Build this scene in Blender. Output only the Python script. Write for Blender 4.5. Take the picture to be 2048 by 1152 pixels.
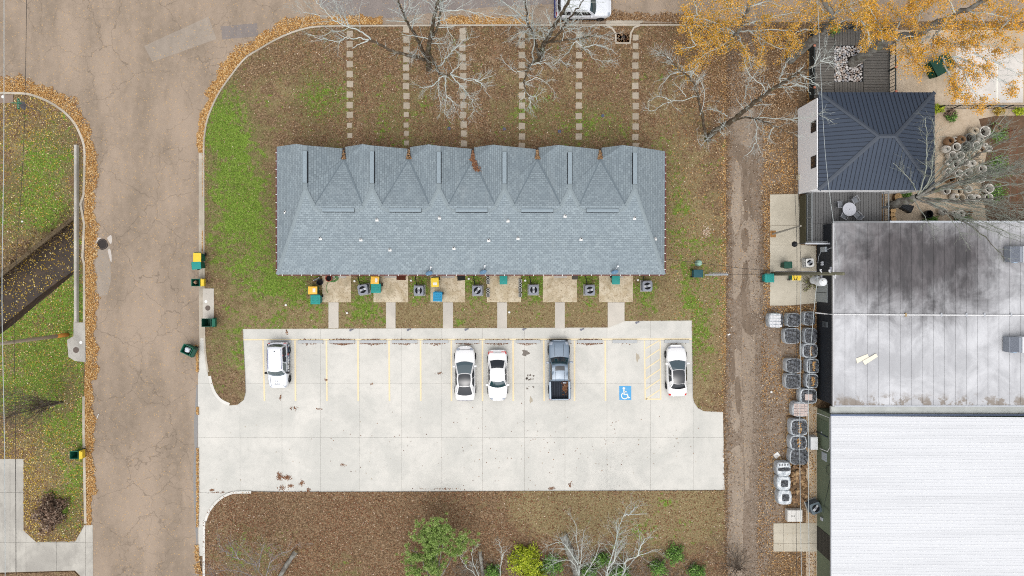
import bpy, bmesh, math, random
import numpy as np
from mathutils import Vector, Matrix

for o in list(bpy.data.objects):
    bpy.data.objects.remove(o)
SC = bpy.context.scene
COL = SC.collection
random.seed(7)

# ---------------------------------------------------------------- camera, sky, sun, exposure
ALT, PXM, NX, NY = 61.0, 22.4, 1024.0, 548.0     # flying height (m), photo pixels per ground metre, plumb point in the photo
cam_d = bpy.data.cameras.new('camera')
cam_d.sensor_width = 36.0
cam_d.lens = PXM * ALT / 2048.0 * 36.0
cam_d.shift_y = -28.0 / 2048.0
cam_d.clip_start = 1.0
cam_d.clip_end = 2000.0
cam = bpy.data.objects.new('camera', cam_d)
cam.location = (0, 0, ALT)
COL.objects.link(cam)
SC.camera = cam

SUN_EL, SUN_ROT = math.radians(70), math.radians(184)
world = bpy.data.worlds.new('World')
SC.world = world
world.use_nodes = True
wn = world.node_tree
wn.nodes.clear()
sky = wn.nodes.new('ShaderNodeTexSky')
sky.sky_type = 'NISHITA'
sky.sun_disc = False
sky.sun_elevation = SUN_EL
sky.sun_rotation = SUN_ROT
sky.air_density, sky.dust_density, sky.ozone_density = 1.0, 5.0, 1.0
hs = wn.nodes.new('ShaderNodeHueSaturation')       # overcast: the whole sky is nearly grey
hs.inputs['Saturation'].default_value = 0.22
bg = wn.nodes.new('ShaderNodeBackground')
bg.inputs['Strength'].default_value = 0.15
wo = wn.nodes.new('ShaderNodeOutputWorld')
wn.links.new(sky.outputs[0], hs.inputs['Color'])
wn.links.new(hs.outputs[0], bg.inputs['Color'])
wn.links.new(bg.outputs[0], wo.inputs['Surface'])

sun_d = bpy.data.lights.new('sun', 'SUN')
sun_d.energy = 0.5
sun_d.angle = math.radians(130)
sun_d.color = (1.0, 0.965, 0.92)
sun = bpy.data.objects.new('sun', sun_d)
sd = Vector((math.sin(SUN_ROT) * math.cos(SUN_EL), math.cos(SUN_ROT) * math.cos(SUN_EL), math.sin(SUN_EL)))
sun.rotation_euler = sd.to_track_quat('Z', 'Y').to_euler()
sun.location = (0, 0, 90)
COL.objects.link(sun)

SC.view_settings.view_transform = 'Standard'
SC.view_settings.look = 'None'
SC.view_settings.gamma = 1.0
SC.view_settings.use_curve_mapping = False
SC.view_settings.exposure = 0.50
SC.render.engine = 'CYCLES'
SC.cycles.use_denoising = False
SC.cycles.filter_width = 1.05
SC.cycles.max_bounces = 6
SC.cycles.transparent_max_bounces = 6

# ---------------------------------------------------------------- helpers
def W(px, py, z=0.0):
    """photo pixel -> world point at height z"""
    k = (ALT - z) / ALT / PXM
    return Vector(((px - NX) * k, (NY - py) * k, z))
def WP(pts, z=0.0):
    return [W(p[0], p[1], z) for p in pts]

def tag(o, label=None, cat=None, group=None, kind=None):
    if label: o['label'] = label
    if cat: o['category'] = cat
    if group: o['group'] = group
    if kind: o['kind'] = kind
    return o
def thing(name, label, cat, loc=(0, 0, 0), rz=0.0, group=None, kind=None):
    o = bpy.data.objects.new(name, None)
    COL.objects.link(o)
    o.location = loc
    o.rotation_euler = (0, 0, rz)
    o.empty_display_size = 0.2
    return tag(o, label, cat, group, kind)
def adopt(c, parent):
    """child meshes are given in world coordinates: undo the parent's placement"""
    c.parent = parent
    m = Matrix.Translation(parent.location) @ parent.rotation_euler.to_matrix().to_4x4()
    if parent.parent:
        pp = parent.parent
        m = Matrix.Translation(pp.location) @ pp.rotation_euler.to_matrix().to_4x4() @ parent.matrix_parent_inverse @ m
    c.matrix_parent_inverse = m.inverted()
def link(name, me, parent=None, world=True):
    o = bpy.data.objects.new(name, me)
    COL.objects.link(o)
    if parent:
        if world: adopt(o, parent)
        else: o.parent = parent
    return o
def copy_tree(o, parent=None):
    c = o.copy()
    COL.objects.link(c)
    c.parent = parent
    for ch in [x for x in bpy.data.objects if x.parent == o]:
        copy_tree(ch, c)
    return c

class MB:
    """collects verts and faces for ONE mesh object"""
    def __init__(s): s.v, s.f, s.mi, s.cur = [], [], [], 0
    def m(s, i): s.cur = i; return s
    def face(s, *pts):
        b = len(s.v); s.v += [tuple(p) for p in pts]; s.f.append(tuple(range(b, b + len(pts)))); s.mi.append(s.cur); return s
    def _f(s, b, fs):
        for f in fs: s.f.append(tuple(b + i for i in f)); s.mi.append(s.cur)
    def box(s, x0, x1, y0, y1, z0, z1):
        b = len(s.v)
        s.v += [(x0, y0, z0), (x1, y0, z0), (x1, y1, z0), (x0, y1, z0), (x0, y0, z1), (x1, y0, z1), (x1, y1, z1), (x0, y1, z1)]
        s._f(b, [(0, 3, 2, 1), (4, 5, 6, 7), (0, 1, 5, 4), (1, 2, 6, 5), (2, 3, 7, 6), (3, 0, 4, 7)]); return s
    def cbox(s, x0, x1, y0, y1, z0, z1, c=.02):
        """box with chamfered top edges"""
        b = len(s.v)
        s.v += [(x0, y0, z0), (x1, y0, z0), (x1, y1, z0), (x0, y1, z0), (x0, y0, z1 - c), (x1, y0, z1 - c), (x1, y1, z1 - c), (x0, y1, z1 - c),
                (x0 + c, y0 + c, z1), (x1 - c, y0 + c, z1), (x1 - c, y1 - c, z1), (x0 + c, y1 - c, z1)]
        s._f(b, [(0, 3, 2, 1), (0, 1, 5, 4), (1, 2, 6, 5), (2, 3, 7, 6), (3, 0, 4, 7), (4, 5, 9, 8), (5, 6, 10, 9), (6, 7, 11, 10), (7, 4, 8, 11), (8, 9, 10, 11)]); return s
    def prism(s, poly, z0, z1, bottom=False):
        if sum(poly[i - 1][0] * poly[i][1] - poly[i][0] * poly[i - 1][1] for i in range(len(poly))) < 0: poly = poly[::-1]
        n = len(poly); b = len(s.v)
        s.v += [(p[0], p[1], z0) for p in poly] + [(p[0], p[1], z1) for p in poly]
        s.f.append(tuple(b + n + i for i in range(n))); s.mi.append(s.cur)
        if bottom: s.f.append(tuple(b + i for i in reversed(range(n)))); s.mi.append(s.cur)
        s._f(b, [(i, (i + 1) % n, n + (i + 1) % n, n + i) for i in range(n)]); return s
    def lathe(s, prof, c=(0, 0), n=16, sx=1., sy=1.):
        b = len(s.v); k = len(prof)
        for j in range(n):
            a = 2 * math.pi * j / n
            for r, z in prof: s.v.append((c[0] + r * math.cos(a) * sx, c[1] + r * math.sin(a) * sy, z))
        for j in range(n):
            j2 = (j + 1) % n
            for i in range(k - 1): s.f.append((b + j * k + i, b + j2 * k + i, b + j2 * k + i + 1, b + j * k + i + 1)); s.mi.append(s.cur)
        return s
    def disc(s, c, r, z, n=20):
        b = len(s.v)
        s.v += [(c[0] + r * math.cos(2 * math.pi * j / n), c[1] + r * math.sin(2 * math.pi * j / n), z) for j in range(n)]
        s.f.append(tuple(range(b, b + n))); s.mi.append(s.cur); return s
    def cyl(s, c, r, z0, z1, n=16, r1=None, cap=True):
        r1 = r if r1 is None else r1
        s.lathe([(r, z0), (r1, z1)], c, n)
        if cap: s.disc(c, r1, z1, n)
        return s
    def tube(s, pts, r, n=6, cap=True):
        pts = [Vector(p) for p in pts]; rs = r if isinstance(r, (list, tuple)) else [r] * len(pts); b = len(s.v)
        for i, p in enumerate(pts):
            d = (pts[min(i + 1, len(pts) - 1)] - pts[max(i - 1, 0)])
            d = d.normalized() if d.length > 1e-9 else Vector((0, 0, 1))
            u = d.cross(Vector((0, 0, 1)) if abs(d.z) < .9 else Vector((1, 0, 0))).normalized(); w = d.cross(u)
            for j in range(n):
                a = 2 * math.pi * j / n
                s.v.append(tuple(p + (u * math.cos(a) + w * math.sin(a)) * rs[i]))
        for i in range(len(pts) - 1):
            for j in range(n):
                j2 = (j + 1) % n
                s.f.append((b + i * n + j, b + i * n + j2, b + (i + 1) * n + j2, b + (i + 1) * n + j)); s.mi.append(s.cur)
        if cap:
            s.f.append(tuple(b + j for j in reversed(range(n)))); s.mi.append(s.cur)
            e = b + (len(pts) - 1) * n; s.f.append(tuple(e + j for j in range(n))); s.mi.append(s.cur)
        return s
    def grid(s, fn, nu, nv):
        b = len(s.v)
        for i in range(nu + 1):
            for j in range(nv + 1): s.v.append(tuple(fn(i / nu, j / nv)))
        for i in range(nu):
            for j in range(nv):
                a = b + i * (nv + 1) + j
                s.f.append((a, a + nv + 1, a + nv + 2, a + 1)); s.mi.append(s.cur)
        return s
    def rot(s, ang, c=(0, 0), start=0):
        ca, sa = math.cos(ang), math.sin(ang)
        for i in range(start, len(s.v)):
            x, y, z = s.v[i]; x -= c[0]; y -= c[1]
            s.v[i] = (c[0] + x * ca - y * sa, c[1] + x * sa + y * ca, z)
        return s
    def mesh(s, name, mats, smooth=False, merge=False):
        me = bpy.data.meshes.new(name)
        me.from_pydata(s.v, [], s.f)
        mats = mats if isinstance(mats, (list, tuple)) else [mats]
        for m in mats: me.materials.append(m)
        if len(mats) > 1: me.polygons.foreach_set('material_index', s.mi)
        if merge:
            bm = bmesh.new(); bm.from_mesh(me)
            bmesh.ops.remove_doubles(bm, verts=bm.verts, dist=1e-4)
            bmesh.ops.recalc_face_normals(bm, faces=bm.faces)
            bm.to_mesh(me); bm.free()
        if smooth: me.polygons.foreach_set('use_smooth', [True] * len(me.polygons))
        me.update()
        return me
    def build(s, name, mats, parent=None, smooth=False, world=True, merge=False):
        return link(name, s.mesh(name, mats, smooth, merge), parent, world)

def clip_rect(poly, x0, x1, y0, y1):
    def cut(P, inside, inter):
        out = []
        for i in range(len(P)):
            a, b = P[i - 1], P[i]
            ia, ib = inside(a), inside(b)
            if ib:
                if not ia: out.append(inter(a, b))
                out.append(b)
            elif ia: out.append(inter(a, b))
        return out
    P = [(p[0], p[1]) for p in poly]
    for ax, lim, sg in ((0, x0, 1), (0, x1, -1), (1, y0, 1), (1, y1, -1)):
        if not P: return P
        def inter(a, b, ax=ax, lim=lim):
            t = (lim - a[ax]) / (b[ax] - a[ax]); return (a[0] + t * (b[0] - a[0]), a[1] + t * (b[1] - a[1]))
        P = cut(P, lambda p, ax=ax, lim=lim, sg=sg: (p[ax] - lim) * sg >= 0, inter)
    return P
def area(P): return abs(sum(P[i - 1][0] * P[i][1] - P[i][0] * P[i - 1][1] for i in range(len(P)))) / 2 if len(P) > 2 else 0
def smoothline(pts, n=6):
    """Catmull-Rom through tuples of any length"""
    out = []
    P = [np.array(p, float) for p in pts]
    for i in range(len(P) - 1):
        a, b, c, d = P[max(i - 1, 0)], P[i], P[i + 1], P[min(i + 2, len(P) - 1)]
        for k in range(n):
            t = k / n
            out.append(.5 * ((2 * b) + (c - a) * t + (2 * a - 5 * b + 4 * c - d) * t * t + (3 * b - a - 3 * c + d) * t ** 3))
    out.append(P[-1])
    return [tuple(p) for p in out]
def inpoly(X, Y, poly):
    r = np.zeros(X.shape, bool); n = len(poly)
    for i in range(n):
        x0, y0 = poly[i - 1][0], poly[i - 1][1]; x1, y1 = poly[i][0], poly[i][1]
        if y0 == y1: continue
        r ^= ((y0 > Y) != (y1 > Y)) & (X < (x1 - x0) * (Y - y0) / (y1 - y0) + x0)
    return r
def sample_poly(poly, n, rng, dens=None, holes=()):
    xs = [p[0] for p in poly]; ys = [p[1] for p in poly]; out = []; got = 0
    for _ in range(60):
        X = rng.uniform(min(xs), max(xs), n * 2); Y = rng.uniform(min(ys), max(ys), n * 2)
        k = inpoly(X, Y, poly)
        for h in holes: k &= ~inpoly(X, Y, h)
        if dens is not None: k &= rng.random(n * 2) < dens(X, Y)
        out.append(np.stack([X[k], Y[k]], 1)); got += k.sum()
        if got >= n: break
    return np.concatenate(out)[:n]
def quads_mesh(name, C, size, rng, mat, tilt=.35, aspect=.7, rnd=.35):
    """one mesh of many leaf-sized faces, each folded a little out of the plane"""
    N = len(C)
    yaw = rng.uniform(0, 2 * np.pi, N); s = size * (1 + rng.uniform(-rnd, rnd, N))
    u = np.stack([np.cos(yaw), np.sin(yaw), rng.normal(0, tilt, N)], 1); u /= np.linalg.norm(u, axis=1)[:, None]
    v = np.stack([-np.sin(yaw), np.cos(yaw), rng.normal(0, tilt, N)], 1); v /= np.linalg.norm(v, axis=1)[:, None]
    a = (s * .5)[:, None] * u; b = (s * .5 * aspect)[:, None] * v
    V = np.stack([C - a, C - b, C + a, C + b], 1).reshape(-1, 3)
    me = bpy.data.meshes.new(name)
    me.vertices.add(4 * N); me.vertices.foreach_set('co', V.astype(np.float32).ravel())
    me.loops.add(4 * N); me.loops.foreach_set('vertex_index', np.arange(4 * N, dtype=np.int32))
    me.polygons.add(N); me.polygons.foreach_set('loop_start', np.arange(0, 4 * N, 4, dtype=np.int32))
    me.materials.append(mat); me.update(calc_edges=True)
    return me
# ---------------------------------------------------------------- procedural materials
KEXP = 1.38
def lin(c):
    c = c / 255.0
    return c / 12.92 if c <= .04045 else ((c + .055) / 1.055) ** 2.4
def C(r, g, b, k=1.0):
    return tuple(min(.85, lin(x) / KEXP * k) for x in (r, g, b)) + (1.0,)

class NT:
    def __init__(s, name):
        s.mat = bpy.data.materials.new(name); s.mat.use_nodes = True
        s.t = s.mat.node_tree; s.b = s.t.nodes['Principled BSDF']
        s.g = None
    def n(s, ty, **kw):
        x = s.t.nodes.new(ty)
        for k, v in kw.items(): setattr(x, k, v)
        return x
    def l(s, a, b): s.t.links.new(a, b)
    def pos(s):
        if s.g is None: s.g = s.n('ShaderNodeNewGeometry')
        return s.g.outputs['Position']
    def obj(s): return s.n('ShaderNodeTexCoord').outputs['Object']
    def sc(s, vec, sx, sy, sz):
        m = s.n('ShaderNodeMapping'); m.inputs['Scale'].default_value = (sx, sy, sz); s.l(vec, m.inputs['Vector']); return m.outputs[0]
    def noise(s, vec, scale, detail=4, rough=.55, dist=0.):
        x = s.n('ShaderNodeTexNoise'); x.inputs['Scale'].default_value = scale; x.inputs['Detail'].default_value = detail
        x.inputs['Roughness'].default_value = rough; x.inputs['Distortion'].default_value = dist
        s.l(vec, x.inputs['Vector']); return x.outputs['Fac']
    def vor(s, vec, scale, feature='F1', out='Distance'):
        x = s.n('ShaderNodeTexVoronoi', feature=feature); x.inputs['Scale'].default_value = scale; s.l(vec, x.inputs['Vector']); return x.outputs[out]
    def mth(s, op, a, b=None, c=None, clamp=False):
        x = s.n('ShaderNodeMath', operation=op); x.use_clamp = clamp
        for i, q in enumerate((a, b, c)):
            if q is None: continue
            if isinstance(q, (int, float)): x.inputs[i].default_value = q
            else: s.l(q, x.inputs[i])
        return x.outputs[0]
    def rng(s, v, a, b, c=0., d=1.):
        x = s.n('ShaderNodeMapRange', interpolation_type='SMOOTHSTEP')
        for i, q in enumerate((a, b, c, d)): x.inputs[i + 1].default_value = q
        s.l(v, x.inputs[0]); return x.outputs[0]
    def ramp(s, v, stops, interp='LINEAR'):
        x = s.n('ShaderNodeValToRGB'); e = x.color_ramp.elements; x.color_ramp.interpolation = interp
        while len(e) < len(stops): e.new(.5)
        for i, (p, c) in enumerate(stops): e[i].position = p; e[i].color = c
        s.l(v, x.inputs[0]); return x.outputs[0]
    def mix(s, f, a, b, mode='MIX'):
        x = s.n('ShaderNodeMix', data_type='RGBA', blend_type=mode)
        for i, q in ((0, f), (6, a), (7, b)):
            if isinstance(q, (int, float)): x.inputs[i].default_value = q
            elif isinstance(q, tuple): x.inputs[i].default_value = q
            else: s.l(q, x.inputs[i])
        return x.outputs[2]
    def sep(s, c):
        x = s.n('ShaderNodeSeparateColor'); s.l(c, x.inputs[0]); return x.outputs
    def attr(s, name):
        return s.n('ShaderNodeAttribute', attribute_name=name)
    def col(s, c):
        if isinstance(c, tuple): s.b.inputs['Base Color'].default_value = c
        else: s.l(c, s.b.inputs['Base Color'])
    def bump(s, h, strength=.3, dist=.02):
        x = s.n('ShaderNodeBump'); x.inputs['Strength'].default_value = strength; x.inputs['Distance'].default_value = dist
        s.l(h, x.inputs['Height']); s.l(x.outputs[0], s.b.inputs['Normal'])
    def set(s, rough=.8, spec=.25, metal=0., coat=0.):
        s.b.inputs['Roughness'].default_value = rough; s.b.inputs['Specular IOR Level'].default_value = spec
        s.b.inputs['Metallic'].default_value = metal; s.b.inputs['Coat Weight'].default_value = coat
        if coat: s.b.inputs['Coat Roughness'].default_value = .06
        return s.mat

def dk(c, f): return tuple(x * f for x in c[:3]) + (1.0,)
_mc = {}
def plain(name, rgb, rough=.7, var=.12, scale=4., spec=.25, metal=0., bump=.0, coat=0., fine=0.):
    if name in _mc: return _mc[name]
    q = NT(name); c = C(*rgb); v = q.obj()
    f = q.noise(v, scale, 5, .6)
    k = q.mix(f, dk(c, 1 - 1.6 * var), dk(c, 1 + 1.2 * var))
    if fine:
        k = q.mix(q.noise(v, 26, 2), k, dk(c, 1 - fine), 'MIX') if False else q.mix(q.rng(q.noise(v, 22, 3), .45, .75, 0, fine), k, dk(c, .55))
    q.col(k)
    if bump: q.bump(f, bump, .01)
    _mc[name] = q.set(rough, spec, metal, coat)
    return _mc[name]

def lawn_mat(name='lawn', grey=False):
    q = NT(name); p = q.pos(); r = q.sep(q.attr('mask').outputs['Color'])
    vl = q.sep(q.vor(p, 11., 'F1', 'Color'))[0]; vg = q.sep(q.vor(p, 13., 'F1', 'Color'))[1]; vt = q.sep(q.vor(p, 12., 'F1', 'Color'))[2]
    fine = q.noise(p, 13, 3, .7)
    vl = q.mth('ADD', q.mth('MULTIPLY', vl, .55), q.mth('MULTIPLY', fine, .45)); vg = q.mth('ADD', q.mth('MULTIPLY', vg, .45), q.mth('MULTIPLY', fine, .55)); vt = q.mth('ADD', q.mth('MULTIPLY', vt, .4), q.mth('MULTIPLY', fine, .6))
    lit = q.ramp(vl, [(.2, C(94, 76, 58)), (.42, C(120, 98, 75)), (.62, C(140, 116, 90)), (.85, C(172, 148, 120))])
    grn = q.ramp(vg, [(.2, C(80, 100, 38)), (.45, C(106, 132, 50)), (.65, C(126, 154, 60)), (.9, C(160, 178, 96))])
    olv = q.ramp(vg, [(.2, C(92, 88, 56)), (.45, C(116, 110, 72)), (.65, C(134, 126, 86)), (.9, C(168, 158, 116))])
    tan = q.ramp(vt, [(.2, C(114, 100, 70)), (.45, C(142, 126, 92)), (.65, C(158, 142, 106)), (.9, C(184, 170, 134))])
    dirt = q.ramp(q.mth('ADD', q.mth('MULTIPLY', q.noise(p, 2.4, 6, .65), .6), q.mth('MULTIPLY', fine, .4)), [(.3, C(118, 102, 86) if grey else C(128, 104, 82)), (.5, C(146, 130, 114) if grey else C(158, 132, 106)), (.72, C(178, 164, 150) if grey else C(182, 158, 132))])
    n1 = q.noise(p, .55, 5, .6); n2 = q.noise(p, 3.1, 4, .6)
    wob = q.mth('ADD', q.mth('MULTIPLY_ADD', n1, 1.5, -.75), q.mth('MULTIPLY_ADD', n2, 1.7, -.85))
    n3 = q.noise(p, .9, 5, .62)
    wob2 = q.mth('ADD', q.mth('MULTIPLY_ADD', n3, 1.2, -.6), q.mth('MULTIPLY_ADD', n2, -.7, .35))
    fg = q.rng(q.mth('ADD', r[0], wob), .42, .78); fo = q.rng(q.mth('ADD', r[0], wob2), .16, .55)
    ft = q.rng(q.mth('ADD', r[1], wob2), .35, .72); fb = q.rng(q.mth('ADD', r[2], q.mth('MULTIPLY', wob2, .55)), .42, .62)
    c = q.mix(fo, lit, olv); c = q.mix(ft, c, tan); c = q.mix(fg, c, grn); c = q.mix(fb, c, dirt)
    big = q.noise(p, .23, 3)
    c = q.mix(q.rng(big, .3, .7, 0, .3), c, q.mix(.5, c, C(96, 78, 58)))
    q.col(c); q.bump(fine, .55, .05)
    return q.set(.95, .1)
def asphalt_mat(name, base, dark, crack=.75, spd=1.0):
    q = NT(name); p = q.pos()
    big = q.noise(q.sc(p, 1., .35, 1.), .35, 4, .6); mid = q.noise(p, 1.7, 5, .65); sp = q.noise(p, 17, 2, .8); sp2 = q.vor(p, 14, 'F1', 'Color')
    c = q.mix(q.rng(big, .32, .68), C(*dark), C(*base))
    c = q.mix(q.rng(mid, .35, .75, 0, .35), c, dk(C(*base), 1.12))
    c = q.mix(q.rng(sp, .5, .82, 0, .55), c, dk(C(*dark), .62)); c = q.mix(q.rng(sp, .2, .42, .42, 0), c, dk(C(*base), 1.45))
    c = q.mix(q.rng(q.sep(sp2)[0], .965, .985, 0, .7), c, C(206, 170, 120))
    w = q.n('ShaderNodeVectorMath', operation='ADD'); nz = q.n('ShaderNodeTexNoise'); nz.inputs['Scale'].default_value = 1.1; nz.inputs['Detail'].default_value = 6; q.l(p, nz.inputs['Vector'])
    s2 = q.n('ShaderNodeVectorMath', operation='SCALE'); s2.inputs['Scale'].default_value = 1.3; q.l(nz.outputs['Color'], s2.inputs[0]); q.l(p, w.inputs[0]); q.l(s2.outputs[0], w.inputs[1])
    e1 = q.vor(w.outputs[0], .2, 'DISTANCE_TO_EDGE'); e2 = q.vor(w.outputs[0], .75, 'DISTANCE_TO_EDGE')
    m1 = q.rng(q.noise(p, .12, 2), .3, .5); m2 = q.rng(q.noise(p, .17, 3), .42, .62)
    k1 = q.mth('MULTIPLY', q.rng(e1, .0, .009, .8, 0), m1); k2 = q.mth('MULTIPLY', q.rng(e2, .0, .03, .62, 0), m2)
    k = q.mth('MULTIPLY', q.mth('MAXIMUM', k1, k2), crack)
    c = q.mix(k, c, dk(C(*dark), .42))
    q.col(c); q.bump(sp, .25, .01)
    return q.set(.92, .18)
def concrete_mat(name, base, stain, grime=.35, yscale=1., slabvar=False):
    q = NT(name); p = q.pos()
    a = q.noise(p, .28, 5, .65, .6); b = q.noise(q.sc(p, 1.0, yscale, 1.), 1.6, 6, .7); sp = q.noise(p, 12, 3, .75); t = q.noise(p, .8, 6, .75, 1.2)
    c = q.mix(q.rng(a, .3, .7), C(*stain), C(*base))
    c = q.mix(q.rng(b, .45, .8, 0, grime), c, dk(C(*stain), .78))
    c = q.mix(q.rng(t, .57, .78, 0, grime * 1.2), c, dk(C(*stain), .7))
    c = q.mix(q.rng(sp, .55, .8, 0, .28), c, dk(C(*stain), .68))
    if slabvar:
        oi = q.n('ShaderNodeObjectInfo'); c = q.mix(q.mth('MULTIPLY', oi.outputs['Random'], .22), c, dk(C(*stain), .92))
        tr = q.noise(q.sc(p, .06, 1.6, 1.), 1., 4, .6); c = q.mix(q.rng(tr, .6, .8, 0, .07), c, dk(C(*stain), .85))
    q.col(c); q.bump(sp, .12, .006)
    return q.set(.88, .2)
def shingle_mat(name, swap, tone=1.0):
    q = NT(name); p = q.pos(); s = q.n('ShaderNodeSeparateXYZ'); q.l(p, s.inputs[0]); v = q.n('ShaderNodeCombineXYZ')
    q.l(s.outputs[1 if swap else 0], v.inputs[0]); q.l(s.outputs[0 if swap else 1], v.inputs[1])
    br = q.n('ShaderNodeTexBrick'); br.offset = .5; br.offset_frequency = 2
    for k, x in (('Scale', 1.), ('Mortar Size', .018), ('Mortar Smooth', .2), ('Bias', 0.), ('Brick Width', .31), ('Row Height', .17)): br.inputs[k].default_value = x
    br.inputs['Color1'].default_value = C(142, 154, 161, tone); br.inputs['Color2'].default_value = C(166, 179, 185, tone); br.inputs['Mortar'].default_value = C(122, 133, 139, tone)
    q.l(v.outputs[0], br.inputs['Vector'])
    n1 = q.noise(p, .5, 4, .6); n2 = q.noise(p, 9, 3, .7)
    c = q.mix(q.rng(n1, .3, .72, 0, .3), br.outputs['Color'], C(138, 152, 161, tone)); c = q.mix(q.rng(n2, .4, .8, 0, .4), c, C(126, 137, 142, tone)); c = q.mix(q.rng(q.noise(q.sc(p, 1.2, .25, 1.), .9, 4), .56, .75, 0, .3), c, C(170, 180, 183, tone))
    q.col(c); q.bump(q.mth('MULTIPLY_ADD', br.outputs['Fac'], -1., n2), .5, .012)
    return q.set(.93, .15)
def island_mat(name, stops, rough=.85, spec=.15, noisy=False):
    """each separate leaf or needle takes its own tone"""
    q = NT(name); g = q.n('ShaderNodeNewGeometry')
    c = q.ramp(g.outputs['Random Per Island'], stops, 'LINEAR')
    q.col(c); return q.set(rough, spec)
def bark_mat(name, dark, pale, moss, amt=.5):
    q = NT(name); p = q.pos()
    a = q.noise(p, 2.2, 5, .65); b = q.noise(p, 9., 4, .7); m = q.noise(p, .9, 3)
    c = q.mix(q.rng(a, .62 - amt * .4, .74 - amt * .2), C(*dark), C(*pale)); c = q.mix(q.rng(m, .58, .7, 0, .75), c, C(*moss)); c = q.mix(q.rng(b, .5, .8, 0, .45), c, dk(C(*dark), .7))
    q.col(c); q.bump(b, .5, .03); return q.set(.95, .1)
def membrane_mat(name='roof_membrane', tone=1.):
    q = NT(name); p = q.pos()
    cx, cy = W(1835, 520, 3.4)[:2]
    s = q.n('ShaderNodeSeparateXYZ'); q.l(p, s.inputs[0])
    dx = q.mth('DIVIDE', q.mth('SUBTRACT', s.outputs[0], cx), 7.2); dy = q.mth('DIVIDE', q.mth('SUBTRACT', s.outputs[1], cy), 4.6)
    d = q.mth('SQRT', q.mth('ADD', q.mth('MULTIPLY', dx, dx), q.mth('MULTIPLY', dy, dy)))
    n1 = q.noise(p, .33, 6, .68, .5); n2 = q.noise(q.sc(p, 1., .3, 1.), 1.3, 5, .7); n3 = q.noise(p, 3.4, 5, .7)
    base = q.mix(q.rng(n1, .35, .7), C(186, 187, 190), C(218, 219, 222))
    base = q.mix(q.rng(n2, .48, .8, 0, .6), base, C(168, 168, 172)); base = q.mix(q.rng(n3, .5, .8, 0, .22), base, C(150, 148, 150))
    wob = q.mth('ADD', q.mth('MULTIPLY_ADD', n1, 1.5, -.75), q.mth('MULTIPLY_ADD', n2, .9, -.45))
    f = q.rng(q.mth('ADD', d, wob), .35, 1.65, 1, 0)
    stn = q.mix(q.rng(n2, .35, .7), C(54, 50, 52), C(96, 91, 93))
    ex = q.rng(s.outputs[0], W(1690, 0, 3.4)[0], W(2010, 0, 3.4)[0], .7, .2); ey = q.rng(s.outputs[1], W(0, 660, 3.4)[1], W(0, 490, 3.4)[1], 0, 1)
    c = q.mix(q.mth('MULTIPLY', q.mth('MULTIPLY', ex, ey), q.rng(n2, .3, .7)), base, C(140, 134, 134))
    c = q.mix(q.mth('MULTIPLY', f, .93), c, stn)
    py = q.mth('ADD', s.outputs[1], q.mth('MULTIPLY_ADD', n3, 1.4, -.7)); e = W(0, 806, 3.4)[1]
    c = q.mix(q.mth('MULTIPLY', q.rng(py, e + .1, e + 1.0, 1, 0), q.rng(q.noise(p, 1.1, 5, .7), .46, .56)), c, C(150, 141, 132))
    if tone != 1.: c = q.mix(1., c, (tone, tone, tone, 1.), 'MULTIPLY')
    q.col(c); q.bump(n3, .1, .01); return q.set(.7, .3)
def mud_mat():
    q = NT('mud'); p = q.pos(); a = q.noise(q.sc(p, 1., .35, 1.), 1.4, 6, .7); c = q.ramp(a, [(.3, C(112, 97, 82)), (.55, C(132, 115, 98)), (.75, C(150, 133, 115))]); q.col(c); q.bump(q.noise(p, 6, 4), .4, .02); return q.set(.8, .25)
def gravel_mat():
    q = NT('alley'); p = q.pos()
    a = q.noise(q.sc(p, 1., .4, 1.), .6, 5, .62, .4); b = q.noise(p, 2.6, 6, .7); sp = q.sep(q.vor(p, 11, 'F1', 'Color'))[0]; w = q.noise(q.sc(p, 1., .22, 1.), 1.2, 5, .6, .8)
    c = q.mix(q.rng(a, .34, .66), C(148, 128, 108), C(176, 158, 140)); c = q.mix(q.rng(b, .5, .8, 0, .5), c, C(128, 104, 82)); c = q.mix(q.rng(w, .58, .64, 0, .75), c, C(122, 106, 92))
    c = q.mix(q.rng(sp, .55, 1., 0, .25), c, C(205, 192, 178)); c = q.mix(q.rng(sp, .0, .3, .3, 0), c, C(104, 86, 68))
    q.col(c); q.bump(b, .4, .03); return q.set(.95, .12)
def paint_mat(name, rgb, wear=.5):
    q = NT(name); p = q.pos()
    w = q.noise(p, 2.2, 6, .75); sp = q.noise(p, 9, 4, .75)
    c = q.mix(q.rng(w, .5, .75, 0, wear), C(*rgb), C(224, 214, 192)); c = q.mix(q.rng(sp, .56, .8, 0, wear * .9), c, C(205, 196, 178))
    q.col(c); return q.set(.8, .2)

def patio_mat():
    q = NT('mossy_patio'); p = q.pos(); a = q.noise(p, 1.1, 5, .65, .5); b = q.noise(p, 3.6, 6, .75, .8); sp = q.noise(p, 9, 4, .8)
    c = q.mix(q.rng(a, .3, .7), C(190, 174, 144), C(222, 210, 186)); c = q.mix(q.rng(b, .5, .72, 0, .75), c, C(156, 132, 98)); c = q.mix(q.rng(sp, .52, .66, 0, .75), c, C(112, 98, 74)); c = q.mix(q.rng(q.noise(p, .8, 4), .55, .7, 0, .5), c, C(168, 158, 134))
    q.col(c); q.bump(sp, .2, .01); return q.set(.92, .15)

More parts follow.
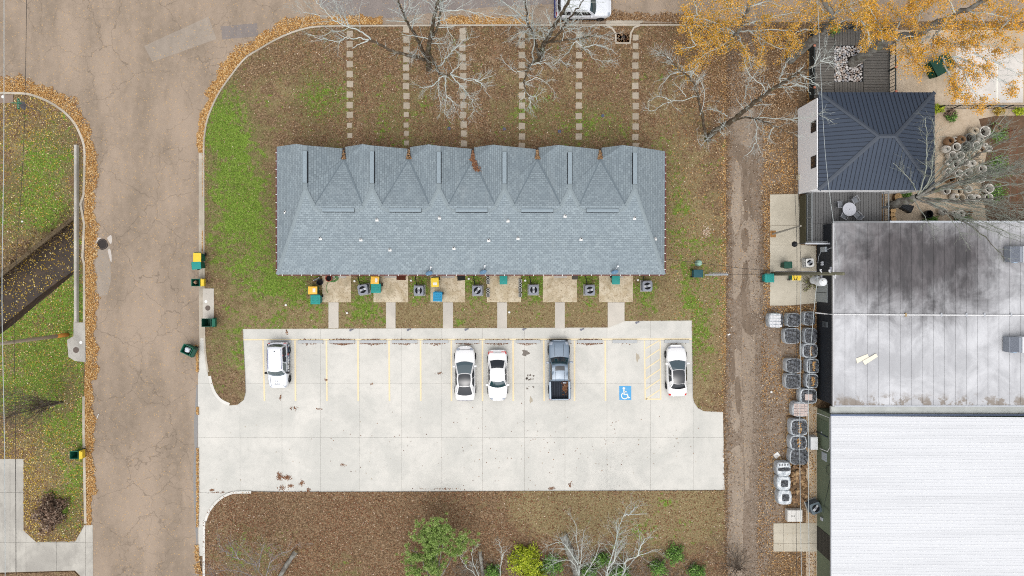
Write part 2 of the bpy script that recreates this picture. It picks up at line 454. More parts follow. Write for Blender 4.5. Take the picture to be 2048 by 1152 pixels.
M = {}
M['lawn'] = lawn_mat()
M['yard'] = lawn_mat('yard', True)
M['asphalt'] = asphalt_mat('asphalt', (174, 156, 138), (146, 131, 115), .6)
M['asphalt_patch'] = asphalt_mat('asphalt_patch', (176, 163, 149), (158, 146, 133), .15)
M['asphalt_blue'] = asphalt_mat('asphalt_blue', (150, 140, 134), (134, 126, 122), .2)
M['lot'] = concrete_mat('lot_concrete', (229, 226, 218), (208, 207, 200), .4, 1., True)
M['walk'] = concrete_mat('walk_concrete', (216, 209, 197), (196, 190, 180), .35)
M['kerb'] = concrete_mat('kerb_concrete', (206, 196, 180), (172, 162, 146), .5)
M['kerbw'] = concrete_mat('white_kerb', (240, 238, 232), (222, 220, 212), .2)
M['old'] = concrete_mat('old_concrete', (206, 202, 192), (172, 168, 160), .6, .4)
M['patio'] = patio_mat()
M['court'] = concrete_mat('court_tan', (212, 194, 170), (188, 168, 142), .7)
M['courtw'] = concrete_mat('court_white', (232, 226, 218), (212, 206, 198), .3)
M['pad'] = concrete_mat('pad_concrete', (210, 202, 184), (190, 182, 164), .4, 2.)
M['stepstone'] = concrete_mat('stepping_stone', (192, 180, 162), (168, 156, 138), .6)
M['alley'] = gravel_mat()
M['shingle'] = shingle_mat('shingle', False)
M['shingle2'] = shingle_mat('shingle_side', True, .98)
M['ridgecap'] = plain('ridge_cap', (146, 158, 163), .9, .12, 6, bump=.2)
M['membrane'] = membrane_mat()
M['lap'] = membrane_mat('lap_seam', .62)
M['paint'] = paint_mat('stall_paint', (246, 228, 188), .7)
M['bluepaint'] = paint_mat('blue_paint', (96, 174, 226), .18)
M['whitepaint'] = paint_mat('white_paint', (250, 248, 235), .2)
M['bark'] = bark_mat('bark', (92, 80, 66), (150, 146, 132), (92, 92, 44), .35)
M['barkpale'] = bark_mat('lichen_bark', (150, 148, 140), (212, 218, 212), (172, 186, 176), 1.15)
M['barkgrey'] = bark_mat('grey_bark', (112, 106, 98), (158, 156, 148), (120, 124, 96), .6)
M['leaf_litter'] = island_mat('leaf_litter', [(0, C(92, 68, 48)), (.3, C(128, 98, 70)), (.55, C(158, 122, 86)), (.86, C(180, 146, 110)), (.97, C(206, 182, 150)), (1, C(236, 222, 202))])
M['leaf_red'] = island_mat('leaf_red', [(0, C(102, 66, 48)), (.35, C(134, 90, 64)), (.7, C(148, 110, 82)), (.95, C(172, 136, 108)), (1, C(226, 206, 188))])
M['leaf_gold'] = island_mat('leaf_gold', [(0, C(140, 98, 56)), (.3, C(184, 134, 76)), (.6, C(206, 160, 98)), (.85, C(222, 184, 126)), (1, C(240, 218, 176))])
M['leaf_yellow'] = island_mat('leaf_yellow', [(0, C(150, 120, 40)), (.5, C(200, 165, 70)), (.85, C(222, 196, 110)), (1, C(240, 226, 180))])
M['leaf_tree'] = island_mat('leaf_tree', [(0, C(130, 116, 30)), (.15, C(170, 138, 34)), (.35, C(212, 158, 44)), (.6, C(232, 166, 56)), (.85, C(242, 184, 84)), (1, C(250, 212, 140))], .7)
M['leaf_tree2'] = island_mat('leaf_tree_orange', [(0, C(144, 122, 28)), (.18, C(190, 150, 32)), (.45, C(234, 168, 46)), (.75, C(248, 176, 66)), (1, C(252, 206, 120))], .7)
M['leaf_green'] = island_mat('leaf_green', [(0, C(64, 100, 40)), (.4, C(92, 134, 56)), (.8, C(124, 164, 76)), (1, C(164, 194, 112))], .6)
M['leaf_lime'] = island_mat('leaf_lime', [(0, C(112, 134, 30)), (.4, C(160, 178, 38)), (.8, C(196, 206, 56)), (1, C(222, 226, 104))], .6)
M['needle'] = island_mat('pine_needle', [(0, C(110, 146, 66)), (.4, C(156, 190, 98)), (.8, C(190, 214, 124)), (1, C(222, 234, 166))], .7)
M['grass'] = island_mat('grass_blade', [(0, C(78, 96, 38)), (.4, C(106, 132, 52)), (.8, C(136, 162, 70)), (1, C(172, 188, 112))], .8)
M['dead'] = island_mat('dead_leaf', [(0, C(84, 66, 56)), (.4, C(122, 98, 82)), (.8, C(158, 134, 116)), (1, C(190, 170, 150))], .9)
# ---------------------------------------------------------------- the setting: ground, streets, lawns, concrete
def gridsheet(name, polypx, z, cell, maskfn, mat, kind='structure'):
    poly = WP(polypx, z); xs = [p[0] for p in poly]; ys = [p[1] for p in poly]
    idx = {}; V = []; F = []
    def vid(p):
        k = (round(p[0], 3), round(p[1], 3))
        if k not in idx: idx[k] = len(V); V.append((k[0], k[1], z))
        return idx[k]
    nx = int((max(xs) - min(xs)) / cell) + 1; ny = int((max(ys) - min(ys)) / cell) + 1
    for i in range(nx):
        for j in range(ny):
            x0 = min(xs) + i * cell; y0 = min(ys) + j * cell
            P = clip_rect(poly, x0, x0 + cell, y0, y0 + cell)
            if area(P) < 1e-4: continue
            f = []
            for p in P:
                k = vid(p)
                if not f or (f[-1] != k): f.append(k)
            if f[0] == f[-1]: f.pop()
            if len(set(f)) == len(f) and len(f) > 2: F.append(tuple(f))
    me = bpy.data.meshes.new(name); me.from_pydata(V, [], F); me.materials.append(mat)
    A = np.array(V); k = ALT / (ALT - z) * PXM
    c = maskfn(A[:, 0] * k + NX, NY - A[:, 1] * k)
    at = me.attributes.new('mask', 'FLOAT_COLOR', 'POINT'); at.data.foreach_set('color', c.astype(np.float32).ravel())
    me.update()
    return tag(link(name, me), kind=kind)
def blobs(lst):
    def f(X, Y):
        r = np.zeros_like(X)
        for (x, y, rx, ry, w) in lst:
            r = r + w * np.exp(-(((X - x) / rx) ** 2 + ((Y - y) / ry) ** 2))
        return r
    return f
def masks(g, t, b, g0=0., t0=0., b0=0.):
    G, T, B = blobs(g), blobs(t), blobs(b)
    return lambda X, Y: np.stack([np.clip(G(X, Y) + g0, 0, 1.2), np.clip(T(X, Y) + t0, 0, 1.2), np.clip(B(X, Y) + b0, 0, 1.2), np.ones_like(X)], 1)

# one ground sheet to the horizon, open only over the drainage ditch
gx0, gx1, gy0, gy1 = W(-60, 0).x, W(147, 0).x, W(0, 718).y, W(0, 434).y
g = MB(); R = 600
g.face((-R, gy1, 0), (R, gy1, 0), (R, R, 0), (-R, R, 0)).face((-R, -R, 0), (R, -R, 0), (R, gy0, 0), (-R, gy0, 0))
g.face((-R, gy0, 0), (gx0, gy0, 0), (gx0, gy1, 0), (-R, gy1, 0)).face((gx1, gy0, 0), (R, gy0, 0), (R, gy1, 0), (gx1, gy1, 0))
tag(g.build('ground', M['lawn']), kind='structure')

KN = [(678, 51), (629, 53), (593, 61), (554, 77), (517, 98), (488.5, 117), (461, 151), (439, 182), (423, 213.5), (413, 242), (408, 271), (406.5, 300), (406.5, 420), (407, 560), (408, 675), (411, 716), (414, 737), (420, 768), (428, 788), (441, 803), (458, 811)]
KS = [(406, 1250), (406, 1064), (409.5, 1040), (419, 1018), (437, 998), (459, 986), (485, 983), (560, 984)]
KW = [(-80, 186), (16, 186), (52, 187.5), (75.5, 194), (104, 207), (128, 224), (146, 243), (157.5, 263), (167, 289), (169, 311), (168, 358), (167, 389), (160.5, 408), (168, 447), (164.5, 515), (168, 527), (168, 580), (168, 645), (168, 724), (167, 852), (170.5, 1047)]
KNs, KSs, KWs = smoothline(KN, 4), smoothline(KS, 4), smoothline(KW[:10], 4)[:-1] + KW[9:]

# streets
road = [(-400, 186)] + KW[1:] + [(176, 1250), (176, 1500), (400, 1500), (398, 1160), (397, 1000), (397, 760), (402, 675), (402, 560), (402, 300)] + [(p[0] - 3, p[1] - 2) for p in KN[10:0:-1]] + [(1375, 46), (1500, 44), (2600, 40), (2600, -220), (-400, -220)]
tag(MB().prism(WP(road), -.1, .012).build('street', M['asphalt']), kind='structure')
def sheet(name, pts, z, mat, parent=None, kind=None):
    return tag(MB().prism(WP(pts, z), z - .004, z).build(name, mat, parent), kind=kind)
sheet('road_patch', [(288, 92), (417, 33), (433, 78), (305, 124)], .017, M['asphalt_patch'], kind='structure')
sheet('road_patch', [(441, 53), (514, 46), (517, 72), (478, 76), (445, 79)], .017, M['asphalt_blue'], kind='structure')
sheet('road_patch', [(620, -60), (1110, -60), (1110, 8), (980, 14), (860, 26), (780, 36), (690, 32), (640, 12)], .0165, M['asphalt_blue'], kind='structure')
sheet('road_patch', [(192, 500), (220, 492), (222, 560), (215, 590), (196, 592), (190, 540)], .017, M['asphalt_patch'], kind='structure')
# sealed joint along the gutter
sl = [(393, 770), (390, 815), (388, 850), (389, 900), (387, 930), (387, 980), (389, 1030), (391, 1062), (393, 1090)]
sheet('sealed_joint', smoothline(sl, 3) + [(395, 1090), (396, 1062), (395.5, 1000), (395, 900), (396, 820), (395.5, 770)], .0175, plain('joint_sealer', (150, 148, 146), .8, .1), kind='structure')

# gutters
def offs(line, d):
    out = []
    for i, p in enumerate(line):
        a, b = line[max(i - 1, 0)], line[min(i + 1, len(line) - 1)]
        tx, ty = b[0] - a[0], b[1] - a[1]; L = math.hypot(tx, ty) or 1
        out.append((p[0] - ty / L * d, p[1] + tx / L * d))
    return out
def strip(name, line, d0, d1, z0, z1, mat, kind='structure', label=None, cat=None):
    A, B = WP(offs(line, d0), z1), WP(offs(line, d1), z1); s = MB()
    for i in range(len(line) - 1):
        s.prism([A[i], A[i + 1], B[i + 1], B[i]], z0, z1)
    return tag(s.build(name, mat, merge=False), label, cat, kind=kind)
strip('gutter', [(401, 300), (401, 560), (402, 675), (400, 740)], -7, 3.5, 0, .02, M['kerb'])
strip('gutter', KNs[:45], -4, 6, 0, .018, M['kerb'])
strip('kerb', [(1380, 49), (1000, 49.5), (678, 51)] + KNs[1:66], -2.2, 1.0, .0, .15, M['kerb'])
strip('kerb', KNs[66:], -5, .6, .0, .13, M['kerbw'])
strip('kerb', KSs[:26], -.6, 4., .0, .13, M['kerbw'])
strip('kerb', [p for p in KWs if p[1] < 742], -2.2, 2.2, .0, .15, M['kerb'])
strip('kerb', [(167, 793), (167, 852), (170.5, 1047)], -2.5, 2.5, .0, .15, M['kerb'])
strip('kerb', [(1210, 49), (1224, 56), (1231, 66), (1232, 86), (1260, 86), (1262, 66), (1268, 55), (1280, 50)], -1.8, 1.8, .0, .16, M['kerb'])
sheet('gutter_apron', [(1212, 40), (1290, 41), (1276, 50), (1264, 60), (1260, 66), (1233, 66), (1226, 57), (1212, 51)], .024, M['kerb'], kind='structure')

# lawns
DITCH = [(147, 434), (0, 551), (-60, 600), (-60, 718), (0, 669), (26, 650), (70, 612), (115, 576), (147, 549)]
NLAWN = [(1452, 49), (1000, 49.5), (678, 51)] + [tuple(p[:2]) for p in KNs[1:]] + [(475, 809.5), (487, 800), (491, 785), (490, 750), (485, 658), (1216, 655), (1249, 642), (1384, 641), (1386, 795), (1389, 806), (1396, 816), (1408, 822.5), (1446, 824), (1452, 700)]
SLAWN = [tuple(p[:2]) for p in KSs] + [(653, 984), (1449, 981), (1452, 1250)]
WLAWN = [tuple(p[:2]) for p in KWs] + [(150, 1083), (72, 1084), (47, 1061), (47, 918), (-70, 918)] + DITCH[3:] + DITCH[:3] + [(-80, 600)]
ng = [(464, 330, 56, 140, .58), (440, 240, 40, 60, .36), (500, 470, 70, 110, .42), (640, 195, 60, 45, .45), (560, 560, 60, 45, .4), (470, 690, 55, 60, .28), (590, 600, 70, 60, .3), (730, 575, 26, 45, .55), (838, 570, 24, 42, .6), (950, 570, 24, 40, .6), (1064, 570, 26, 40, .6), (1176, 570, 26, 40, .6), (1290, 585, 30, 45, .5), (720, 620, 35, 25, .4), (760, 640, 40, 20, .3), (930, 640, 40, 25, .2), (1345, 390, 30, 120, .34), (1400, 560, 60, 120, .3), (1390, 680, 25, 90, .4), (800, 230, 60, 60, .22), (1060, 230, 60, 50, .26), (1190, 250, 70, 45, .3), (1010, 590, 120, 60, .12)]
nt = [(1000, 625, 420, 45, .5), (600, 640, 90, 40, .4), (1400, 720, 50, 110, .5), (1360, 420, 60, 140, .4), (1400, 560, 60, 100, .4), (560, 180, 60, 30, .3), (1120, 150, 90, 50, .2), (1000, 120, 30, 60, .3), (1330, 200, 40, 60, .25), (500, 720, 40, 60, .2)]
nb = [(1454, 500, 7, 700, .5), (1000, 95, 22, 26, .6), (980, 130, 20, 30, .55), (1340, 235, 14, 40, .5), (740, 145, 9, 9, .55), (1130, 170, 26, 20, .4), (565, 420, 14, 10, .35), (995, 240, 16, 12, .5)]
gridsheet('north_lawn', NLAWN, .10, .9, masks(ng, nt + [(850, 95, 420, 50, -.3), (520, 130, 80, 50, -.2)], nb, .2, .34), M['lawn'])
sg = [(1250, 1040, 200, 60, .18), (500, 1110, 80, 60, .4), (900, 1000, 60, 30, .12), (1330, 1005, 40, 20, .35), (1300, 1100, 120, 60, .3), (690, 1140, 60, 30, .3)]
st = [(1110, 1015, 90, 50, .85), (1380, 1010, 110, 75, .95), (1250, 1040, 160, 60, .6), (430, 1030, 30, 60, .3), (660, 1120, 60, 40, .2), (900, 1000, 200, 30, .2)]
gridsheet('south_lawn', SLAWN, .10, .9, masks(sg, st, [(770, 1138, 18, 7, .7), (1300, 1130, 90, 30, .25)], .02, .12), M['lawn'])
wg = [(90, 320, 60, 60, .5), (40, 420, 90, 60, .35), (90, 700, 90, 90, .55), (20, 640, 60, 60, .45), (140, 600, 30, 60, .9), (40, 790, 60, 40, .5), (120, 870, 50, 60, .45), (135, 1000, 25, 60, .5), (160, 880, 9, 120, .5), (100, 430, 40, 30, .55)]
wt = [(40, 300, 40, 22, .5), (100, 950, 60, 100, .3), (60, 240, 70, 40, .15), (150, 930, 20, 40, .3)]
gridsheet('west_lawn', WLAWN, .10, .9, masks(wg, wt, [(155, 940, 9, 14, .8), (160, 990, 7, 12, .7), (45, 305, 20, 10, .5)], .22, .22), M['lawn'])
EYARD = [(1452.5, 46), (2300, 44), (2300, 1300), (1450, 1300), (1449, 980), (1446, 824), (1452, 700)]
et = [(1390, 700, 60, 120, .3)]
eb = [(1488, 500, 30, 900, .75), (1488, 1200, 30, 600, .5), (1520, 800, 40, 260, .3), (1565, 720, 40, 60, .4), (1545, 700, 30, 140, .55), (1545, 950, 35, 200, .5), (1560, 330, 50, 80, .3), (1490, 100, 60, 60, .35), (1590, 480, 30, 60, .3)]
gridsheet('east_yard', EYARD, .02, .9, masks([], et, eb, .0, .1, .2), M['yard'])

# ditch
dz = -1.55; dt = WP(DITCH, .1); db = WP([(147, 436), (0, 553), (-60, 602), (-60, 705), (0, 654), (26, 634), (70, 598), (112, 566), (147, 542)], dz)
d = MB().face(*[(p.x, p.y, dz) for p in reversed(db)])
for i in range(len(dt)):
    j = (i + 1) % len(dt); d.m(0 if 2 < i < 8 else 1).face(dt[i], dt[j], (db[j].x, db[j].y, dz), (db[i].x, db[i].y, dz))
dm = NT('ditch_mud'); p_ = dm.pos(); dm.col(dm.ramp(dm.noise(p_, 1.6, 6, .7), [(.3, C(44, 36, 30)), (.55, C(70, 56, 44)), (.75, C(104, 84, 64))])); dm.set(.55, .4)
tag(d.build('ditch', [dm.mat, M['old']]), kind='structure')
strip('ditch_wall', [(147, 432), (0, 549), (-60, 598)], -5, 2.5, .0, .14, plain('mossy_wall', (112, 98, 76), .9, .3, 5))
rng0 = np.random.default_rng(5)
P2 = sample_poly(WP(DITCH, dz), 1000, rng0)
tag(link('ditch_leaves', quads_mesh('ditch_leaves', np.c_[P2, rng0.uniform(dz + .02, dz + .05, len(P2))], .13, rng0, M['leaf_yellow'])), 'fallen yellow leaves lying in the dark drainage ditch', 'leaves', kind='stuff')
hw = thing('culvert_headwall', 'long narrow pale concrete headwall rail beside the drainage ditch', 'wall', W(150, 470))
a, b = W(147, 289, .5), W(152.5, 645, .5)
MB().cbox(a.x, b.x, b.y, a.y, dz, .5, .05).build('wall_beam', M['old'], hw)

# parking lot of jointed slabs
LOT = [(485, 658), (1216, 655), (1249, 642), (1384, 641), (1386, 795), (1389, 806), (1396, 816), (1408, 822.5), (1446, 824), (1449, 980), (653, 984), (540, 984), (485, 983), (459, 986), (437, 998), (419, 1018), (409.5, 1040), (406, 1064), (405, 1112), (397, 1112), (396, 760), (401, 676), (407.5, 676), (411, 716), (414, 737), (420, 768), (428, 788), (441, 803), (458, 811), (475, 809.5), (487, 800), (491, 785), (490, 750)]
lot = tag(bpy.data.objects.new('parking_lot', None), kind='structure'); COL.objects.link(lot)
jx = [380, 480, 564, 641, 718.5, 802.5, 883.6, 965, 1049, 1130, 1214, 1301, 1386.5, 1470]; jy = [630, 680.5, 766.5, 875, 985, 1130]
for i in range(len(jx) - 1):
    for j in range(len(jy) - 1):
        a, b = W(jx[i], jy[j + 1], .03), W(jx[i + 1], jy[j], .03)
        P = clip_rect(WP(LOT, .03), a.x + .006, b.x - .006, a.y + .006, b.y - .006)
        if area(P) > .05:
            MB().prism(P, -.05, .03 + random.uniform(-.003, .003)).build('concrete_slab', M['lot'], lot)
# lines
LZ = .040
lines = tag(bpy.data.objects.new('stall_markings', None), kind='structure'); COL.objects.link(lines)
def line(x0, y0, x1, y1, w=3.0, mat='paint', z=LZ):
    dx, dy = x1 - x0, y1 - y0; L = math.hypot(dx, dy); ox, oy = -dy / L * w / 2, dx / L * w / 2
    MB().prism(WP([(x0 + ox, y0 + oy), (x1 + ox, y1 + oy), (x1 - ox, y1 - oy), (x0 - ox, y0 - oy)], z), z - .003, z).build('painted_line', M[mat], lines)
line(486, 679.3, 1384, 678, 2.6)
for x0, x1 in [(526, 529), (590, 591), (652.8, 653.8), (716, 716.5), (778, 779), (841, 841.5), (902.7, 903), (965, 965), (1026, 1026.5), (1087.5, 1088.5), (1149, 1149), (1210.5, 1211), (1289, 1290.5), (1320.5, 1321.5)]:
    line(x0, 681, x1, 802 if x0 < 1250 else 797, 3.2 if x0 < 1250 else 2.6)
line(1289.2, 798.3, 1322.7, 798.3, 2.6)
for k in range(6):
    yb = 697 + k * 20.3
    line(1291.5 + .0, yb, 1319.5, yb - 19 if k else yb - 16.5, 2.2)
# accessible-stall symbol
sym = tag(bpy.data.objects.new('accessible_stall_symbol', None), kind='structure'); COL.objects.link(sym)
MB().prism(WP([(1238.5, 772), (1262.6, 772), (1262.6, 800), (1238.5, 800)], LZ), LZ - .003, LZ).build('blue_square', M['bluepaint'], sym)
z2 = LZ + .004
MB().disc(W(1247.6, 776.8, z2)[:2], 2.5 / PXM, z2, 16).build('head', M['whitepaint'], sym)
def stroke(nm, pts, w):
    s = MB(); A, B = WP(offs(pts, -w / 2), z2), WP(offs(pts, w / 2), z2)
    for i in range(len(pts) - 1): s.face(A[i], B[i], B[i + 1], A[i + 1]) if False else s.face(A[i], A[i + 1], B[i + 1], B[i])
    s.build(nm, M['whitepaint'], sym)
stroke('torso', [(1247.8, 779.5), (1248.2, 788.6), (1254.4, 788.6), (1257.2, 796), (1260.0, 794.6)], 2.4)
stroke('arm', [(1248.2, 783.6), (1253.4, 783.6)], 1.8)
stroke('wheel', [(1249.4 + 6.4 * math.cos(t), 791.2 - 6.4 * math.sin(t)) for t in [math.radians(x) for x in range(125, 350, 15)]], 1.9)

# apron patch at street side is part of the lot; driveway and inlets on the west side
dv = tag(bpy.data.objects.new('driveway', None), kind='structure'); COL.objects.link(dv)
DRV = [(-70, 918), (47, 918), (47, 1061), (72, 1084), (150, 1083), (169, 1050), (185, 1050), (186, 1160), (165, 1156), (150, 1141), (-70, 1147)]
dxs, dys = [-80, 20, 30.6, 52, 113, 170.5, 200], [900, 985, 1084.6, 1180]
for i in range(len(dxs) - 1):
    for j in range(3):
        a, b = W(dxs[i], dys[j + 1], .05), W(dxs[i + 1], dys[j], .05)
        P = clip_rect(WP(DRV, .05), a.x + .01, b.x - .01, a.y + .01, b.y - .01)
        if area(P) > .03: MB().prism(P, -.05, .05 if dxs[i] < 165 else .035).build('concrete_slab', M['old'], dv)
gridsheet('verge', [(-70, 1150), (148, 1143), (163, 1158), (163, 1250), (-70, 1250)], .08, .9, masks([], [], [], .1, .2), M['lawn'])

# alley
AL = smoothline([(1460, 128), (1457, 200), (1461, 300), (1456, 400), (1459, 500), (1454, 600), (1451, 700), (1453, 850), (1450.5, 980), (1453, 1100), (1452, 1260)], 5)
AR = smoothline([(1506, 1260), (1503, 1060), (1501, 980), (1512, 900), (1514, 800), (1518, 700), (1523, 600), (1530, 500), (1533, 400), (1526, 330), (1516, 280), (1512, 150), (1508, 128)], 5)
pass
am = asphalt_mat('alley_asphalt', (172, 157, 140), (148, 132, 116), .6)
for pts in ([(1470, 325), (1474, 318), (1480, 345), (1482, 420), (1478, 470), (1468, 470), (1463, 430), (1465, 370)], [(1486, 410), (1506, 405), (1508, 425), (1496, 430), (1484, 428)], [(1468, 470), (1500, 432), (1514, 450), (1518, 520), (1520, 600), (1514, 625), (1500, 610), (1498, 560), (1492, 520), (1484, 560), (1474, 600), (1464, 590), (1466, 520)], [(1466, 700), (1480, 705), (1484, 790), (1476, 860), (1464, 850), (1462, 760)], [(1486, 640), (1510, 650), (1508, 760), (1504, 880), (1494, 990), (1486, 900), (1484, 760)], [(1460, 900), (1484, 900), (1486, 1000), (1484, 1150), (1458, 1150), (1456, 1000)], [(1460, 135), (1508, 135), (1510, 200), (1500, 290), (1470, 270), (1460, 205)]):
    q = [(x + random.uniform(-2.6, 2.6), y + random.uniform(-3, 3)) for x, y, *_ in smoothline(pts + pts[:1], 4)[:-1]]
    sheet('old_paving', q, .036 + .003 * random.random(), am, kind='structure')

mudm = mud_mat()
for k, pts in enumerate(([(1496, 300), (1508, 296), (1514, 330), (1518, 380), (1512, 420), (1504, 440), (1496, 400), (1500, 350)], [(1464, 290), (1490, 292), (1496, 330), (1488, 400), (1484, 330), (1472, 318)], [(1482, 462), (1494, 458), (1498, 480), (1492, 505), (1484, 495)], [(1455, 440), (1463, 450), (1465, 520), (1462, 570), (1456, 560)], [(1486, 530), (1494, 520), (1498, 545), (1490, 580), (1494, 610), (1488, 640), (1482, 590)], [(1458, 670), (1466, 668), (1470, 740), (1466, 770), (1459, 740)], [(1482, 640), (1500, 628), (1512, 640), (1506, 670), (1490, 664)], [(1470, 760), (1478, 756), (1483, 800), (1478, 830), (1471, 800)], [(1488, 370), (1494, 380), (1495, 440), (1489, 430)])):
    q = [(x + random.uniform(-1.2, 1.2), y + random.uniform(-2, 2)) for x, y, *_ in smoothline(pts + pts[:1], 5)[:-1]]
    sheet('mud_patch', q, .0415 + .0006 * k, mudm, kind='structure')
# slabs of the east side
def slabset(name, poly, xs, ys, z, mat):
    r = tag(bpy.data.objects.new(name, None), kind='structure'); COL.objects.link(r)
    for i in range(len(xs) - 1):
        for j in range(len(ys) - 1):
            a, b = W(xs[i], ys[j + 1], z), W(xs[i + 1], ys[j], z)
            P = clip_rect(WP(poly, z), a.x + .01, b.x - .01, a.y + .01, b.y - .01)
            if area(P) > .03: MB().prism(P, 0, z).build('concrete_slab', mat, r)
    return r
slabset('service_pavement', [(1540, 389), (1597, 388), (1600, 430), (1601, 490), (1632, 492), (1634, 606), (1610, 608), (1580, 611), (1540, 611)], [1530, 1602, 1650], [380, 451, 490, 522, 640], .06, M['pad'])
slabset('loading_pad', [(1547, 1047), (1640, 1046), (1640, 1103), (1547, 1103)], [1500, 1567, 1586, 1660], [1000, 1066, 1087, 1160], .08, M['pad'])
slabset('wall_footing', [(1612, 800), (1634, 815), (1634, 1047), (1612, 1047)], [1600, 1660], [780, 865, 938, 985, 1060], .05, M['court'])
slabset('wall_footing', [(1612, 1103), (1634, 1103), (1634, 1200), (1612, 1200)], [1600, 1660], [1090, 1220], .05, M['court'])
slabset('pottery_court', [(1790, 60), (2400, 60), (2400, 450), (1770, 450), (1770, 185)], [1760, 1872, 1956, 2110, 2420], [40, 152, 212, 330, 470], .045, M['court'])
slabset('bright_court', [(1912, 96), (2046, 96), (2046, 205), (1912, 206)], [1900, 2050], [80, 150, 220], .055, M['courtw'])
sheet('court_line', [(1993, 100), (1995, 100), (1995.5, 206), (1993, 206)], .061, M['whitepaint'], kind='structure')
sheet('soil_bed', [(1958, 238), (1990, 232), (2110, 230), (2110, 450), (1975, 450), (1962, 360), (1975, 300)], .052, plain('bed_soil', (112, 88, 68), .95, .35, 2.5), kind='structure')
# ---------------------------------------------------------------- the long apartment house
house = thing('apartment_house', 'long brick apartment house under a grey-blue shingle roof with six front gables', 'house', W(940, 420))
ZE, ZP, ZR = 2.9, 5.3, 4.72
VX = [610, 744, 877.5, 1009, 1140, 1270]            # gable ridges
UX = [687.5, 817.5, 945.5, 1074.5, 1200.5]          # valleys between gables
rf = MB()
def F(*pts): rf.face(*[W(*p) for p in pts])
LEFT, RIGHT = (553.5, 293.5, ZE), (1330, 302.5, ZE)
def apex(i):
    v = VX[i]; return (v - 18 - i * 1.4, 287.8 + i * .5, ZP - .62), (v, 290.5 + i * .5, ZP)
lo = lambda i: [(VX[i], 378, ZP), (VX[i] + 17, 411.5, ZR + .13), (VX[i] + 26, 418.5, ZR)]
hi = lambda i: [(VX[i] - 26, 418.5, ZR), (VX[i] - 17, 411.5, ZR + .13), (VX[i], 378, ZP)]
top = []
for i in range(6):
    if i: top += hi(i)[:-1]
    top.append((VX[i], 378, ZP))
    if i < 5: top += lo(i)[1:]
# south slope, cut at the peaks so that every piece is nearly planar
SWc, SEc = (554.5, 549, ZE), (1328.5, 549, ZE)
rf.m(0)
xs = [554.5] + [(VX[i] + VX[i + 1]) / 2 for i in range(5)] + [1328.5]
for i in range(6):
    pts = [(xs[i], 549, ZE), (xs[i + 1], 549, ZE)]
    mid = lambda j: (xs[j], 420, ZR)
    up = []
    if i < 5: up += [mid(i + 1)] + lo(i)[::-1]
    else: up += [(VX[5], 378, ZP)]
    if i > 0: up += hi(i)[:-1][::-1] + [mid(i)] if i < 5 else hi(i)[:-1][::-1] + [mid(i)]
    F(*(pts + up))
for i in range(5):
    F((UX[i], 318, 3.25), *(lo(i)[1:]), ((VX[i] + VX[i + 1]) / 2, 420, ZR), *(hi(i + 1)[:-1]))
rf.m(1)
for i in range(6):
    a, b = apex(i)
    wl = LEFT if i == 0 else (UX[i - 1] + 2.5, 293.5 + i * .4, ZE)
    er = RIGHT if i == 5 else (UX[i] - 2.5, 297 + i * .4, ZE)
    if i == 0: F(LEFT, SWc, (VX[0], 378, ZP), b, a)
    else: F(wl, (UX[i - 1] + 4, 318, 3.25), (UX[i - 1], 318, 3.25), (VX[i] - 17, 411.5, ZR + .13), (VX[i], 378, ZP), b, a)
    if i == 5: F(b, (VX[5], 378, ZP), SEc, RIGHT)
    else: F(b, (VX[i], 378, ZP), (VX[i] + 17, 411.5, ZR + .13), (UX[i], 318, 3.25), (UX[i] - 4, 318, 3.25), er)
roof = rf.build('roof', [M['shingle'], M['shingle2']], house)
# thickness: fascia under the eaves
fas = plain('fascia_paint', (86, 84, 84), .7, .1)
def edge(a, b, h=.16, nm='fascia'):
    A, B = W(*a), W(*b); MB().face((A.x, A.y, A.z - .004), (B.x, B.y, B.z - .004), (B.x, B.y, B.z - h), (A.x, A.y, A.z - h)).build(nm, fas, house)
edge(SWc, SEc); edge(SEc, RIGHT); edge(LEFT, SWc)
for i in range(6):
    a, b = apex(i)
    wl = LEFT if i == 0 else (UX[i - 1] + 2.5, 293.5 + i * .4, ZE); er = RIGHT if i == 5 else (UX[i] - 2.5, 297 + i * .4, ZE)
    edge(wl, a); edge(a, b); edge(b, er)
# ridge caps and vents
def cap(nm, pts, w, h, mat, up=.03):
    P = [W(*p) for p in pts]; s = MB()
    for i in range(len(P) - 1):
        d = (P[i + 1] - P[i]); n = Vector((-d.y, d.x, 0)).normalized() * w
        a, b = P[i] + Vector((0, 0, up)), P[i + 1] + Vector((0, 0, up))
        s.face(a - n - Vector((0, 0, h)), b - n - Vector((0, 0, h)), b, a); s.face(a, b, b + n - Vector((0, 0, h)), a + n - Vector((0, 0, h)))
    return s.build(nm, mat, house)
vent = plain('ridge_vent', (152, 166, 174), .85, .1, 5); ventd = plain('vent_gap_shade', (52, 57, 62), .9, .1)
def ridgevent(x0, y0, x1, y1, z, w, k=.1):
    A, B = W(x0, y0, z), W(x1, y1, z); d = (B - A).normalized(); n = Vector((-d.y, d.x, 0)) * w; u = Vector((0, 0, 1))
    s = MB().m(0); t = .13
    s.face(A - n + u * .09, B - n + u * .09, B + u * t, A + u * t).face(A + u * t, B + u * t, B + n + u * .09, A + n + u * .09)
    s.m(1).face(A - n + u * .09, A - n * 1.32 - u * k, B - n * 1.32 - u * k, B - n + u * .09).face(A + n + u * .09, B + n + u * .09, B + n * 1.32 - u * k, A + n * 1.32 - u * k)  # dark strips paint the gap shadow under both vent edges
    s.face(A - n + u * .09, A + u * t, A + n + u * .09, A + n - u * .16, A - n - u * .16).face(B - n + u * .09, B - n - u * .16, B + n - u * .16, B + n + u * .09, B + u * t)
    s.build('ridge_vent', [vent, ventd], house)
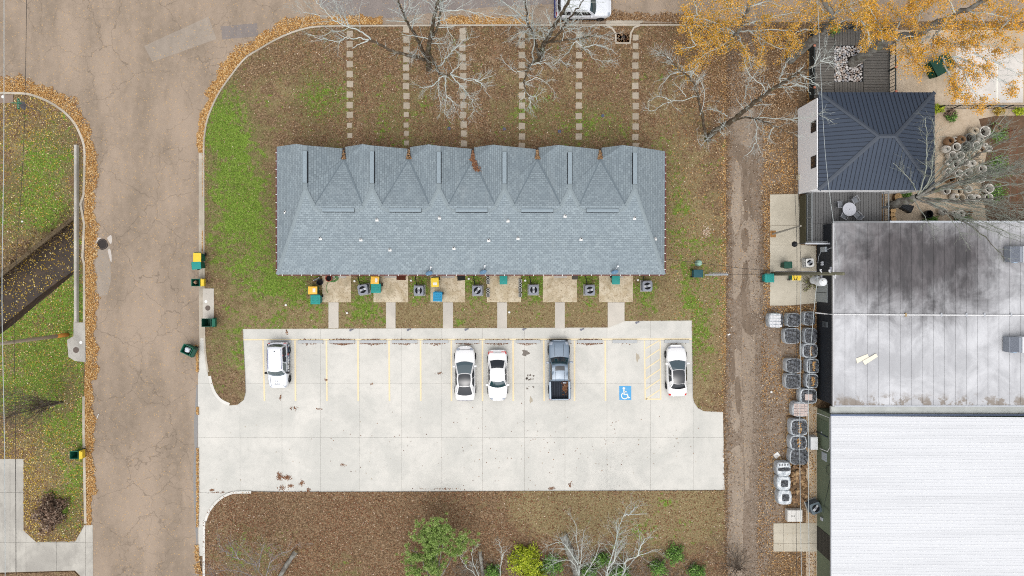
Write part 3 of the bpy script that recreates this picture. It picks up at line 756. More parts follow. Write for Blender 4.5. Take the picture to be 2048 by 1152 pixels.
for i, v in enumerate(VX):
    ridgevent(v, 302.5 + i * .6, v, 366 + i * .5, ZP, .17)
    cap('ridge_cap', [(v, 366, ZP), (v, 378, ZP)], .17, .07, M['ridgecap'])
    cap('ridge_cap', [(v, 291 + i * .5, ZP), (v, 302.5 + i * .6, ZP)], .15, .06, M['ridgecap'])
    if i < 5:
        c = (VX[i] + VX[i + 1]) / 2
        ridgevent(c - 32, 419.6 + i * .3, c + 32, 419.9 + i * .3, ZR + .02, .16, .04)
        cap('ridge_cap', [(c - 32, 419.6, ZR), *lo(i)[::-1]], .17, .06, M['ridgecap']); cap('ridge_cap', [(c + 32, 419.6, ZR), *hi(i + 1)], .17, .06, M['ridgecap'])
cap('hip_cap', [SWc, (VX[0], 378, ZP)], .14, .04, M['ridgecap']); cap('hip_cap', [SEc, (VX[5], 378, ZP)], .14, .04, M['ridgecap'])
# valley outlets with caught leaves
vm = plain('valley_recess_shade', (58, 50, 46), .7, .3, 6)
for i, u in enumerate(UX):
    y = 295 + i * .4
    MB().face(W(u - 4.6, 318, 3.31), W(u + 4.6, 318, 3.31), W(u + 1.6, y, 2.99), W(u - 1.4, y, 2.99)).build('valley_recess_shade', vm, house)  # dark sheet paints the shade of the deep recess at the outlet
    rr = np.random.default_rng(20 + i); n = [60, 70, 260, 110, 110][i]
    t = rr.uniform(0., 1., n) ** 1.5 if i != 2 else rr.uniform(-1.4, .95, n)
    t = np.nan_to_num(t, nan=.2); px = u + (1 - np.clip(t, 0, 1)) * rr.uniform(-5, 5, n) + (np.where(t < 0, -t * 8 + rr.normal(0, 1.6, n), 0) if i == 2 else rr.normal(0, 1, n)); py = 318 - t * 18
    zz = 3.36 - t * .28 + np.where(t < 0, -t * .12, 0)
    pts = np.array([W(a, b, c)[:] for a, b, c in zip(px, py, zz)])
    o = link('valley_leaves', quads_mesh('valley_leaves', pts, .13, rr, M['leaf_litter'] if i != 2 else M['leaf_red']))
    tag(o, ['brown leaves caught in the westernmost roof valley', 'grey-brown leaves caught in the second roof valley from the west', 'long rust-red streak of leaves in the middle roof valley', 'leaves caught in the fourth roof valley from the west', 'leaves caught in the easternmost roof valley'][i], 'leaves', 'leaf litter in the roof valleys', 'stuff')
vs = plain('valley_seam', (122, 135, 143), .9, .12, 5)
for i in range(5):
    for a, b in (((VX[i] + 17, 411.5, ZR + .13), (UX[i], 318, 3.25)), ((VX[i + 1] - 17, 411.5, ZR + .13), (UX[i], 318, 3.25))):
        cap('valley_seam', [a, b], .07, -.012, vs, .012)
# plumbing vents
white = plain('white_metal', (240, 240, 238), .5, .05); dark = plain('dark_hole', (26, 26, 28), .9, .1)
VP = [(571, 424), (754, 439), (879, 435), (641, 476.5), (722, 479), (780, 499), (908, 496), (1016, 441), (977.5, 480), (1036, 476), (1130, 431.5), (1162, 478), (1269, 436), (1310.5, 477)]
def roofz(px, py):
    if px < 590: return ZE + (px - 553.5) / 56.5 * 2.3
    if px > 1300: return ZE + (1330 - px) / 60 * 2.35
    return ZE + (549 - py) / 171 * 2.4
for px, py in VP:
    z = roofz(px, py); p = W(px, py, z); side = px < 590 or px > 1300
    s = .1
    f = MB().box(p.x - .13, p.x + .13, p.y - .16, p.y + .0, z - .04, z + .03)
    vp = f.build('vent_pipe', white, house)
    MB().lathe([(.1, z - .05), (.095, z + .2), (.05, z + .24), (.05, z + .3)], (p.x, p.y + .02), 12).build('collar', white, vp)
    MB().disc((p.x, p.y + .02), .05, z + .302, 10).build('opening', dark, vp)
# gutters with white hangers
gut = plain('maroon_gutter', (110, 66, 62), .6, .15)
def gutter(a, b, n, out):
    A, B = W(*a), W(*b); o = Vector(out); s = MB(); w = .1
    s.face(A, B, B + o * .02 - Vector((0, 0, .1)), A + o * .02 - Vector((0, 0, .1))) if False else None
    z0, z1 = ZE - .13, ZE - .02
    xs_ = sorted((A.x, B.x)); ys_ = sorted((A.y, B.y))
    if abs(o.y) > .5: s.box(xs_[0], xs_[1], min(A.y, A.y + o.y * w) - (0 if o.y > 0 else 0), max(A.y, A.y + o.y * w), z0, z1)
    else: s.box(min(A.x, A.x + o.x * w), max(A.x, A.x + o.x * w), ys_[0], ys_[1], z0, z1)
    g_ = s.build('gutter', gut, house)
    for k in range(n):
        p = A.lerp(B, (k + .5) / n) + o * w * .5
        hx, hy = (.025, .06) if abs(o.y) > .5 else (.06, .025)
        MB().box(p.x - hx, p.x + hx, p.y - hy, p.y + hy, z1 - .01, z1 + .015).build('gutter_hanger', white, g_)
gutter((555, 549.2, ZE), (1328, 549.2, ZE), 40, (0, -1, 0)); gutter((553.4, 297, ZE), (553.9, 547, ZE), 15, (-1, 0, 0)); gutter((1330.2, 306, ZE), (1328.8, 547, ZE), 15, (1, 0, 0))
# brick walls with doors and windows on both long sides
br = NT('brick'); bt = br.n('ShaderNodeTexBrick'); bt.inputs['Scale'].default_value = 4.; bt.inputs['Color1'].default_value = C(134, 76, 62); bt.inputs['Color2'].default_value = C(158, 96, 78); bt.inputs['Mortar'].default_value = C(190, 178, 164)
ax_ = br.n('ShaderNodeSeparateXYZ'); br.l(br.pos(), ax_.inputs[0]); cx_ = br.n('ShaderNodeCombineXYZ'); br.l(br.mth('ADD', ax_.outputs[0], ax_.outputs[1]), cx_.inputs[0]); br.l(ax_.outputs[2], cx_.inputs[1]); br.l(cx_.outputs[0], bt.inputs['Vector']); br.col(bt.outputs['Color']); br.set(.9, .2)
A, B = W(555, 549, ZE), W(1328, 297, ZE)
wx0, wx1, wy0, wy1 = A.x + .45, B.x - .45, A.y + .45, B.y - .35
wl_ = MB().box(wx0, wx1, wy0, wy1, 0, ZE - .1)
for i in range(6):   # gable infill
    b = W(VX[i], 290, ZP); hw_ = 2.4
    wl_.face((b.x - hw_, wy1, ZE - .1), (b.x, wy1, ZP - .25), (b.x + hw_, wy1, ZE - .1))
wl_.build('wall', br.mat, house)
doorm = plain('door_paint', (120, 50, 44), .5, .08); glass = plain('window_glass', (40, 50, 58), .08, .05, spec=.6)
for i in range(6):
    cx = W(682 + i * 113, 0).x
    d_ = MB().box(cx - .5, cx + .5, wy0 - .05, wy0 + .02, .05, 2.15).build('door', doorm, house); MB().box(cx + .36, cx + .42, wy0 - .1, wy0 - .05, 1., 1.06).build('handle', white, d_)
    w_ = MB().box(cx - 2.6, cx - 1.3, wy0 - .04, wy0 + .02, .9, 2.1).build('window', white, house); MB().box(cx - 2.52, cx - 1.38, wy0 - .055, wy0 - .041, .98, 2.02).build('pane', glass, w_)
    gx = W(VX[i], 0, 3.).x
    d_ = MB().box(gx - .5, gx + .5, wy1 - .02, wy1 + .05, .05, 2.15).build('door', doorm, house); MB().box(gx + .36, gx + .42, wy1 + .05, wy1 + .1, 1., 1.06).build('handle', white, d_)
    w_ = MB().box(gx - 2.4, gx - 1.2, wy1 - .02, wy1 + .04, .9, 2.1).build('window', white, house); MB().box(gx - 2.32, gx - 1.28, wy1 + .041, wy1 + .055, .98, 2.02).build('pane', glass, w_)
# satellite dishes on the south eave
dish = plain('dish_blue', (106, 142, 172), .5, .08); dw = plain('dish_white', (236, 238, 240), .5, .05)
def sat(px, py, lab, tilt):
    z = 3.25; p = W(px, py, z)
    t = thing('satellite_dish', lab, 'satellite dish', p, tilt, 'satellite dishes on the shingle roof')
    s = MB(); n = 18
    up = Vector((.25, -.78, .58)).normalized(); u = up.cross(Vector((0, 0, 1))).normalized(); v = up.cross(u)
    for side in (0, 1):
        rings = []
        for k in range(5):
            r = .06 + .055 * k; dep = -.5 * (r * r) * (1 if not side else 1) + side * .025
            rings.append([tuple(-up * dep * 1. + (u * math.cos(2 * math.pi * j / n) * 1.1 + v * math.sin(2 * math.pi * j / n)) * r) for j in range(n)])
        for k in range(4):
            for j in range(n):
                q = [rings[k][j], rings[k][(j + 1) % n], rings[k + 1][(j + 1) % n], rings[k + 1][j]]
                s.face(*q)
        s.face(*rings[0])
    s.build('reflector', dish, t, smooth=True, world=False)
    MB().tube([(0, .05, -.1), (.1, .28, -.02), (.18, .48, .2)], .03, 6).build('feed_arm', dw, t, world=False)
    MB().box(.12, .26, .44, .54, .16, .26).build('receiver', dw, t, world=False)
    MB().tube([(0, 0, 0), (-.02, .12, -.2), (-.02, .2, -.34)], .03, 6).build('mast', dw, t, world=False)
    MB().box(-.12, .1, .1, .3, -.36, -.32).build('foot_plate', dw, t, world=False)
sat(858, 546, 'blue satellite dish on the roof edge above the yellow-lidded bin on the middle patio', 0.)
sat(966, 543.5, 'blue satellite dish on the roof edge above the concrete block rows', .05)
sat(1229.5, 543.5, 'blue satellite dish on the roof edge above the easternmost patio', -.12)

# patios and walks behind the house
PAT = [(644.5, 702), (747, 816), (861, 930), (974, 1042), (1086, 1154), (1198, 1266)]
WALK = [(657, 677), (772, 791), (886, 906), (994.5, 1014), (1110, 1129.5), (1215.5, 1249)]
for i, ((a, b), (c, e)) in enumerate(zip(PAT, WALK)):
    s = tag(MB().prism(WP([(a, 548), (b, 548), (b, 604.5 - .3 * (i > 2)), (a, 604.5 - .3 * (i > 2))], .14), 0, .14).build('patio_slab', M['patio']), kind='structure')
    pts = [(c, 604.8), (e, 604.8), (e, 656.5), (c, 656.5)] if i < 5 else [(c, 604.8), (e, 604.8), (e, 642.6), (c, 655.6)]
    tag(MB().prism(WP(pts, .13), 0, .13).build('walkway', M['walk']), kind='structure')
    if i not in (3,): tag(MB().prism(WP([(a + 22, 549), (a + 48, 549), (a + 48, 556), (a + 22, 556)], .146), .141, .146).build('door_apron', M['old']), kind='structure')
# stepping stones in front
SX = [699.5, 812.5, 926, 1044, 1158, 1271]
SY = [[67.5, 88, 108, 128, 148, 168, 189, 210, 229.5, 250.5, 271], [59, 79, 99, 118, 135, 153, 172, 192, 211, 229, 250, 267, 286], [62, 75, 95, 115, 133, 152, 172, 191, 210, 230, 249, 267, 287], [69, 90, 110, 130, 150, 171, 191, 211, 232, 252, 273, 292], [69, 89, 110, 130, 150, 171, 191, 211, 232, 253, 273], [75, 92, 111, 131, 151, 171.5, 191, 212, 232.5, 253, 274, 292]]
for i in range(6):
    t = tag(bpy.data.objects.new('stepping_stone_path', None), kind='structure'); COL.objects.link(t)
    for k, y in enumerate(SY[i]):
        sz = 6.4 if not (i == 1 and y > 225 or i == 0 and y > 240) else 5.0
        if i == 5 and k < 2: sz = 5.8
        s = MB(); c = W(SX[i] + random.uniform(-.7, .7) + (.12 * (y - 150) / 10 if i == 2 else 0), y, .125); h = sz / PXM
        s.cbox(c.x - h, c.x + h, c.y - h, c.y + h, .08, .125 + random.uniform(-.01, .012), .02); s.rot(random.uniform(-.05, .05) + (.14 if (i, k) == (2, 0) else 0), c)
        s.build('stepping_stone', M['stepstone'], t)
# wheel stops
ws = [(536, 582), (596, 646), (658.5, 709.5), (721, 772), (784.5, 834), (847, 896), (910, 958), (971, 1020), (1032.5, 1080.5), (1094, 1142), (1155.3, 1204.7), (1225, 1274), (1329, 1378)]
wl = ['partly hidden behind the white wagon at the west end', 'with few leaves, right beside the white wagon', 'with a thick leaf drift, third from the west end', 'fourth from the west end of the row', 'fifth from the west end of the row', 'beside the white car with the long glass roof, on its west', 'in front of the white car with the long glass roof', 'behind the white sedan with red tail lights', 'in the empty stall with the oil stain', 'under the nose of the grey pickup truck', 'in the empty stall east of the grey pickup', 'at the head of the accessible stall', 'in front of the white coupe at the east end']
for i, ((a, b), l) in enumerate(zip(ws, wl)):
    A, B = W(a, 686.6 - i * .05, .1), W(b, 680.3 - i * .05, .1); yc = (A.y + B.y) / 2; hy = .145
    t = MB(); n = 12
    prof = [(-hy, .03), (-hy, .12), (-hy * .86, .17), (hy * .86, .17), (hy, .12), (hy, .03)]
    for k, (y, z) in enumerate(prof): t.v += [(A.x, yc + y, z), (B.x, yc + y, z)]
    for k in range(5): t.f.append((2 * k, 2 * k + 1, 2 * k + 3, 2 * k + 2)); t.mi.append(0)
    t.f += [(0, 2, 4, 6, 8, 10), (11, 9, 7, 5, 3, 1)]; t.mi += [0, 0]
    tag(t.build('wheel_stop', plain('stop_concrete', (196, 199, 200), .85, .12, 3, fine=.3)), 'grey concrete wheel stop ' + l, 'wheel stop', 'wheel stops along the parking stalls')
# ---------------------------------------------------------------- vehicles
def carpaint(name, rgb, metal=0.):
    q = NT(name); q.col(C(*rgb)); return q.set(.3, .4, metal, .8)
GL = NT('car_glass'); GL.col(C(30, 36, 44)); GL.set(.04, .6, 0., .0); GL.b.inputs['IOR'].default_value = 1.55
GLT = NT('teal_glass'); GLT.col(C(30, 66, 76)); GLT.set(.05, .6); GLT.b.inputs['IOR'].default_value = 2.2
TY = plain('tyre', (34, 34, 36), .9, .15, 8); RIM = plain('alloy', (168, 172, 176), .35, .1, metal=.7); BLK = plain('trim_black', (30, 32, 36), .5, .1)
RED = plain('tail_lamp', (226, 60, 56), .25, .08); CLR = plain('head_lamp', (176, 184, 196), .12, .1); NAVY = plain('navy_trim', (58, 62, 120), .4, .1)
CW = carpaint('white_paint_car', (252, 252, 252)); CS = carpaint('silver_white', (236, 240, 246)); CB = carpaint('slate_blue', (122, 139, 156), .2)

def bodyloft(st, smooth=True):
    """st: stations (x, halfwidth, z_low, z_top); rounded cross sections"""
    s = MB(); k = 13
    for (x, w, z0, z1) in st:
        h = z1 - z0
        half = [(0, z1 + .03), (.45, z1 + .022), (.78, z1 - .01), (.9, z1 - .06 * h), (.97, z1 - .2 * h), (1., z0 + .5 * h), (.985, z0 + .2 * h), (.93, z0 + .0)]
        ring = [(-a, z) for a, z in reversed(half[1:])] + half
        s.v += [(x, a * w, z) for a, z in ring]
    n = 15
    for i in range(len(st) - 1):
        for j in range(n - 1):
            a = i * n + j; s.f.append((a, a + 1, a + n + 1, a + n)); s.mi.append(0)
    s.f.append(tuple(range(n))); s.f.append(tuple(reversed(range((len(st) - 1) * n, len(st) * n)))); s.mi += [0, 0]
    return s
def lerp(a, b, t): return a + (b - a) * t
def make_car(name, label, loc, rz, L, Wd, paint, st, gh, wheels, roofglass=None, glass=None, extras=None, group=None, rails=None):
    """car points along +x. gh: dict of greenhouse numbers"""
    glass = glass or GL.mat
    t = thing(name, label, 'car', loc, rz, group)
    b = bodyloft(st).build('body', paint, t, smooth=True, world=False)
    g = gh; zb, zr = g['zb'], g['zr']; bw, rw = g['bw'], g['rw']
    x0, x1, x2, x3 = g['ws0'], g['ws1'], g['rw1'], g['rw0']      # windscreen base, windscreen top, rear glass top, rear glass base
    fb, rb = g.get('fbow', .16), g.get('rbow', .1); tw = g.get('taper', .04)
    def wsurf(u, v): # u across 0..1, v up 0..1
        a = 2 * u - 1; y = a * lerp(bw, rw, v)
        return Vector((lerp(x0, x1, v) - (fb * lerp(1, .55, v)) * a * a, y, lerp(zb, zr, v) + .03 * math.sin(math.pi * v) - .035 * v * a * a))
    def rsurf(u, v):
        a = 2 * u - 1; y = a * (lerp(bw - tw, rw - tw * .6, v))
        return Vector((lerp(x3, x2, v) + rb * a * a * lerp(1, .5, v), y, lerp(zb + g.get('deck', 0.), zr, v) + .03 * math.sin(math.pi * v) - .035 * v * a * a))
    def roofs(u, v): # u across, v from front to rear
        f, r = wsurf(u, 1), rsurf(u, 1); p = f.lerp(r, v); p.z += g.get('crown', .05) * math.sin(math.pi * v) ; p.y *= 1 + g.get('bulge', .05) * math.sin(math.pi * v); return p
    def sides(sg):
        def f(u, v): # u front->rear, v up
            a = 1. if sg > 0 else 0.
            p0 = wsurf(a, 0).lerp(rsurf(a, 0), u); p0.y *= 1 + .05 * math.sin(math.pi * u)
            p1 = roofs(a, u); p = p0.lerp(p1, v); p.y += sg * .03 * math.sin(math.pi * v); return p
        return f
    s = MB()
    s.grid(wsurf, 10, 5).grid(lambda u, v: rsurf(1 - u, v), 10, 5).grid(lambda u, v: roofs(u, v), 10, 8).grid(lambda u, v: sides(1)(u, v), 10, 4).grid(lambda u, v: sides(-1)(1 - u, v), 10, 4)
    s.build('cabin', paint, t, smooth=True, world=False, merge=True)
    def patch(nm, fn, u0, u1, v0, v1, out, mat, nu=10, nv=4):
        o = Vector(out)
        return MB().grid(lambda u, v: fn(lerp(u0, u1, u), lerp(v0, v1, v)) + o, nu, nv).build(nm, mat, t, smooth=True, world=False)
    patch('windscreen', wsurf, .045, .955, .04, .95, (.012, 0, .016), GLT.mat)
    patch('rear_window', rsurf, .07, .93, .1, .94, (-.01, 0, .018), glass)
    for sg in (1, -1):
        q = sides(sg)
        for (u0, u1) in g.get('sidewin', [(.06, .46), (.5, .9)]): patch('side_window', q, u0, u1, .14, .86, (0, sg * .014, .008), glass)
    if roofglass: patch('glass_roof', roofs, roofglass[0], roofglass[1], roofglass[2], roofglass[3], (0, 0, .04), glass, 12, 14)
    wr, ww = wheels[2], .2
    for wx in wheels[:2]:
        for sg in (1, -1):
            y = sg * (Wd / 2 - .07); s = MB()
            ty = MB()
            prof = [(.55, -ww / 2), (.93, -ww / 2), (1., -ww / 3), (1., ww / 3), (.93, ww / 2), (.55, ww / 2)]
            n = 18
            for j in range(n):
                a = 2 * math.pi * j / n
                for r, o in prof: ty.v.append((wx + r * wr * math.cos(a), y + o, wr + r * wr * math.sin(a)))
            for j in range(n):
                for i in range(5): ty.f.append((j * 6 + i, ((j + 1) % n) * 6 + i, ((j + 1) % n) * 6 + i + 1, j * 6 + i + 1)); ty.mi.append(0)
            w = ty.build('wheel', TY, t, world=False)
            rm = MB(); yo = y + sg * (ww / 2 - .02)
            for k in range(5):
                a = 2 * math.pi * k / 5
                p = [(wx + math.cos(a + d) * r * wr, yo, wr + math.sin(a + d) * r * wr) for d, r in ((-.5, .12), (-.16, .58), (.16, .58), (.5, .12))]
                rm.face(*p)
            rm.build('rim', RIM, w, world=False); MB().lathe([(.54 * wr, 0), (.6 * wr, 0)], (0, 0), 4) if False else None
    mx = g.get('mirror', x0 - .38)
    for sg in (1, -1):
        m = MB().box(mx - .09, mx + .08, sg * (bw + .05) - .02, sg * (bw + .05) + .02, zb + .04, zb + .1) if False else MB()
        y0, y1 = (bw + .0, bw + g.get('mo', .22)) if sg > 0 else (-bw - g.get('mo', .22), -bw)
        m.cbox(mx - .1, mx + .07, y0, y1, zb + .02, zb + .17, .04).build('mirror', g.get('mirmat', paint), t, world=False)
    if extras: extras(t, wsurf, rsurf, roofs, sides, patch)
    return t
def lampq(t, nm, pts, mat): MB().face(*pts).build(nm, mat, t, world=False)
def body_patch(t, nm, st, x0, x1, a0, a1, mat, out=.01, n=6):
    """a strip lying on the upper body between stations: a = share of half width"""
    def f(u, v):
        x = lerp(x0, x1, u); a = lerp(a0, a1, v)
        i = max(k for k in range(len(st)) if st[k][0] <= x + 1e-6) if st[0][0] <= st[-1][0] else 0
        i = min(i, len(st) - 2); s0, s1 = st[i], st[i + 1]; q = (x - s0[0]) / (s1[0] - s0[0] or 1)
        w = lerp(s0[1], s1[1], q); z1 = lerp(s0[3], s1[3], q); h = z1 - lerp(s0[2], s1[2], q); aa = abs(a)
        tb = [(0, .03), (.45, .022), (.78, -.01), (.9, -.06 * h), (.97, -.2 * h), (1., -.5 * h)]
        for k in range(5):
            if tb[k][0] <= aa <= tb[k + 1][0]: dz = lerp(tb[k][1], tb[k + 1][1], (aa - tb[k][0]) / (tb[k + 1][0] - tb[k][0])); break
        else: dz = -.5 * h
        return Vector((x, a * w * (1 + out / w), z1 + dz + out))
    MB().grid(f, n, 6).build(nm, mat, t, smooth=True, world=False)
def ctr(x0, x1, y0, y1, z=.5): p = W((x0 + x1) / 2, (y0 + y1) / 2, z); return (p.x, p.y, .03)
PI = math.pi

# white car with the long glass roof, nose to the kerb (north)
L = 4.78; st = [(-2.39, .60, .35, .62), (-2.3, .78, .24, .9), (-2.05, .86, .2, 1.0), (-1.4, .92, .2, 1.0), (-.4, .925, .2, .95), (.7, .925, .2, .93), (1.25, .925, .2, .9), (1.75, .89, .2, .82), (2.1, .80, .22, .7), (2.3, .64, .28, .58), (2.39, .42, .34, .5)]
gh = dict(zb=.93, zr=1.4, bw=.83, rw=.58, ws0=1.15, ws1=.1, rw1=-1.0, rw0=-1.95, fbow=.2, rbow=.16, deck=.08, crown=.05, bulge=.1, mirror=.72, sidewin=[(.07, .4), (.43, .8)])
def ex1(t, ws, rs, ro, sd, patch):
    body_patch(t, 'headlamp', st, 2.06, 2.26, .62, .94, CLR); body_patch(t, 'headlamp', st, 2.06, 2.26, -.94, -.62, CLR)
    body_patch(t, 'bonnet_seam', st, 2.1, 2.14, -.8, .8, BLK, .006)
    body_patch(t, 'tail_strip', st, -2.36, -2.3, -.9, .9, NAVY, .012)
make_car('parked_car', 'white car with a long dark glass roof, parked nose-in beside the sedan', ctr(908.5, 952, 690, 803.5), PI / 2 + .01, L, 1.85, CW, st, gh, (1.45, -1.42, .34), (.06, .94, .0, 1.0), None, ex1)

# white sedan with red tail lights, nose out (south)
L2 = 4.5; st2 = [(-2.25, .62, .35, .66), (-2.15, .78, .26, .92), (-1.85, .84, .2, 1.0), (-1.2, .88, .2, .98), (0, .885, .2, .94), (1., .885, .2, .92), (1.5, .86, .2, .86), (1.9, .78, .22, .76), (2.13, .62, .3, .62), (2.25, .4, .36, .52)]
gh2 = dict(zb=.93, zr=1.42, bw=.8, rw=.62, ws0=1.05, ws1=.42, rw1=-.72, rw0=-1.5, fbow=.22, rbow=.14, deck=.05, crown=.05, bulge=.03, mirror=.78, mo=.24, sidewin=[(.08, .46), (.5, .86)])
def ex2(t, ws, rs, ro, sd, patch):
    for sg in (1, -1):
        a = (.45, .97) if sg > 0 else (-.97, -.45); body_patch(t, 'tail_lamp', st2, -2.14, -2.07, a[0], a[1], RED); body_patch(t, 'tail_lamp', st2, -2.07, -1.9, *( (.86, .98) if sg > 0 else (-.98, -.86)), RED)
        body_patch(t, 'headlamp', st2, 1.98, 2.14, *((.6, .95) if sg > 0 else (-.95, -.6)), CLR)
    body_patch(t, 'boot_seam', st2, -2.05, -2.02, -.45, .45, BLK, .006)
    MB().box(-2.27, -2.24, -.26, .26, .62, .72).build('number_plate', CLR, t, world=False)
make_car('parked_car', 'white four-door sedan with red tail lights parked nose-out, third car from the west', ctr(974, 1016.5, 699, 801.5), -PI / 2 + .01, L2, 1.77, CW, st2, gh2, (1.35, -1.35, .32), None, None, ex2)

# white coupe at the east end, nose north
st3 = [(-2.25, .6, .38, .7), (-2.14, .78, .26, .94), (-1.85, .86, .2, 1.0), (-1.3, .895, .2, .99), (0, .9, .2, .95), (1., .9, .2, .92), (1.5, .88, .2, .86), (1.88, .8, .22, .76), (2.12, .64, .3, .62), (2.25, .42, .36, .52)]
gh3 = dict(zb=.94, zr=1.42, bw=.8, rw=.56, ws0=.98, ws1=.18, rw1=-1.05, rw0=-1.62, fbow=.18, rbow=.16, deck=.06, crown=.05, bulge=.05, mirror=.7, mo=.26, sidewin=[(.08, .44), (.47, .78)])
def ex3(t, ws, rs, ro, sd, patch):
    for sg in (1, -1):
        body_patch(t, 'tail_lamp', st3, -2.16, -1.98, *((.74, .98) if sg > 0 else (-.98, -.74)), RED); body_patch(t, 'headlamp', st3, 1.96, 2.12, *((.72, .97) if sg > 0 else (-.97, -.72)), CLR)
    body_patch(t, 'bonnet_seam', st3, 2.04, 2.06, -.7, .7, NAVY, .006)
make_car('parked_car', 'white hatchback with dark glass roof parked alone at the east end of the lot', ctr(1331, 1376, 687, 795.5, .7), PI / 2 + .02, 4.5, 1.8, CW, st3, gh3, (1.38, -1.35, .33), (.05, .95, .0, 1.), None, ex3)

# boxy wrapped wagon, nose south
st4 = [(-2.03, .74, .35, .9), (-1.96, .84, .24, 1.0), (-1.5, .885, .2, 1.02), (0, .89, .2, 1.02), (.9, .89, .2, 1.02), (1.25, .88, .2, .98), (1.65, .83, .22, .93), (1.88, .74, .28, .86), (1.99, .6, .34, .72)]
gh4 = dict(zb=1.0, zr=1.6, bw=.82, rw=.66, ws0=.93, ws1=.45, rw1=-1.72, rw0=-1.93, fbow=.22, rbow=.12, deck=.0, crown=.03, bulge=.0, mirror=.62, mo=.24, mirmat=BLK, sidewin=[(.04, .34)])
wrap = NT('wrap_print'); vw = wrap.obj(); vv = wrap.sep(wrap.vor(wrap.sc(vw, 1., 1., 1.), 3.2, 'F1', 'Color'))
wrap.col(wrap.ramp(vv[0], [(0, C(22, 26, 42)), (.38, C(30, 36, 60)), (.5, C(54, 104, 160)), (.62, C(226, 232, 240)), (.78, C(30, 34, 52)), (.9, C(230, 74, 66))], 'CONSTANT')); wrap.set(.35, .4)
def ex4(t, ws, rs, ro, sd, patch):
    for sg in (1, -1):
        patch('printed_window', sd(sg), .37, .97, .08, .9, (0, sg * .016, .01), wrap.mat)
        patch('roof_rail', ro, *((.93, .965) if sg > 0 else (.035, .07)), .06, .92, (0, 0, .035), NAVY, 2, 8)
        body_patch(t, 'bonnet_seam', st4, 1.0, 1.93, *((.66, .69) if sg > 0 else (-.69, -.66)), BLK, .006)
        body_patch(t, 'headlamp', st4, 1.8, 1.92, *((.76, .97) if sg > 0 else (-.97, -.76)), CLR)
        body_patch(t, 'tail_lamp', st4, -2.0, -1.94, *((.7, .97) if sg > 0 else (-.97, -.7)), RED)
        MB().grid(lambda u, v, sg=sg: Vector((lerp(-1.9, .75, u), sg * (.893 + .01), lerp(.36, .86, v))), 4, 2).build('side_wrap', wrap.mat, t, world=False)
        for k in range(6):                                   # white letters along the flank, too small to read
            x = -.75 + k * .24
            MB().box(x, x + .15, sg * .905 - .002, sg * .905 + .004, .5, .74).build('flank_lettering', CW, t, world=False)
    MB().grid(lambda u, v: Vector((-2.045 - .012 * math.sin(PI * u), lerp(-.7, .7, u), lerp(.45, 1.0, v))), 6, 2).build('rear_wrap', BLK, t, world=False)
    for k in range(3):
        for j in range(3):
            x, y = 1.28 + k * .12, -.17 + j * .17
            MB().disc((x, y), .024 if (k, j) != (1, 1) else .036, 1.012 - (x - 1.25) * .13 + .012, 8).build('bonnet_dot', BLK, t, world=False)
    for k in range(5):
        y = -.2 + k * .1; MB().lathe([(.035, .975), (.048, .976)], (1.62, y), 8).build('bonnet_lettering', BLK, t, world=False)
    MB().cbox(-1.35, -1.28, -.03, .03, 1.6, 1.7, .01).build('roof_aerial', BLK, t, world=False)
make_car('parked_wagon', 'boxy white wagon with dark printed side wrap parked nose-out at the west end', ctr(532, 581, 683, 778, .7), -PI / 2 + .015, 4.05, 1.78, CS, st4, gh4, (1.25, -1.28, .34), None, GLT.mat, ex4)

# silver-white sport utility car at the street kerb, nose east
st5 = [(-2.45, .78, .4, .9), (-2.36, .9, .3, 1.05), (-1.8, .96, .26, 1.12), (0, .965, .26, 1.12), (1.1, .96, .26, 1.12), (1.5, .94, .26, 1.08), (2.0, .9, .28, 1.02), (2.32, .78, .34, .92), (2.45, .6, .4, .76)]
gh5 = dict(zb=1.1, zr=1.72, bw=.88, rw=.72, ws0=1.12, ws1=.5, rw1=-2.05, rw0=-2.3, fbow=.16, rbow=.1, crown=.04, bulge=.02, mirror=.7, sidewin=[(.05, .3), (.34, .62), (.67, .92)])
def ex5(t, ws, rs, ro, sd, patch):
    for sg in (1, -1):
        patch('roof_rail', ro, *((.94, .975) if sg > 0 else (.025, .06)), .06, .92, (0, 0, .05), RIM, 2, 8)
        body_patch(t, 'tail_lamp', st5, -2.42, -2.34, *((.6, .97) if sg > 0 else (-.97, -.6)), RED); body_patch(t, 'headlamp', st5, 2.12, 2.34, *((.66, .97) if sg > 0 else (-.97, -.66)), CLR)
        MB().box(-.2, .0, sg * .968 - .012, sg * .968 + .012, .92, .97).build('door_handle', RIM, t, world=False)
        MB().box(-1.95, 1.6, sg * .955 - .02, sg * .955 + .02, .3, .42).build('sill_cladding', BLK, t, world=False)
    MB().cbox(-2.56, -2.4, -.85, .85, .42, .62, .04).build('rear_bumper', NAVY, t, world=False)
    MB().box(-2.4, -2.36, -.8, .8, 1.1, 1.16).build('tail_band', plain('tail_maroon', (92, 36, 40), .4, .05), t, world=False)
p = W(1167, 13, .9)
make_car('parked_car', 'silver-white sport utility car parked on the street under bare branches', (p.x, p.y, .012), 0., 4.9, 1.93, CS, st5, gh5, (1.52, -1.5, .37), None, None, ex5)

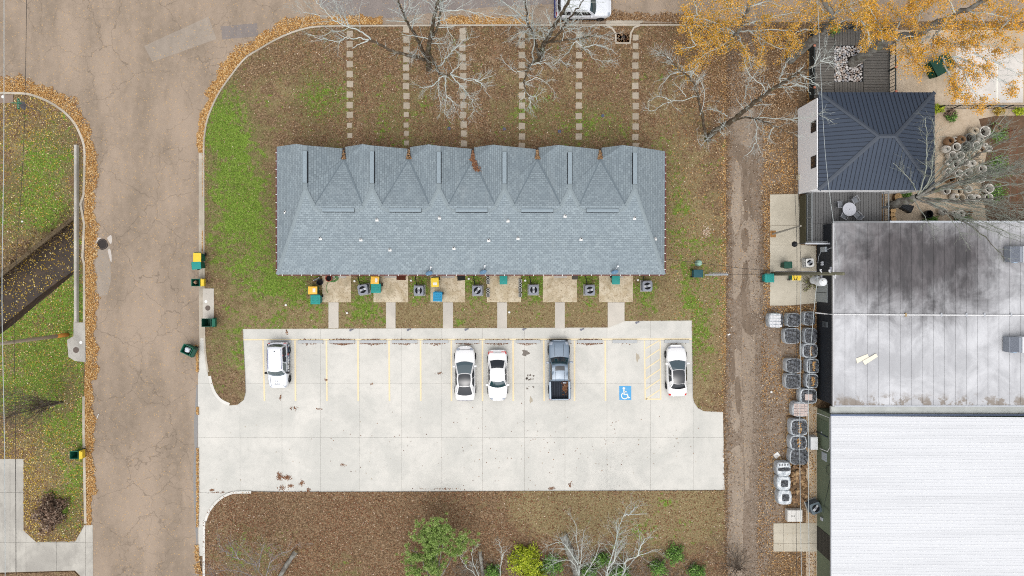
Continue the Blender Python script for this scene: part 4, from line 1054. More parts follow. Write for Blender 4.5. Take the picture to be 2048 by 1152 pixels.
# grey-blue pickup truck, nose north
tk = thing('pickup_truck', 'slate-blue crew-cab pickup truck with leaves in its open black bed', 'pickup', ctr(1096, 1141, 682, 797, .8), PI / 2 + .015)
st6 = [(-.95, .93, .35, 1.1), (0, .94, .35, 1.1), (1.0, .94, .35, 1.1), (1.4, .94, .35, 1.06), (1.9, .93, .36, 1.02), (2.3, .88, .4, .96), (2.52, .74, .46, .86), (2.6, .52, .5, .72)]
bodyloft(st6).build('body', CB, tk, smooth=True, world=False)
g6 = dict(zb=1.08, zr=1.74)
def w6(u, v): a = 2 * u - 1; return Vector((lerp(1.2, .62, v) - .14 * a * a, a * lerp(.86, .68, v), lerp(1.08, 1.72, v) + .03 * math.sin(PI * v)))
def r6(u, v): a = 2 * u - 1; return Vector((lerp(-.95, -.85, v), a * lerp(.86, .68, v), lerp(1.08, 1.72, v)))
def ro6(u, v): p = w6(u, 1).lerp(r6(u, 1), v); p.z += .05 * math.sin(PI * v) * (1 - (2 * u - 1) ** 2); return p
def s6(sg): return lambda u, v: w6(1. if sg > 0 else 0., v).lerp(r6(1. if sg > 0 else 0., v), u)
MB().grid(w6, 8, 4).grid(lambda u, v: r6(1 - u, v), 8, 4).grid(ro6, 8, 6).grid(s6(1), 8, 4).grid(lambda u, v: s6(-1)(1 - u, v), 8, 4).build('cab', CB, tk, smooth=True, world=False, merge=True)
def pt6(nm, fn, u0, u1, v0, v1, out, mat): return MB().grid(lambda u, v: fn(lerp(u0, u1, u), lerp(v0, v1, v)) + Vector(out), 8, 4).build(nm, mat, tk, smooth=True, world=False)
pt6('windscreen', w6, .04, .96, .04, .95, (.014, 0, .016), GLT.mat); pt6('rear_window', r6, .1, .9, .25, .85, (-.014, 0, .01), GL.mat); pt6('sunroof', ro6, .2, .8, .1, .36, (0, 0, .02), GL.mat)
for sg in (1, -1):
    for u0, u1 in ((.06, .46), (.52, .92)): pt6('side_window', s6(sg), u0, u1, .14, .86, (0, sg * .016, .01), GL.mat)
    MB().cbox(.62, .8, *((.9, 1.16) if sg > 0 else (-1.16, -.9)), 1.1, 1.3, .05).build('mirror', CLR, tk, world=False)
    body_patch(tk, 'headlamp', st6, 2.24, 2.44, *((.66, .97) if sg > 0 else (-.97, -.66)), CLR)
    body_patch(tk, 'bonnet_crease', st6, 1.25, 2.3, *((.4, .43) if sg > 0 else (-.43, -.4)), BLK, .004)
    pt6('roof_groove', ro6, .5 + sg * .28 - .008, .5 + sg * .28 + .008, .42, .98, (0, 0, .012), BLK)
    MB().cbox(-2.55, -.97, *((.74, .95) if sg > 0 else (-.95, -.74)), .42, 1.12, .04).build('bed_side', CB, tk, world=False)
    MB().box(-2.58, -2.54, *((.76, .93) if sg > 0 else (-.93, -.76)), .75, 1.02).build('tail_lamp', RED, tk, world=False)
    body_patch(tk, 'wheel_arch', st6, 1.3, 2.15, *((.975, 1.) if sg > 0 else (-1., -.975)), BLK, .03)
MB().cbox(-2.62, -2.52, -.74, .74, .5, 1.1, .02).build('tailgate', CB, tk, world=False); MB().cbox(-2.74, -2.62, -.88, .88, .42, .58, .03).build('rear_bumper', RIM, tk, world=False)
MB().cbox(2.48, 2.66, -.8, .8, .4, .62, .05).build('front_bumper', BLK, tk, world=False)
MB().box(-2.53, -.97, -.745, .745, .5, .62).build('bed_floor', plain('bed_liner', (38, 44, 54), .8, .15), tk, world=False)
for k in range(7): MB().box(-2.5, -1.0, -.66 + k * .21, -.60 + k * .21, .62, .645).build('bed_rib', plain('bed_rib', (52, 58, 70), .7, .1), tk, world=False)
MB().cbox(-1.2, -1.08, -.6, -.3, .65, .85, .02).build('tie_down_box', CLR, tk, world=False)
for wx in (1.72, -1.75):
    for sg in (1, -1):
        y = sg * .84; ty = MB(); n = 18; prof = [(.5, -.13), (.93, -.13), (1., -.08), (1., .08), (.93, .13), (.5, .13)]
        for j in range(n):
            for r, o in prof: ty.v.append((wx + r * .4 * math.cos(2 * PI * j / n), y + o, .4 + r * .4 * math.sin(2 * PI * j / n)))
        for j in range(n):
            for i in range(5): ty.f.append((j * 6 + i, ((j + 1) % n) * 6 + i, ((j + 1) % n) * 6 + i + 1, j * 6 + i + 1)); ty.mi.append(0)
        w = ty.build('wheel', TY, tk, world=False)
        rm = MB()
        for k in range(6):
            a = 2 * PI * k / 6; rm.face(*[(wx + math.cos(a + d) * r * .4, y + sg * .11, .4 + math.sin(a + d) * r * .4) for d, r in ((-.4, .12), (-.2, .56), (.2, .56), (.4, .12))])
        rm.build('rim', RIM, w, world=False)
rr = np.random.default_rng(9); q = W(1131, 772, .75)
P3 = np.c_[q.x + rr.normal(0, .13, 260) + rr.uniform(-.1, .18, 260), q.y + rr.normal(0, .38, 260), rr.uniform(.66, .74, 260)]
tag(link('bed_leaves', quads_mesh('bed_leaves', P3, .12, rr, M['leaf_red'])), 'rust-brown leaves scattered in the pickup bed', 'leaves', kind='stuff')
# ---------------------------------------------------------------- small things round the house and along the street
acg = plain('condenser_grey', (142, 146, 156), .55, .08, 5, metal=.1); acd = plain('condenser_dark', (30, 32, 36), .8, .1); acl = plain('fan_motor', (214, 218, 222), .4, .05); acp = plain('ac_pad', (170, 168, 160), .9, .1); acv = plain('condenser_louvre', (92, 96, 106), .6, .08)
def condenser(px, py, rz, label, pipe=None, size=.86, h=.85, casing=None, group='air conditioning units beside the patios', blade=.6):
    p = W(px, py, .5); t = thing('air_conditioner', label, 'air conditioner', (p.x, p.y, .1), rz, group); s = size / 2; cs = casing or acg
    MB().cbox(-s - .08, s + .08, -s - .08, s + .08, 0, .08, .02).build('base_pad', acp, t, world=False)
    b = MB(); r = .09
    poly = []
    for cx, cy, a0 in ((s - r, s - r, 0), (-s + r, s - r, 90), (-s + r, -s + r, 180), (s - r, -s + r, 270)):
        poly += [(cx + r * math.cos(math.radians(a0 + k * 30)), cy + r * math.sin(math.radians(a0 + k * 30))) for k in range(4)]
    b.prism(poly, .08, h - .13).build('casing', acv, t, world=False)
    for k in range(6):
        z = .16 + k * (h - .3) / 6
        MB().prism([(x * 1.015, y * 1.015) for x, y in poly], z, z + .05).build('louvre', cs, t, world=False)
    # lid with a round fan opening
    lid = MB(); n = 32; ro = s * .72; zt = h + .02
    inner = [(ro * math.cos(2 * math.pi * j / n), ro * math.sin(2 * math.pi * j / n)) for j in range(n)]
    outer = []
    for j in range(n):
        a = 2 * math.pi * j / n; c_, s_ = math.cos(a), math.sin(a); k = s / max(abs(c_), abs(s_)); outer.append((c_ * min(k, s * 1.3), s_ * min(k, s * 1.3)))
    for j in range(n):
        i = (j + 1) % n
        lid.face((*inner[j], zt), (*outer[j], zt - .02), (*outer[i], zt - .02), (*inner[i], zt)); lid.face((*outer[j], zt - .02), (*outer[j], zt - .08), (*outer[i], zt - .08), (*outer[i], zt - .02)); lid.face((*inner[j], zt), (*inner[i], zt), (*inner[i], zt - .12), (*inner[j], zt - .12))
    lid.build('lid', cs, t, world=False)
    MB().disc((0, 0), ro, h - .1, 32).build('fan_well', acd, t, world=False)
    for k in range(2):
        m = MB(); a = blade + k * math.pi
        q = [(.0, -.07), (ro * .9, -.12), (ro * .92, .1), (.0, .09)]
        m.face(*[(x * math.cos(a) - y * math.sin(a), x * math.sin(a) + y * math.cos(a), h - .07 + .04 * (y > 0)) for x, y in q]).build('fan_blade', acl, t, world=False)
    MB().cyl((0, 0), .1, h - .1, h - .02, 12).build('fan_motor', acg, t, world=False)
    for k in range(1, 4): MB().tube([(ro * k / 4 * math.cos(2 * math.pi * j / 20), ro * k / 4 * math.sin(2 * math.pi * j / 20), h + .015) for j in range(21)], .005, 4).build('guard_ring', acd, t, world=False)
    if pipe:
        MB().tube([(-s * .5, s, .3), (-s * .6, s + .25, .5), (-s * .8 + pipe, s + .8, .35), (-s * .9 + pipe, s + 1.5, .5)], .035, 6).build('refrigerant_line', acd, t, world=False)
for a in [(727.5, 579, .16, 'tilted grey air conditioner between the first and second patios', .0), (838.5, 581, 0, 'grey air conditioner between the second and third patios', .0, ), (955, 581, 0, 'grey air conditioner west of the concrete block rows', .0), (1067, 579.5, 0, 'grey air conditioner east of the concrete block rows', .0), (1179, 580, 0, 'grey air conditioner between the fifth and sixth patios', .0), (1293, 572, 0, 'grey air conditioner at the east end of the house', .0)]:
    condenser(a[0], a[1], a[2], a[3], .001, blade=random.choice([.2, 1.57, .9, .1]))
condenser(1617, 525.5, .05, 'white square air conditioner by the dark wall near the utility pole', None, .72, .7, plain('ac_white', (232, 232, 228), .5, .05), None)

# wheeled refuse bins
bg_ = plain('bin_green', (30, 106, 84), .5, .12, 3); bt_ = plain('bin_teal', (36, 150, 142), .5, .12, 3); by_ = plain('bin_yellow', (240, 208, 66), .55, .12, 3); bo_ = plain('bin_amber', (246, 194, 74), .5, .08, 3); bb_ = plain('bin_blue', (36, 146, 190), .5, .12, 3); bdk = plain('bin_dark', (34, 84, 92), .5, .1, 3); bk_ = plain('bin_black', (36, 40, 44), .5, .1, 3); bdg = plain('bin_deep_green', (22, 78, 62), .5, .1)
stick = plain('bin_sticker', (236, 234, 226), .6, .03); bag = plain('plastic_bag', (226, 232, 240), .35, .15, 9, bump=.6)
def bin_(px, py, rz, body, lid, label, open_=False, h=1.05, w=.62, d=.72, sticker=False, fill=None, embo=False, lidw=None):
    """front of the bin looks along -y; the hinge and wheels are at +y"""
    p = W(px, py, h * .9); t = thing('wheeled_bin', label, 'bin', (p.x, p.y, .12 if py < 660 else .03), rz)
    b = MB(); s = lambda k, z: [(-w / 2 * k, -d / 2 * k, z), (w / 2 * k, -d / 2 * k, z), (w / 2 * k, d / 2 * k, z), (-w / 2 * k, d / 2 * k, z)]
    A, B = s(.78, .04), s(1., h)
    for i in range(4): b.face(A[i], A[(i + 1) % 4], B[(i + 1) % 4], B[i])
    A2, B2 = s(.73, .1), s(.93, h)
    for i in range(4): b.face(B2[i], B2[(i + 1) % 4], A2[(i + 1) % 4], A2[i]); b.face(B[i], B[(i + 1) % 4], B2[(i + 1) % 4], B2[i])
    b.face(*A2); b.face(*reversed(A)); b.build('bin_body', body, t, world=False)
    r = MB()
    C1, C2 = s(1.06, h - .05), s(1.06, h + .012); D1 = s(.93, h + .012)
    for i in range(4): r.face(C1[i], C1[(i + 1) % 4], C2[(i + 1) % 4], C2[i]); r.face(C2[i], C2[(i + 1) % 4], D1[(i + 1) % 4], D1[i])
    r.build('rim', body, t, world=False)
    MB().tube([(-w * .42, d / 2 + .09, h - .06), (w * .42, d / 2 + .09, h - .06)], .025, 6).build('handle', body, t, world=False)
    for sg in (1, -1):
        MB().box(sg * w * .42 - .02, sg * w * .42 + .02, d / 2 - .02, d / 2 + .1, h - .09, h - .04).build('handle_bracket', body, t, world=False)
        wl = MB(); n = 14
        for j in range(n):
            a = 2 * math.pi * j / n
            for o in (-.04, .04): wl.v.append((sg * w * .5 + o, d / 2 - .06 + .13 * math.cos(a), .13 + .13 * math.sin(a)))
        for j in range(n): wl.f.append((2 * j, 2 * j + 1, (2 * j + 3) % (2 * n), (2 * j + 2) % (2 * n))); wl.mi.append(0)
        wl.f += [tuple(range(0, 2 * n, 2)), tuple(range(1, 2 * n, 2))]; wl.mi += [0, 0]
        wl.build('wheel', TY, t, world=False)
    L = MB(); lw, ld = w * .55 if not lidw else lidw, d * .56
    if not open_:
        zt = h + .07
        prof = [(1.0, h + .02), (1.0, zt - .02), (.9, zt), (.0, zt + .015)]
        for i in range(3):
            P, Q = [(x * prof[i][0], y * prof[i][0], prof[i][1]) for x, y in ((-lw, -ld), (lw, -ld), (lw, ld), (-lw, ld))], [(x * prof[i + 1][0], y * prof[i + 1][0], prof[i + 1][1]) for x, y in ((-lw, -ld), (lw, -ld), (lw, ld), (-lw, ld))]
            for k in range(4): L.face(P[k], P[(k + 1) % 4], Q[(k + 1) % 4], Q[k])
        lo_ = L.build('lid', lid, t, world=False)
        if sticker: MB().box(-lw * .5, lw * .5, -ld * .62, -ld * .05, zt + .012, zt + .02).build('label_sticker', stick, lo_, world=False)
        if embo:
            for k in range(4): MB().cbox(-lw * .7, lw * .7, -ld * .7 + k * ld * .36, -ld * .7 + k * ld * .36 + .06, zt, zt + .03, .008).build('lid_ridge', lid, lo_, world=False)
    else:
        # lid folded back behind the body
        y0 = d / 2 + .08; L.cbox(-lw, lw, y0, y0 + .16, h - .62, h + .04, .03); o_ = L.build('lid', lid, t, world=False)
        MB().cbox(-lw * .85, lw * .85, y0 + .0, y0 + .3, h - .06, h + .03, .03).build('lid_lip', lid, o_, world=False)
        if fill: 
            rr = random.Random(px)
            for k in range(fill[1]):
                c = (rr.uniform(-.14, .14), rr.uniform(-.18, .18)); q = rr.uniform(.1, .2)
                MB().lathe([(0.001, h - .02 - rr.uniform(0, .2) + q * .5), (q * .7, h - .12), (q, h - .25), (q * .6, h - .5)], c, 9, 1, rr.uniform(.7, 1.2)).build('rubbish', fill[0], t, smooth=False, world=False)
    return t
N_, S_, E_, W_ = 0, math.pi, -math.pi / 2, math.pi / 2     # hinge side
bin_(397, 515, N_, bg_, by_, 'yellow-lidded bin at the street kerb beside a green one', lidw=.35)
bin_(395.5, 531, W_ + .1, bg_, bt_, 'green bin with pale green lid at the street kerb behind the yellow-lidded one')
bin_(393.5, 565, E_, bg_, by_, 'open green bin with folded yellow lid standing in the gutter', True, fill=(plain('cardboard', (186, 152, 124), .9, .1), 3))
bin_(415, 645, E_, bdg, bg_, 'empty dark green bin with open lid on the concrete street inlet', True, w=.7, d=.8)
bin_(374.5, 699.5, -.45 - math.pi / 2, bg_, bdg, 'green bin on the asphalt filled with white rubbish bags', True, fill=(bag, 6), w=.76, d=.86)
bin_(627, 580.5, W_, bg_, bo_, 'amber-lidded bin with white sticker by the westernmost patio', sticker=True)
bin_(632.5, 599, N_, bt_, bt_, 'teal bin in front of the westernmost patio', embo=True, w=.74, lidw=.42)
bin_(751, 560.5, W_ * .97, bg_, bo_, 'amber-lidded bin against the wall by the second patio', sticker=True, d=.66)
bin_(753, 576.5, N_, bt_, bt_, 'teal bin beside the tilted air conditioner', embo=True, w=.74, lidw=.42)
bin_(870.5, 564.5, N_ + .06, bg_, by_, 'bright yellow-lidded bin on the third patio under the satellite dish', sticker=True)
bin_(876, 593.5, N_ - .04, bb_, bb_, 'bright blue bin at the front edge of the third patio', embo=True, w=.72, lidw=.4)
bin_(1007, 559.5, N_, bt_, bt_, 'teal bin against the wall between the concrete block rows', lidw=.34)
bin_(1231, 559.5, N_, bt_, bt_, 'teal bin against the wall on the easternmost patio', lidw=.34)
bin_(1395, 547, W_, bdk, bdk, 'dark blue-green bin on the lawn beside the alley', d=.74)
bin_(1537, 556, W_, bt_, bt_, 'teal bin standing at the edge of the alley pavement', embo=True, w=.7)
bin_(1591, 553, W_, bg_, by_, 'yellow-lidded bin below the utility pole with a coiled black cable on it')
bin_(1573.5, 530, E_, bdg, bdg, 'dark green bin in the square planting hole of the alley pavement', w=.55, d=.6)
bin_(150, 909.5, E_, bg_, by_, 'open empty green bin with yellow lid on the west lawn', True, w=.66)
p = W(1590.5, 553.5, 1.2); s = MB(); s.tube([(p.x + .1 * math.cos(k * .5) * (1 + k * .02), p.y + .2 * math.sin(k * .5) * (1 + k * .02), 1.17 + .004 * k) for k in range(26)], .03, 5); tag(s.build('cable_coil', bk_), 'black cable coil lying on the yellow bin lid', 'cable')

# concrete block rows on the fourth patio
blk = plain('cinder_block', (188, 188, 182), .95, .12, 5, fine=.4)
def block(px, py, lab, grp):
    p = W(px, py, .3); t = thing('concrete_block', lab, 'block', (p.x, p.y, .14), random.uniform(-.03, .03), grp)
    a, b, h, th = .1, .2, .2, .05; s = MB()
    for x0, x1, y0, y1 in ((-a * 1.4, -a * 1.4 + th * 1.4, -b, b), (a * 1.4 - th * 1.4, a * 1.4, -b, b), (-a * 1.35, a * 1.35, -b, -b + th), (-a * 1.35, a * 1.35, b - th, b), (-a * 1.35, a * 1.35, -th / 2, th / 2)): s.box(x0, x1, y0, y1, 0, h)
    s.build('block_shell', blk, t, world=False); MB().box(-a * 1.2, a * 1.2, -b + .02, b - .02, .0, .02).build('dark_base', plain('block_base_dark', (50, 44, 36), .95, .2), t, world=False)  # dark plate across the bottom of the block cores
for i, y in enumerate([555, 564, 581, 590]): block(976, y, ['northernmost', 'second', 'third', 'southernmost'][i] + ' grey concrete block in the west row on the patio', 'concrete blocks edging the patio')
for i, y in enumerate([562, 571, 580, 590]): block(1040.3, y, ['northernmost', 'second', 'third', 'southernmost'][i] + ' grey concrete block in the east row on the patio', 'concrete blocks edging the patio')
# mats
def mat_(px0, py0, px1, py1, m, lab, rz=0):
    a, b = W(px0, py1, .15), W(px1, py0, .15); s = MB().cbox(a.x, b.x, a.y, b.y, .141, .165, .008); s.rot(rz, ((a.x + b.x) / 2, (a.y + b.y) / 2)); tag(s.build('door_mat', m), lab, 'mat', 'mats at the back doors')
mat_(793, 550, 811.5, 560, plain('mat_brown', (84, 42, 26), .95, .2, 9), 'dark brown door mat on the second patio')
mat_(914.5, 551, 930, 561, plain('mat_black', (40, 42, 40), .95, .2, 9), 'black door mat on the third patio', .08)
mat_(1144, 551, 1156, 559, plain('mat_grey', (84, 82, 74), .95, .2, 9), 'grey door mat on the fifth patio')
# clutter on the first patio
def pot(px, py, r, h, m, lab, inner=None, sq=1., n=18, prof=None, z0=.0, name='plant_pot', cat='pot', grp=None):
    p = W(px, py, h + z0); s = MB(); pr = prof or [(.62, 0), (.9, .35), (1., .7), (.92, .92), (1., 1.), (.86, 1.), (.8, .9), (.8, .55)]
    s.lathe([(a * r, b * h) for a, b in pr], (0, 0), n)
    t = thing(name, lab, cat, (p.x, p.y, z0), 0, grp)
    s.build('vessel', m, t, smooth=True, world=False); MB().disc((0, 0), r * pr[-1][0] * 1.005, h * pr[-1][1] + .005, n).build('inside', inner or dark, t, world=False)
    return t
tc = plain('terracotta', (168, 84, 70), .8, .15, 5)
pot(657, 556.5, .3, .45, tc, 'terracotta plant pot by the wall on the first patio', z0=.14)
pot(639, 564.5, .28, .42, plain('dark_pot', (44, 44, 54), .6, .1), 'dark plant pot beside the terracotta one on the first patio', z0=.14)
hose = plain('garden_hose', (78, 140, 72), .5, .1)
p = W(666, 556, .2); tag(MB().tube([(p.x + (.24 + .006 * k) * math.cos(k * .45), p.y + (.2 + .004 * k) * math.sin(k * .45), .17 + .012 * (k % 9)) for k in range(44)] + [W(655, 566, .17), W(652, 578, .17), W(656, 586, .17)], .025, 5).build('garden_hose', hose), 'green garden hose coiled on the first patio', 'hose')
t = thing('folding_chair', 'folded grey chair leaning at the wall of the first patio', 'chair', W(636, 556, .2), .5)
for k in (-.25, .25): MB().tube([(k, .1, -.04), (k, -.1, .8)], .02, 5).build('frame_tube', RIM, t, world=False)
MB().box(-.24, .24, -.06, -.03, .05, .35).build('seat', plain('chair_fabric', (150, 156, 170), .8, .1), t, world=False); MB().box(-.24, .24, -.12, -.09, .45, .75).build('backrest', plain('chair_fabric', (150, 156, 170), .8, .1), t, world=False)
MB().cbox(*[W(630, 571, .3).x, W(634, 571, .3).x], W(0, 568, .3).y, W(0, 561, .3).y, .14, .6, .02).build('bucket_side', bk_) if False else None
# white clean-out caps and small pale lids in the lawns
capm = plain('cleanout_white', (244, 244, 240), .5, .03); 
CAPS = [(709, 562, 'near the tilted air conditioner'), (822, 561, 'near the second air conditioner'), (937.5, 557.5, 'near the third air conditioner'), (1050.5, 561, 'near the fourth air conditioner'), (1276, 560, 'near the easternmost air conditioner'), (694, 626, 'in the grass between the first two walkways'), (1018.5, 624.5, 'in the grass beside the fourth walkway'), (571.5, 610, 'in the grass west of the patios'), (1543, 784, 'on the bare ground beside the alley')]
for x, y, l in CAPS:
    p = W(x, y, .2); t = MB().lathe([(.1, .08), (.1, .2), (.07, .24), (.001, .245)], (p.x, p.y), 12); tag(t.build('cleanout_cap', capm, smooth=False), 'small white round pipe cap ' + l, 'pipe cap', 'white pipe caps in the ground')
METR = plain('meter_lid', (84, 92, 116), .6, .1)
for x, y, l in [(1205.5, 231.5, 'front lawn, nearest the easternmost stepping path'), (1119, 262.5, 'front lawn, near the house by the fourth stepping path'), (1008.5, 258, 'front lawn, near the third stepping path'), (898, 257, 'front lawn, beside the second stepping path')]:
    p = W(x, y, .12); tag(MB().cyl((p.x, p.y), .15, .1, .125, 14).build('meter_lid', METR), 'round blue-grey meter lid in the ' + l, 'meter lid', 'meter lids in the lawn')
# drain heads at the lot edge
for i, (x, y) in enumerate([(703, 659.5), (818, 659), (933.5, 658.5), (1049, 658), (1164.5, 658.5), (1275, 644.5)]):
    p = W(x, y, .06); s = MB(); s.tube([(p.x - .18, p.y - .04, .05), (p.x, p.y, .07), (p.x + .16, p.y + .03, .06)], .05, 6).cyl((p.x - .1, p.y - .05), .09, .03, .1, 10)
    tag(s.build('drain_outlet', plain('drain_grey', (122, 124, 140), .6, .1)), ['westernmost', 'second', 'third', 'fourth', 'fifth', 'easternmost'][i] + ' small grey drain outlet at the lawn edge of the lot', 'drain', 'drain outlets along the lot edge')
# utility pedestal
p = W(1399, 526, .6); t = thing('utility_pedestal', 'small pale green round utility pedestal on the east lawn', 'pedestal', (p.x, p.y, .1))
MB().lathe([(.26, 0), (.25, .5), (.2, .62), (.001, .66)], (0, 0), 16).build('cover', plain('pedestal_green', (168, 206, 186), .5, .08), t, smooth=True, world=False); MB().lathe([(.3, 0), (.3, .06), (.25, .07)], (0, 0), 16).build('base_ring', plain('pedestal_base', (120, 150, 136), .6, .1), t, world=False)

# inlets, manholes, headwall pieces
inl = [(408.5, 577, 428, 653, 'east'), ]
def cover(px, py, r, lab, mat=None):
    p = W(px, py, .15); t = thing('manhole_cover', lab, 'manhole cover', (p.x, p.y, 0)); z = {0: .155}.get(0)
    return t, p
iron = plain('cast_iron', (112, 100, 92), .7, .2, 7)
t = tag(MB().prism(WP([(405.5, 577), (427.5, 577), (427.5, 653), (405.5, 653)], .16), 0, .16).build('inlet_slab', M['walk']), 'pale concrete street inlet slab at the east kerb', 'inlet')
MB().disc(W(415.5, 616, .165)[:2], 5.2 / PXM, .165, 24).build('manhole_cover', iron, t); MB().disc(W(411.8, 603, .166)[:2], 3 / PXM, .166, 16).build('marker_disc', capm, t)
t = tag(MB().prism(WP([(147, 645), (170, 645), (171, 724), (150, 722), (137, 714), (134, 680), (147, 672)], .17), 0, .17).build('inlet_slab', M['old']), 'grey concrete inlet slab beside the leaning utility pole', 'inlet')
MB().disc(W(152, 700, .175)[:2], 6 / PXM, .175, 24).build('manhole_cover', iron, t); MB().disc(W(161.5, 685, .176)[:2], 3 / PXM, .176, 16).build('marker_disc', capm, t); MB().box(W(170.2, 0).x, W(172.4, 0).x, W(0, 716).y, W(0, 650).y, .02, .12).build('curb_opening', dark, t)
t = tag(MB().prism(WP([(-60, 189), (26, 189), (26, 206), (-60, 206)], .17), 0, .17).build('inlet_slab', plain('brown_concrete', (150, 132, 118), .9, .15, 3)), 'brownish concrete inlet slab beside the street signs', 'inlet'); MB().disc(W(5.5, 193.5, .176)[:2], 3 / PXM, .176, 16).build('marker_disc', capm, t)
t = tag(MB().prism(WP([(1234, 67.5), (1259, 67.5), (1258, 84), (1234, 84)], .1), 0, .1).build('inlet_slab', plain('leafy_concrete', (160, 118, 80), .95, .3, 4)), 'leaf-covered storm drain with iron grate at the street corner', 'inlet')
gr = MB().box(*[W(1242.5, 0, .11).x, W(1250, 0, .11).x], W(0, 79.5, .11).y, W(0, 71.5, .11).y, .08, .106).build('grate', dark, t)
for k in range(4): MB().box(W(1243.2 + k * 1.9, 0).x, W(1243.9 + k * 1.9, 0).x, W(0, 79.3).y, W(0, 71.7).y, .106, .125).build('grate_bar', iron, gr)
t = tag(MB().prism([tuple(W(204.5 + 11.5 * math.cos(a) * (1 + .07 * math.sin(3 * a)), 488.5 + 11.2 * math.sin(a), .02)[:2]) for a in [k * math.pi / 12 for k in range(24)]], .012, .024).build('manhole_cover', plain('manhole_iron', (62, 56, 54), .8, .25, 8)), 'dark round manhole cover in the street with white splashes', 'manhole cover')
MB().lathe([(9.0 / PXM, .026), (9.6 / PXM, .027)], W(204.5, 488.5, .02)[:2], 24).build('rim_ring', iron, t)
wsp = paint_mat('splash_white', (204, 196, 188), .8)
for pts in ([(185, 480), (192, 476), (202, 476), (196, 482), (192, 490), (188, 499), (184, 496)], [(214, 476), (222, 470), (224, 480), (222, 488), (218, 484)], [(215, 500), (220, 498), (223, 510), (223, 524), (220, 520), (217, 508)]):
    sheet('paint_splash', smoothline(pts + pts[:1], 4)[:-1], .0215, wsp, kind='structure')

# street signs
sp = W(82, 223, .1); tp = W(42, 210, 2.5)
t = thing('street_sign', 'stop sign post with a green street-name blade, seen from behind', 'sign', (sp.x, sp.y, .1))
gal = plain('galvanised', (148, 150, 158), .5, .1, metal=.4)
MB().tube([(sp.x, sp.y, 0), (sp.x, sp.y, 3.0)], .03, 8).build('post', gal, t)
oc = [(sp.x - .04, sp.y + .38 * math.cos(math.radians(22.5 + 45 * k)), 2.25 + .38 * math.sin(math.radians(22.5 + 45 * k))) for k in range(8)]
o = MB().face(*oc).face(*[(x - .012, y, z) for x, y, z in reversed(oc)]); o.build('stop_plate', [plain('sign_back', (152, 156, 170), .45, .06, metal=.3)], t)
of = MB().face(*[(x - .016, y, z) for x, y, z in reversed(oc)]); of.build('stop_face', plain('sign_red', (196, 34, 40), .5, .05), t)
gs = plain('sign_green', (20, 148, 116), .5, .08)
b = MB().box(sp.x - .02, sp.x + .01, sp.y - .45, sp.y + .45, 2.76, 2.98); b.build('name_blade', gs, t)
b = MB().box(sp.x - .42, sp.x + .42, sp.y - .012, sp.y + .012, 3.0, 3.22); b.build('name_blade', gs, t)
for k in range(4): MB().box(sp.x + .012, sp.x + .015, sp.y - .34 + k * .18, sp.y - .24 + k * .18, 2.82, 2.92).build('blade_lettering', capm, t)

# utility poles and lines
wood = plain('pole_wood', (176, 162, 140), .9, .2, 4, bump=.3); wood2 = plain('pole_treated', (124, 122, 102), .9, .25, 4, bump=.3); steel = plain('steel_grey', (206, 208, 212), .5, .08, metal=.2)
wire = plain('wire_black', (64, 62, 60), .7, .05); wireg = plain('wire_pale', (196, 204, 204), .6, .05)
pb = W(137, 669); t = thing('utility_pole', 'pale wooden utility pole leaning out over the west lawn', 'utility pole', (pb.x, pb.y, .05))
MB().tube([(pb.x, pb.y, 0), (pb.x - .03, pb.y, 4), (pb.x - .06, pb.y, 11.5)], [.17, .15, .11], 12).build('pole_shaft', wood, t, smooth=True)
MB().tube([(pb.x, pb.y, .06), (pb.x, pb.y, 1.6)], [.182, .176], 12).build('stained_base', plain('pole_orange', (206, 140, 62), .9, .2, 3), t, smooth=True)
MB().tube([(pb.x - .06, pb.y - .9, 10.6), (pb.x - .06, pb.y + .9, 10.6)], .06, 6).build('cross_arm', wood, t)
pb = W(1543.5, 547.5); t = thing('utility_pole', 'mossy utility pole with white transformers beside the dark wall', 'utility pole', (pb.x, pb.y, .05))
MB().tube([(pb.x, pb.y, 0), (pb.x, pb.y, 5), (pb.x, pb.y, 13.2)], [.17, .15, .11], 14).build('pole_shaft', wood2, t, smooth=True)
MB().tube([(pb.x - .02, pb.y + .17, 1.), (pb.x - .02, pb.y + .16, 8.9)], .05, 8).build('conduit', steel, t)
for k, (dx, dy, z) in enumerate([(.25, -.5, 8.4), (.1, -.62, 9.5)]):
    q = MB().lathe([(.001, z - .5), (.3, z - .5), (.32, z), (.3, z + .38), (.18, z + .5), (.001, z + .52)], (pb.x + dx, pb.y + dy), 18).build('transformer', plain('transformer_white', (232, 236, 238), .4, .05), t, smooth=False)
    MB().cyl((pb.x + dx - .12, pb.y + dy + .1), .05, z + .45, z + .75, 8).build('bushing', plain('bushing', (240, 240, 236), .4, .03), q); MB().box(pb.x + dx - .06, pb.x + dx + .06, pb.y + dy + .25, pb.y - .1, z - .1, z + .1).build('bracket', gal, q)
MB().box(pb.x - .06, pb.x + .06, pb.y - .1, pb.y + .5, 11.2, 11.32).build('cross_arm', gal, t); 
for k, (dy, z) in enumerate([(.3, 10.), (.25, 11.4), (-.3, 12.2)]): MB().tube([(pb.x, pb.y, z), (pb.x - .25, pb.y + dy, z + .1), (pb.x - .3, pb.y + dy, z + .4)], .05, 6).build('insulator', plain('insulator', (236, 238, 240), .4, .05), t)
g0 = W(1410.5, 549.5, .15); g1 = Vector((pb.x, pb.y, 11.5))
t = thing('guy_wire', 'silver guy wire guard running from the lawn up towards the mossy pole', 'guy wire', (g0.x, g0.y, .1))
e = g0.lerp(g1, .21); MB().tube([g0, e], .075, 8).build('guard', plain('guy_guard', (206, 210, 214), .45, .06), t); MB().tube([e, g1], .014, 5).build('wire', wire, t)
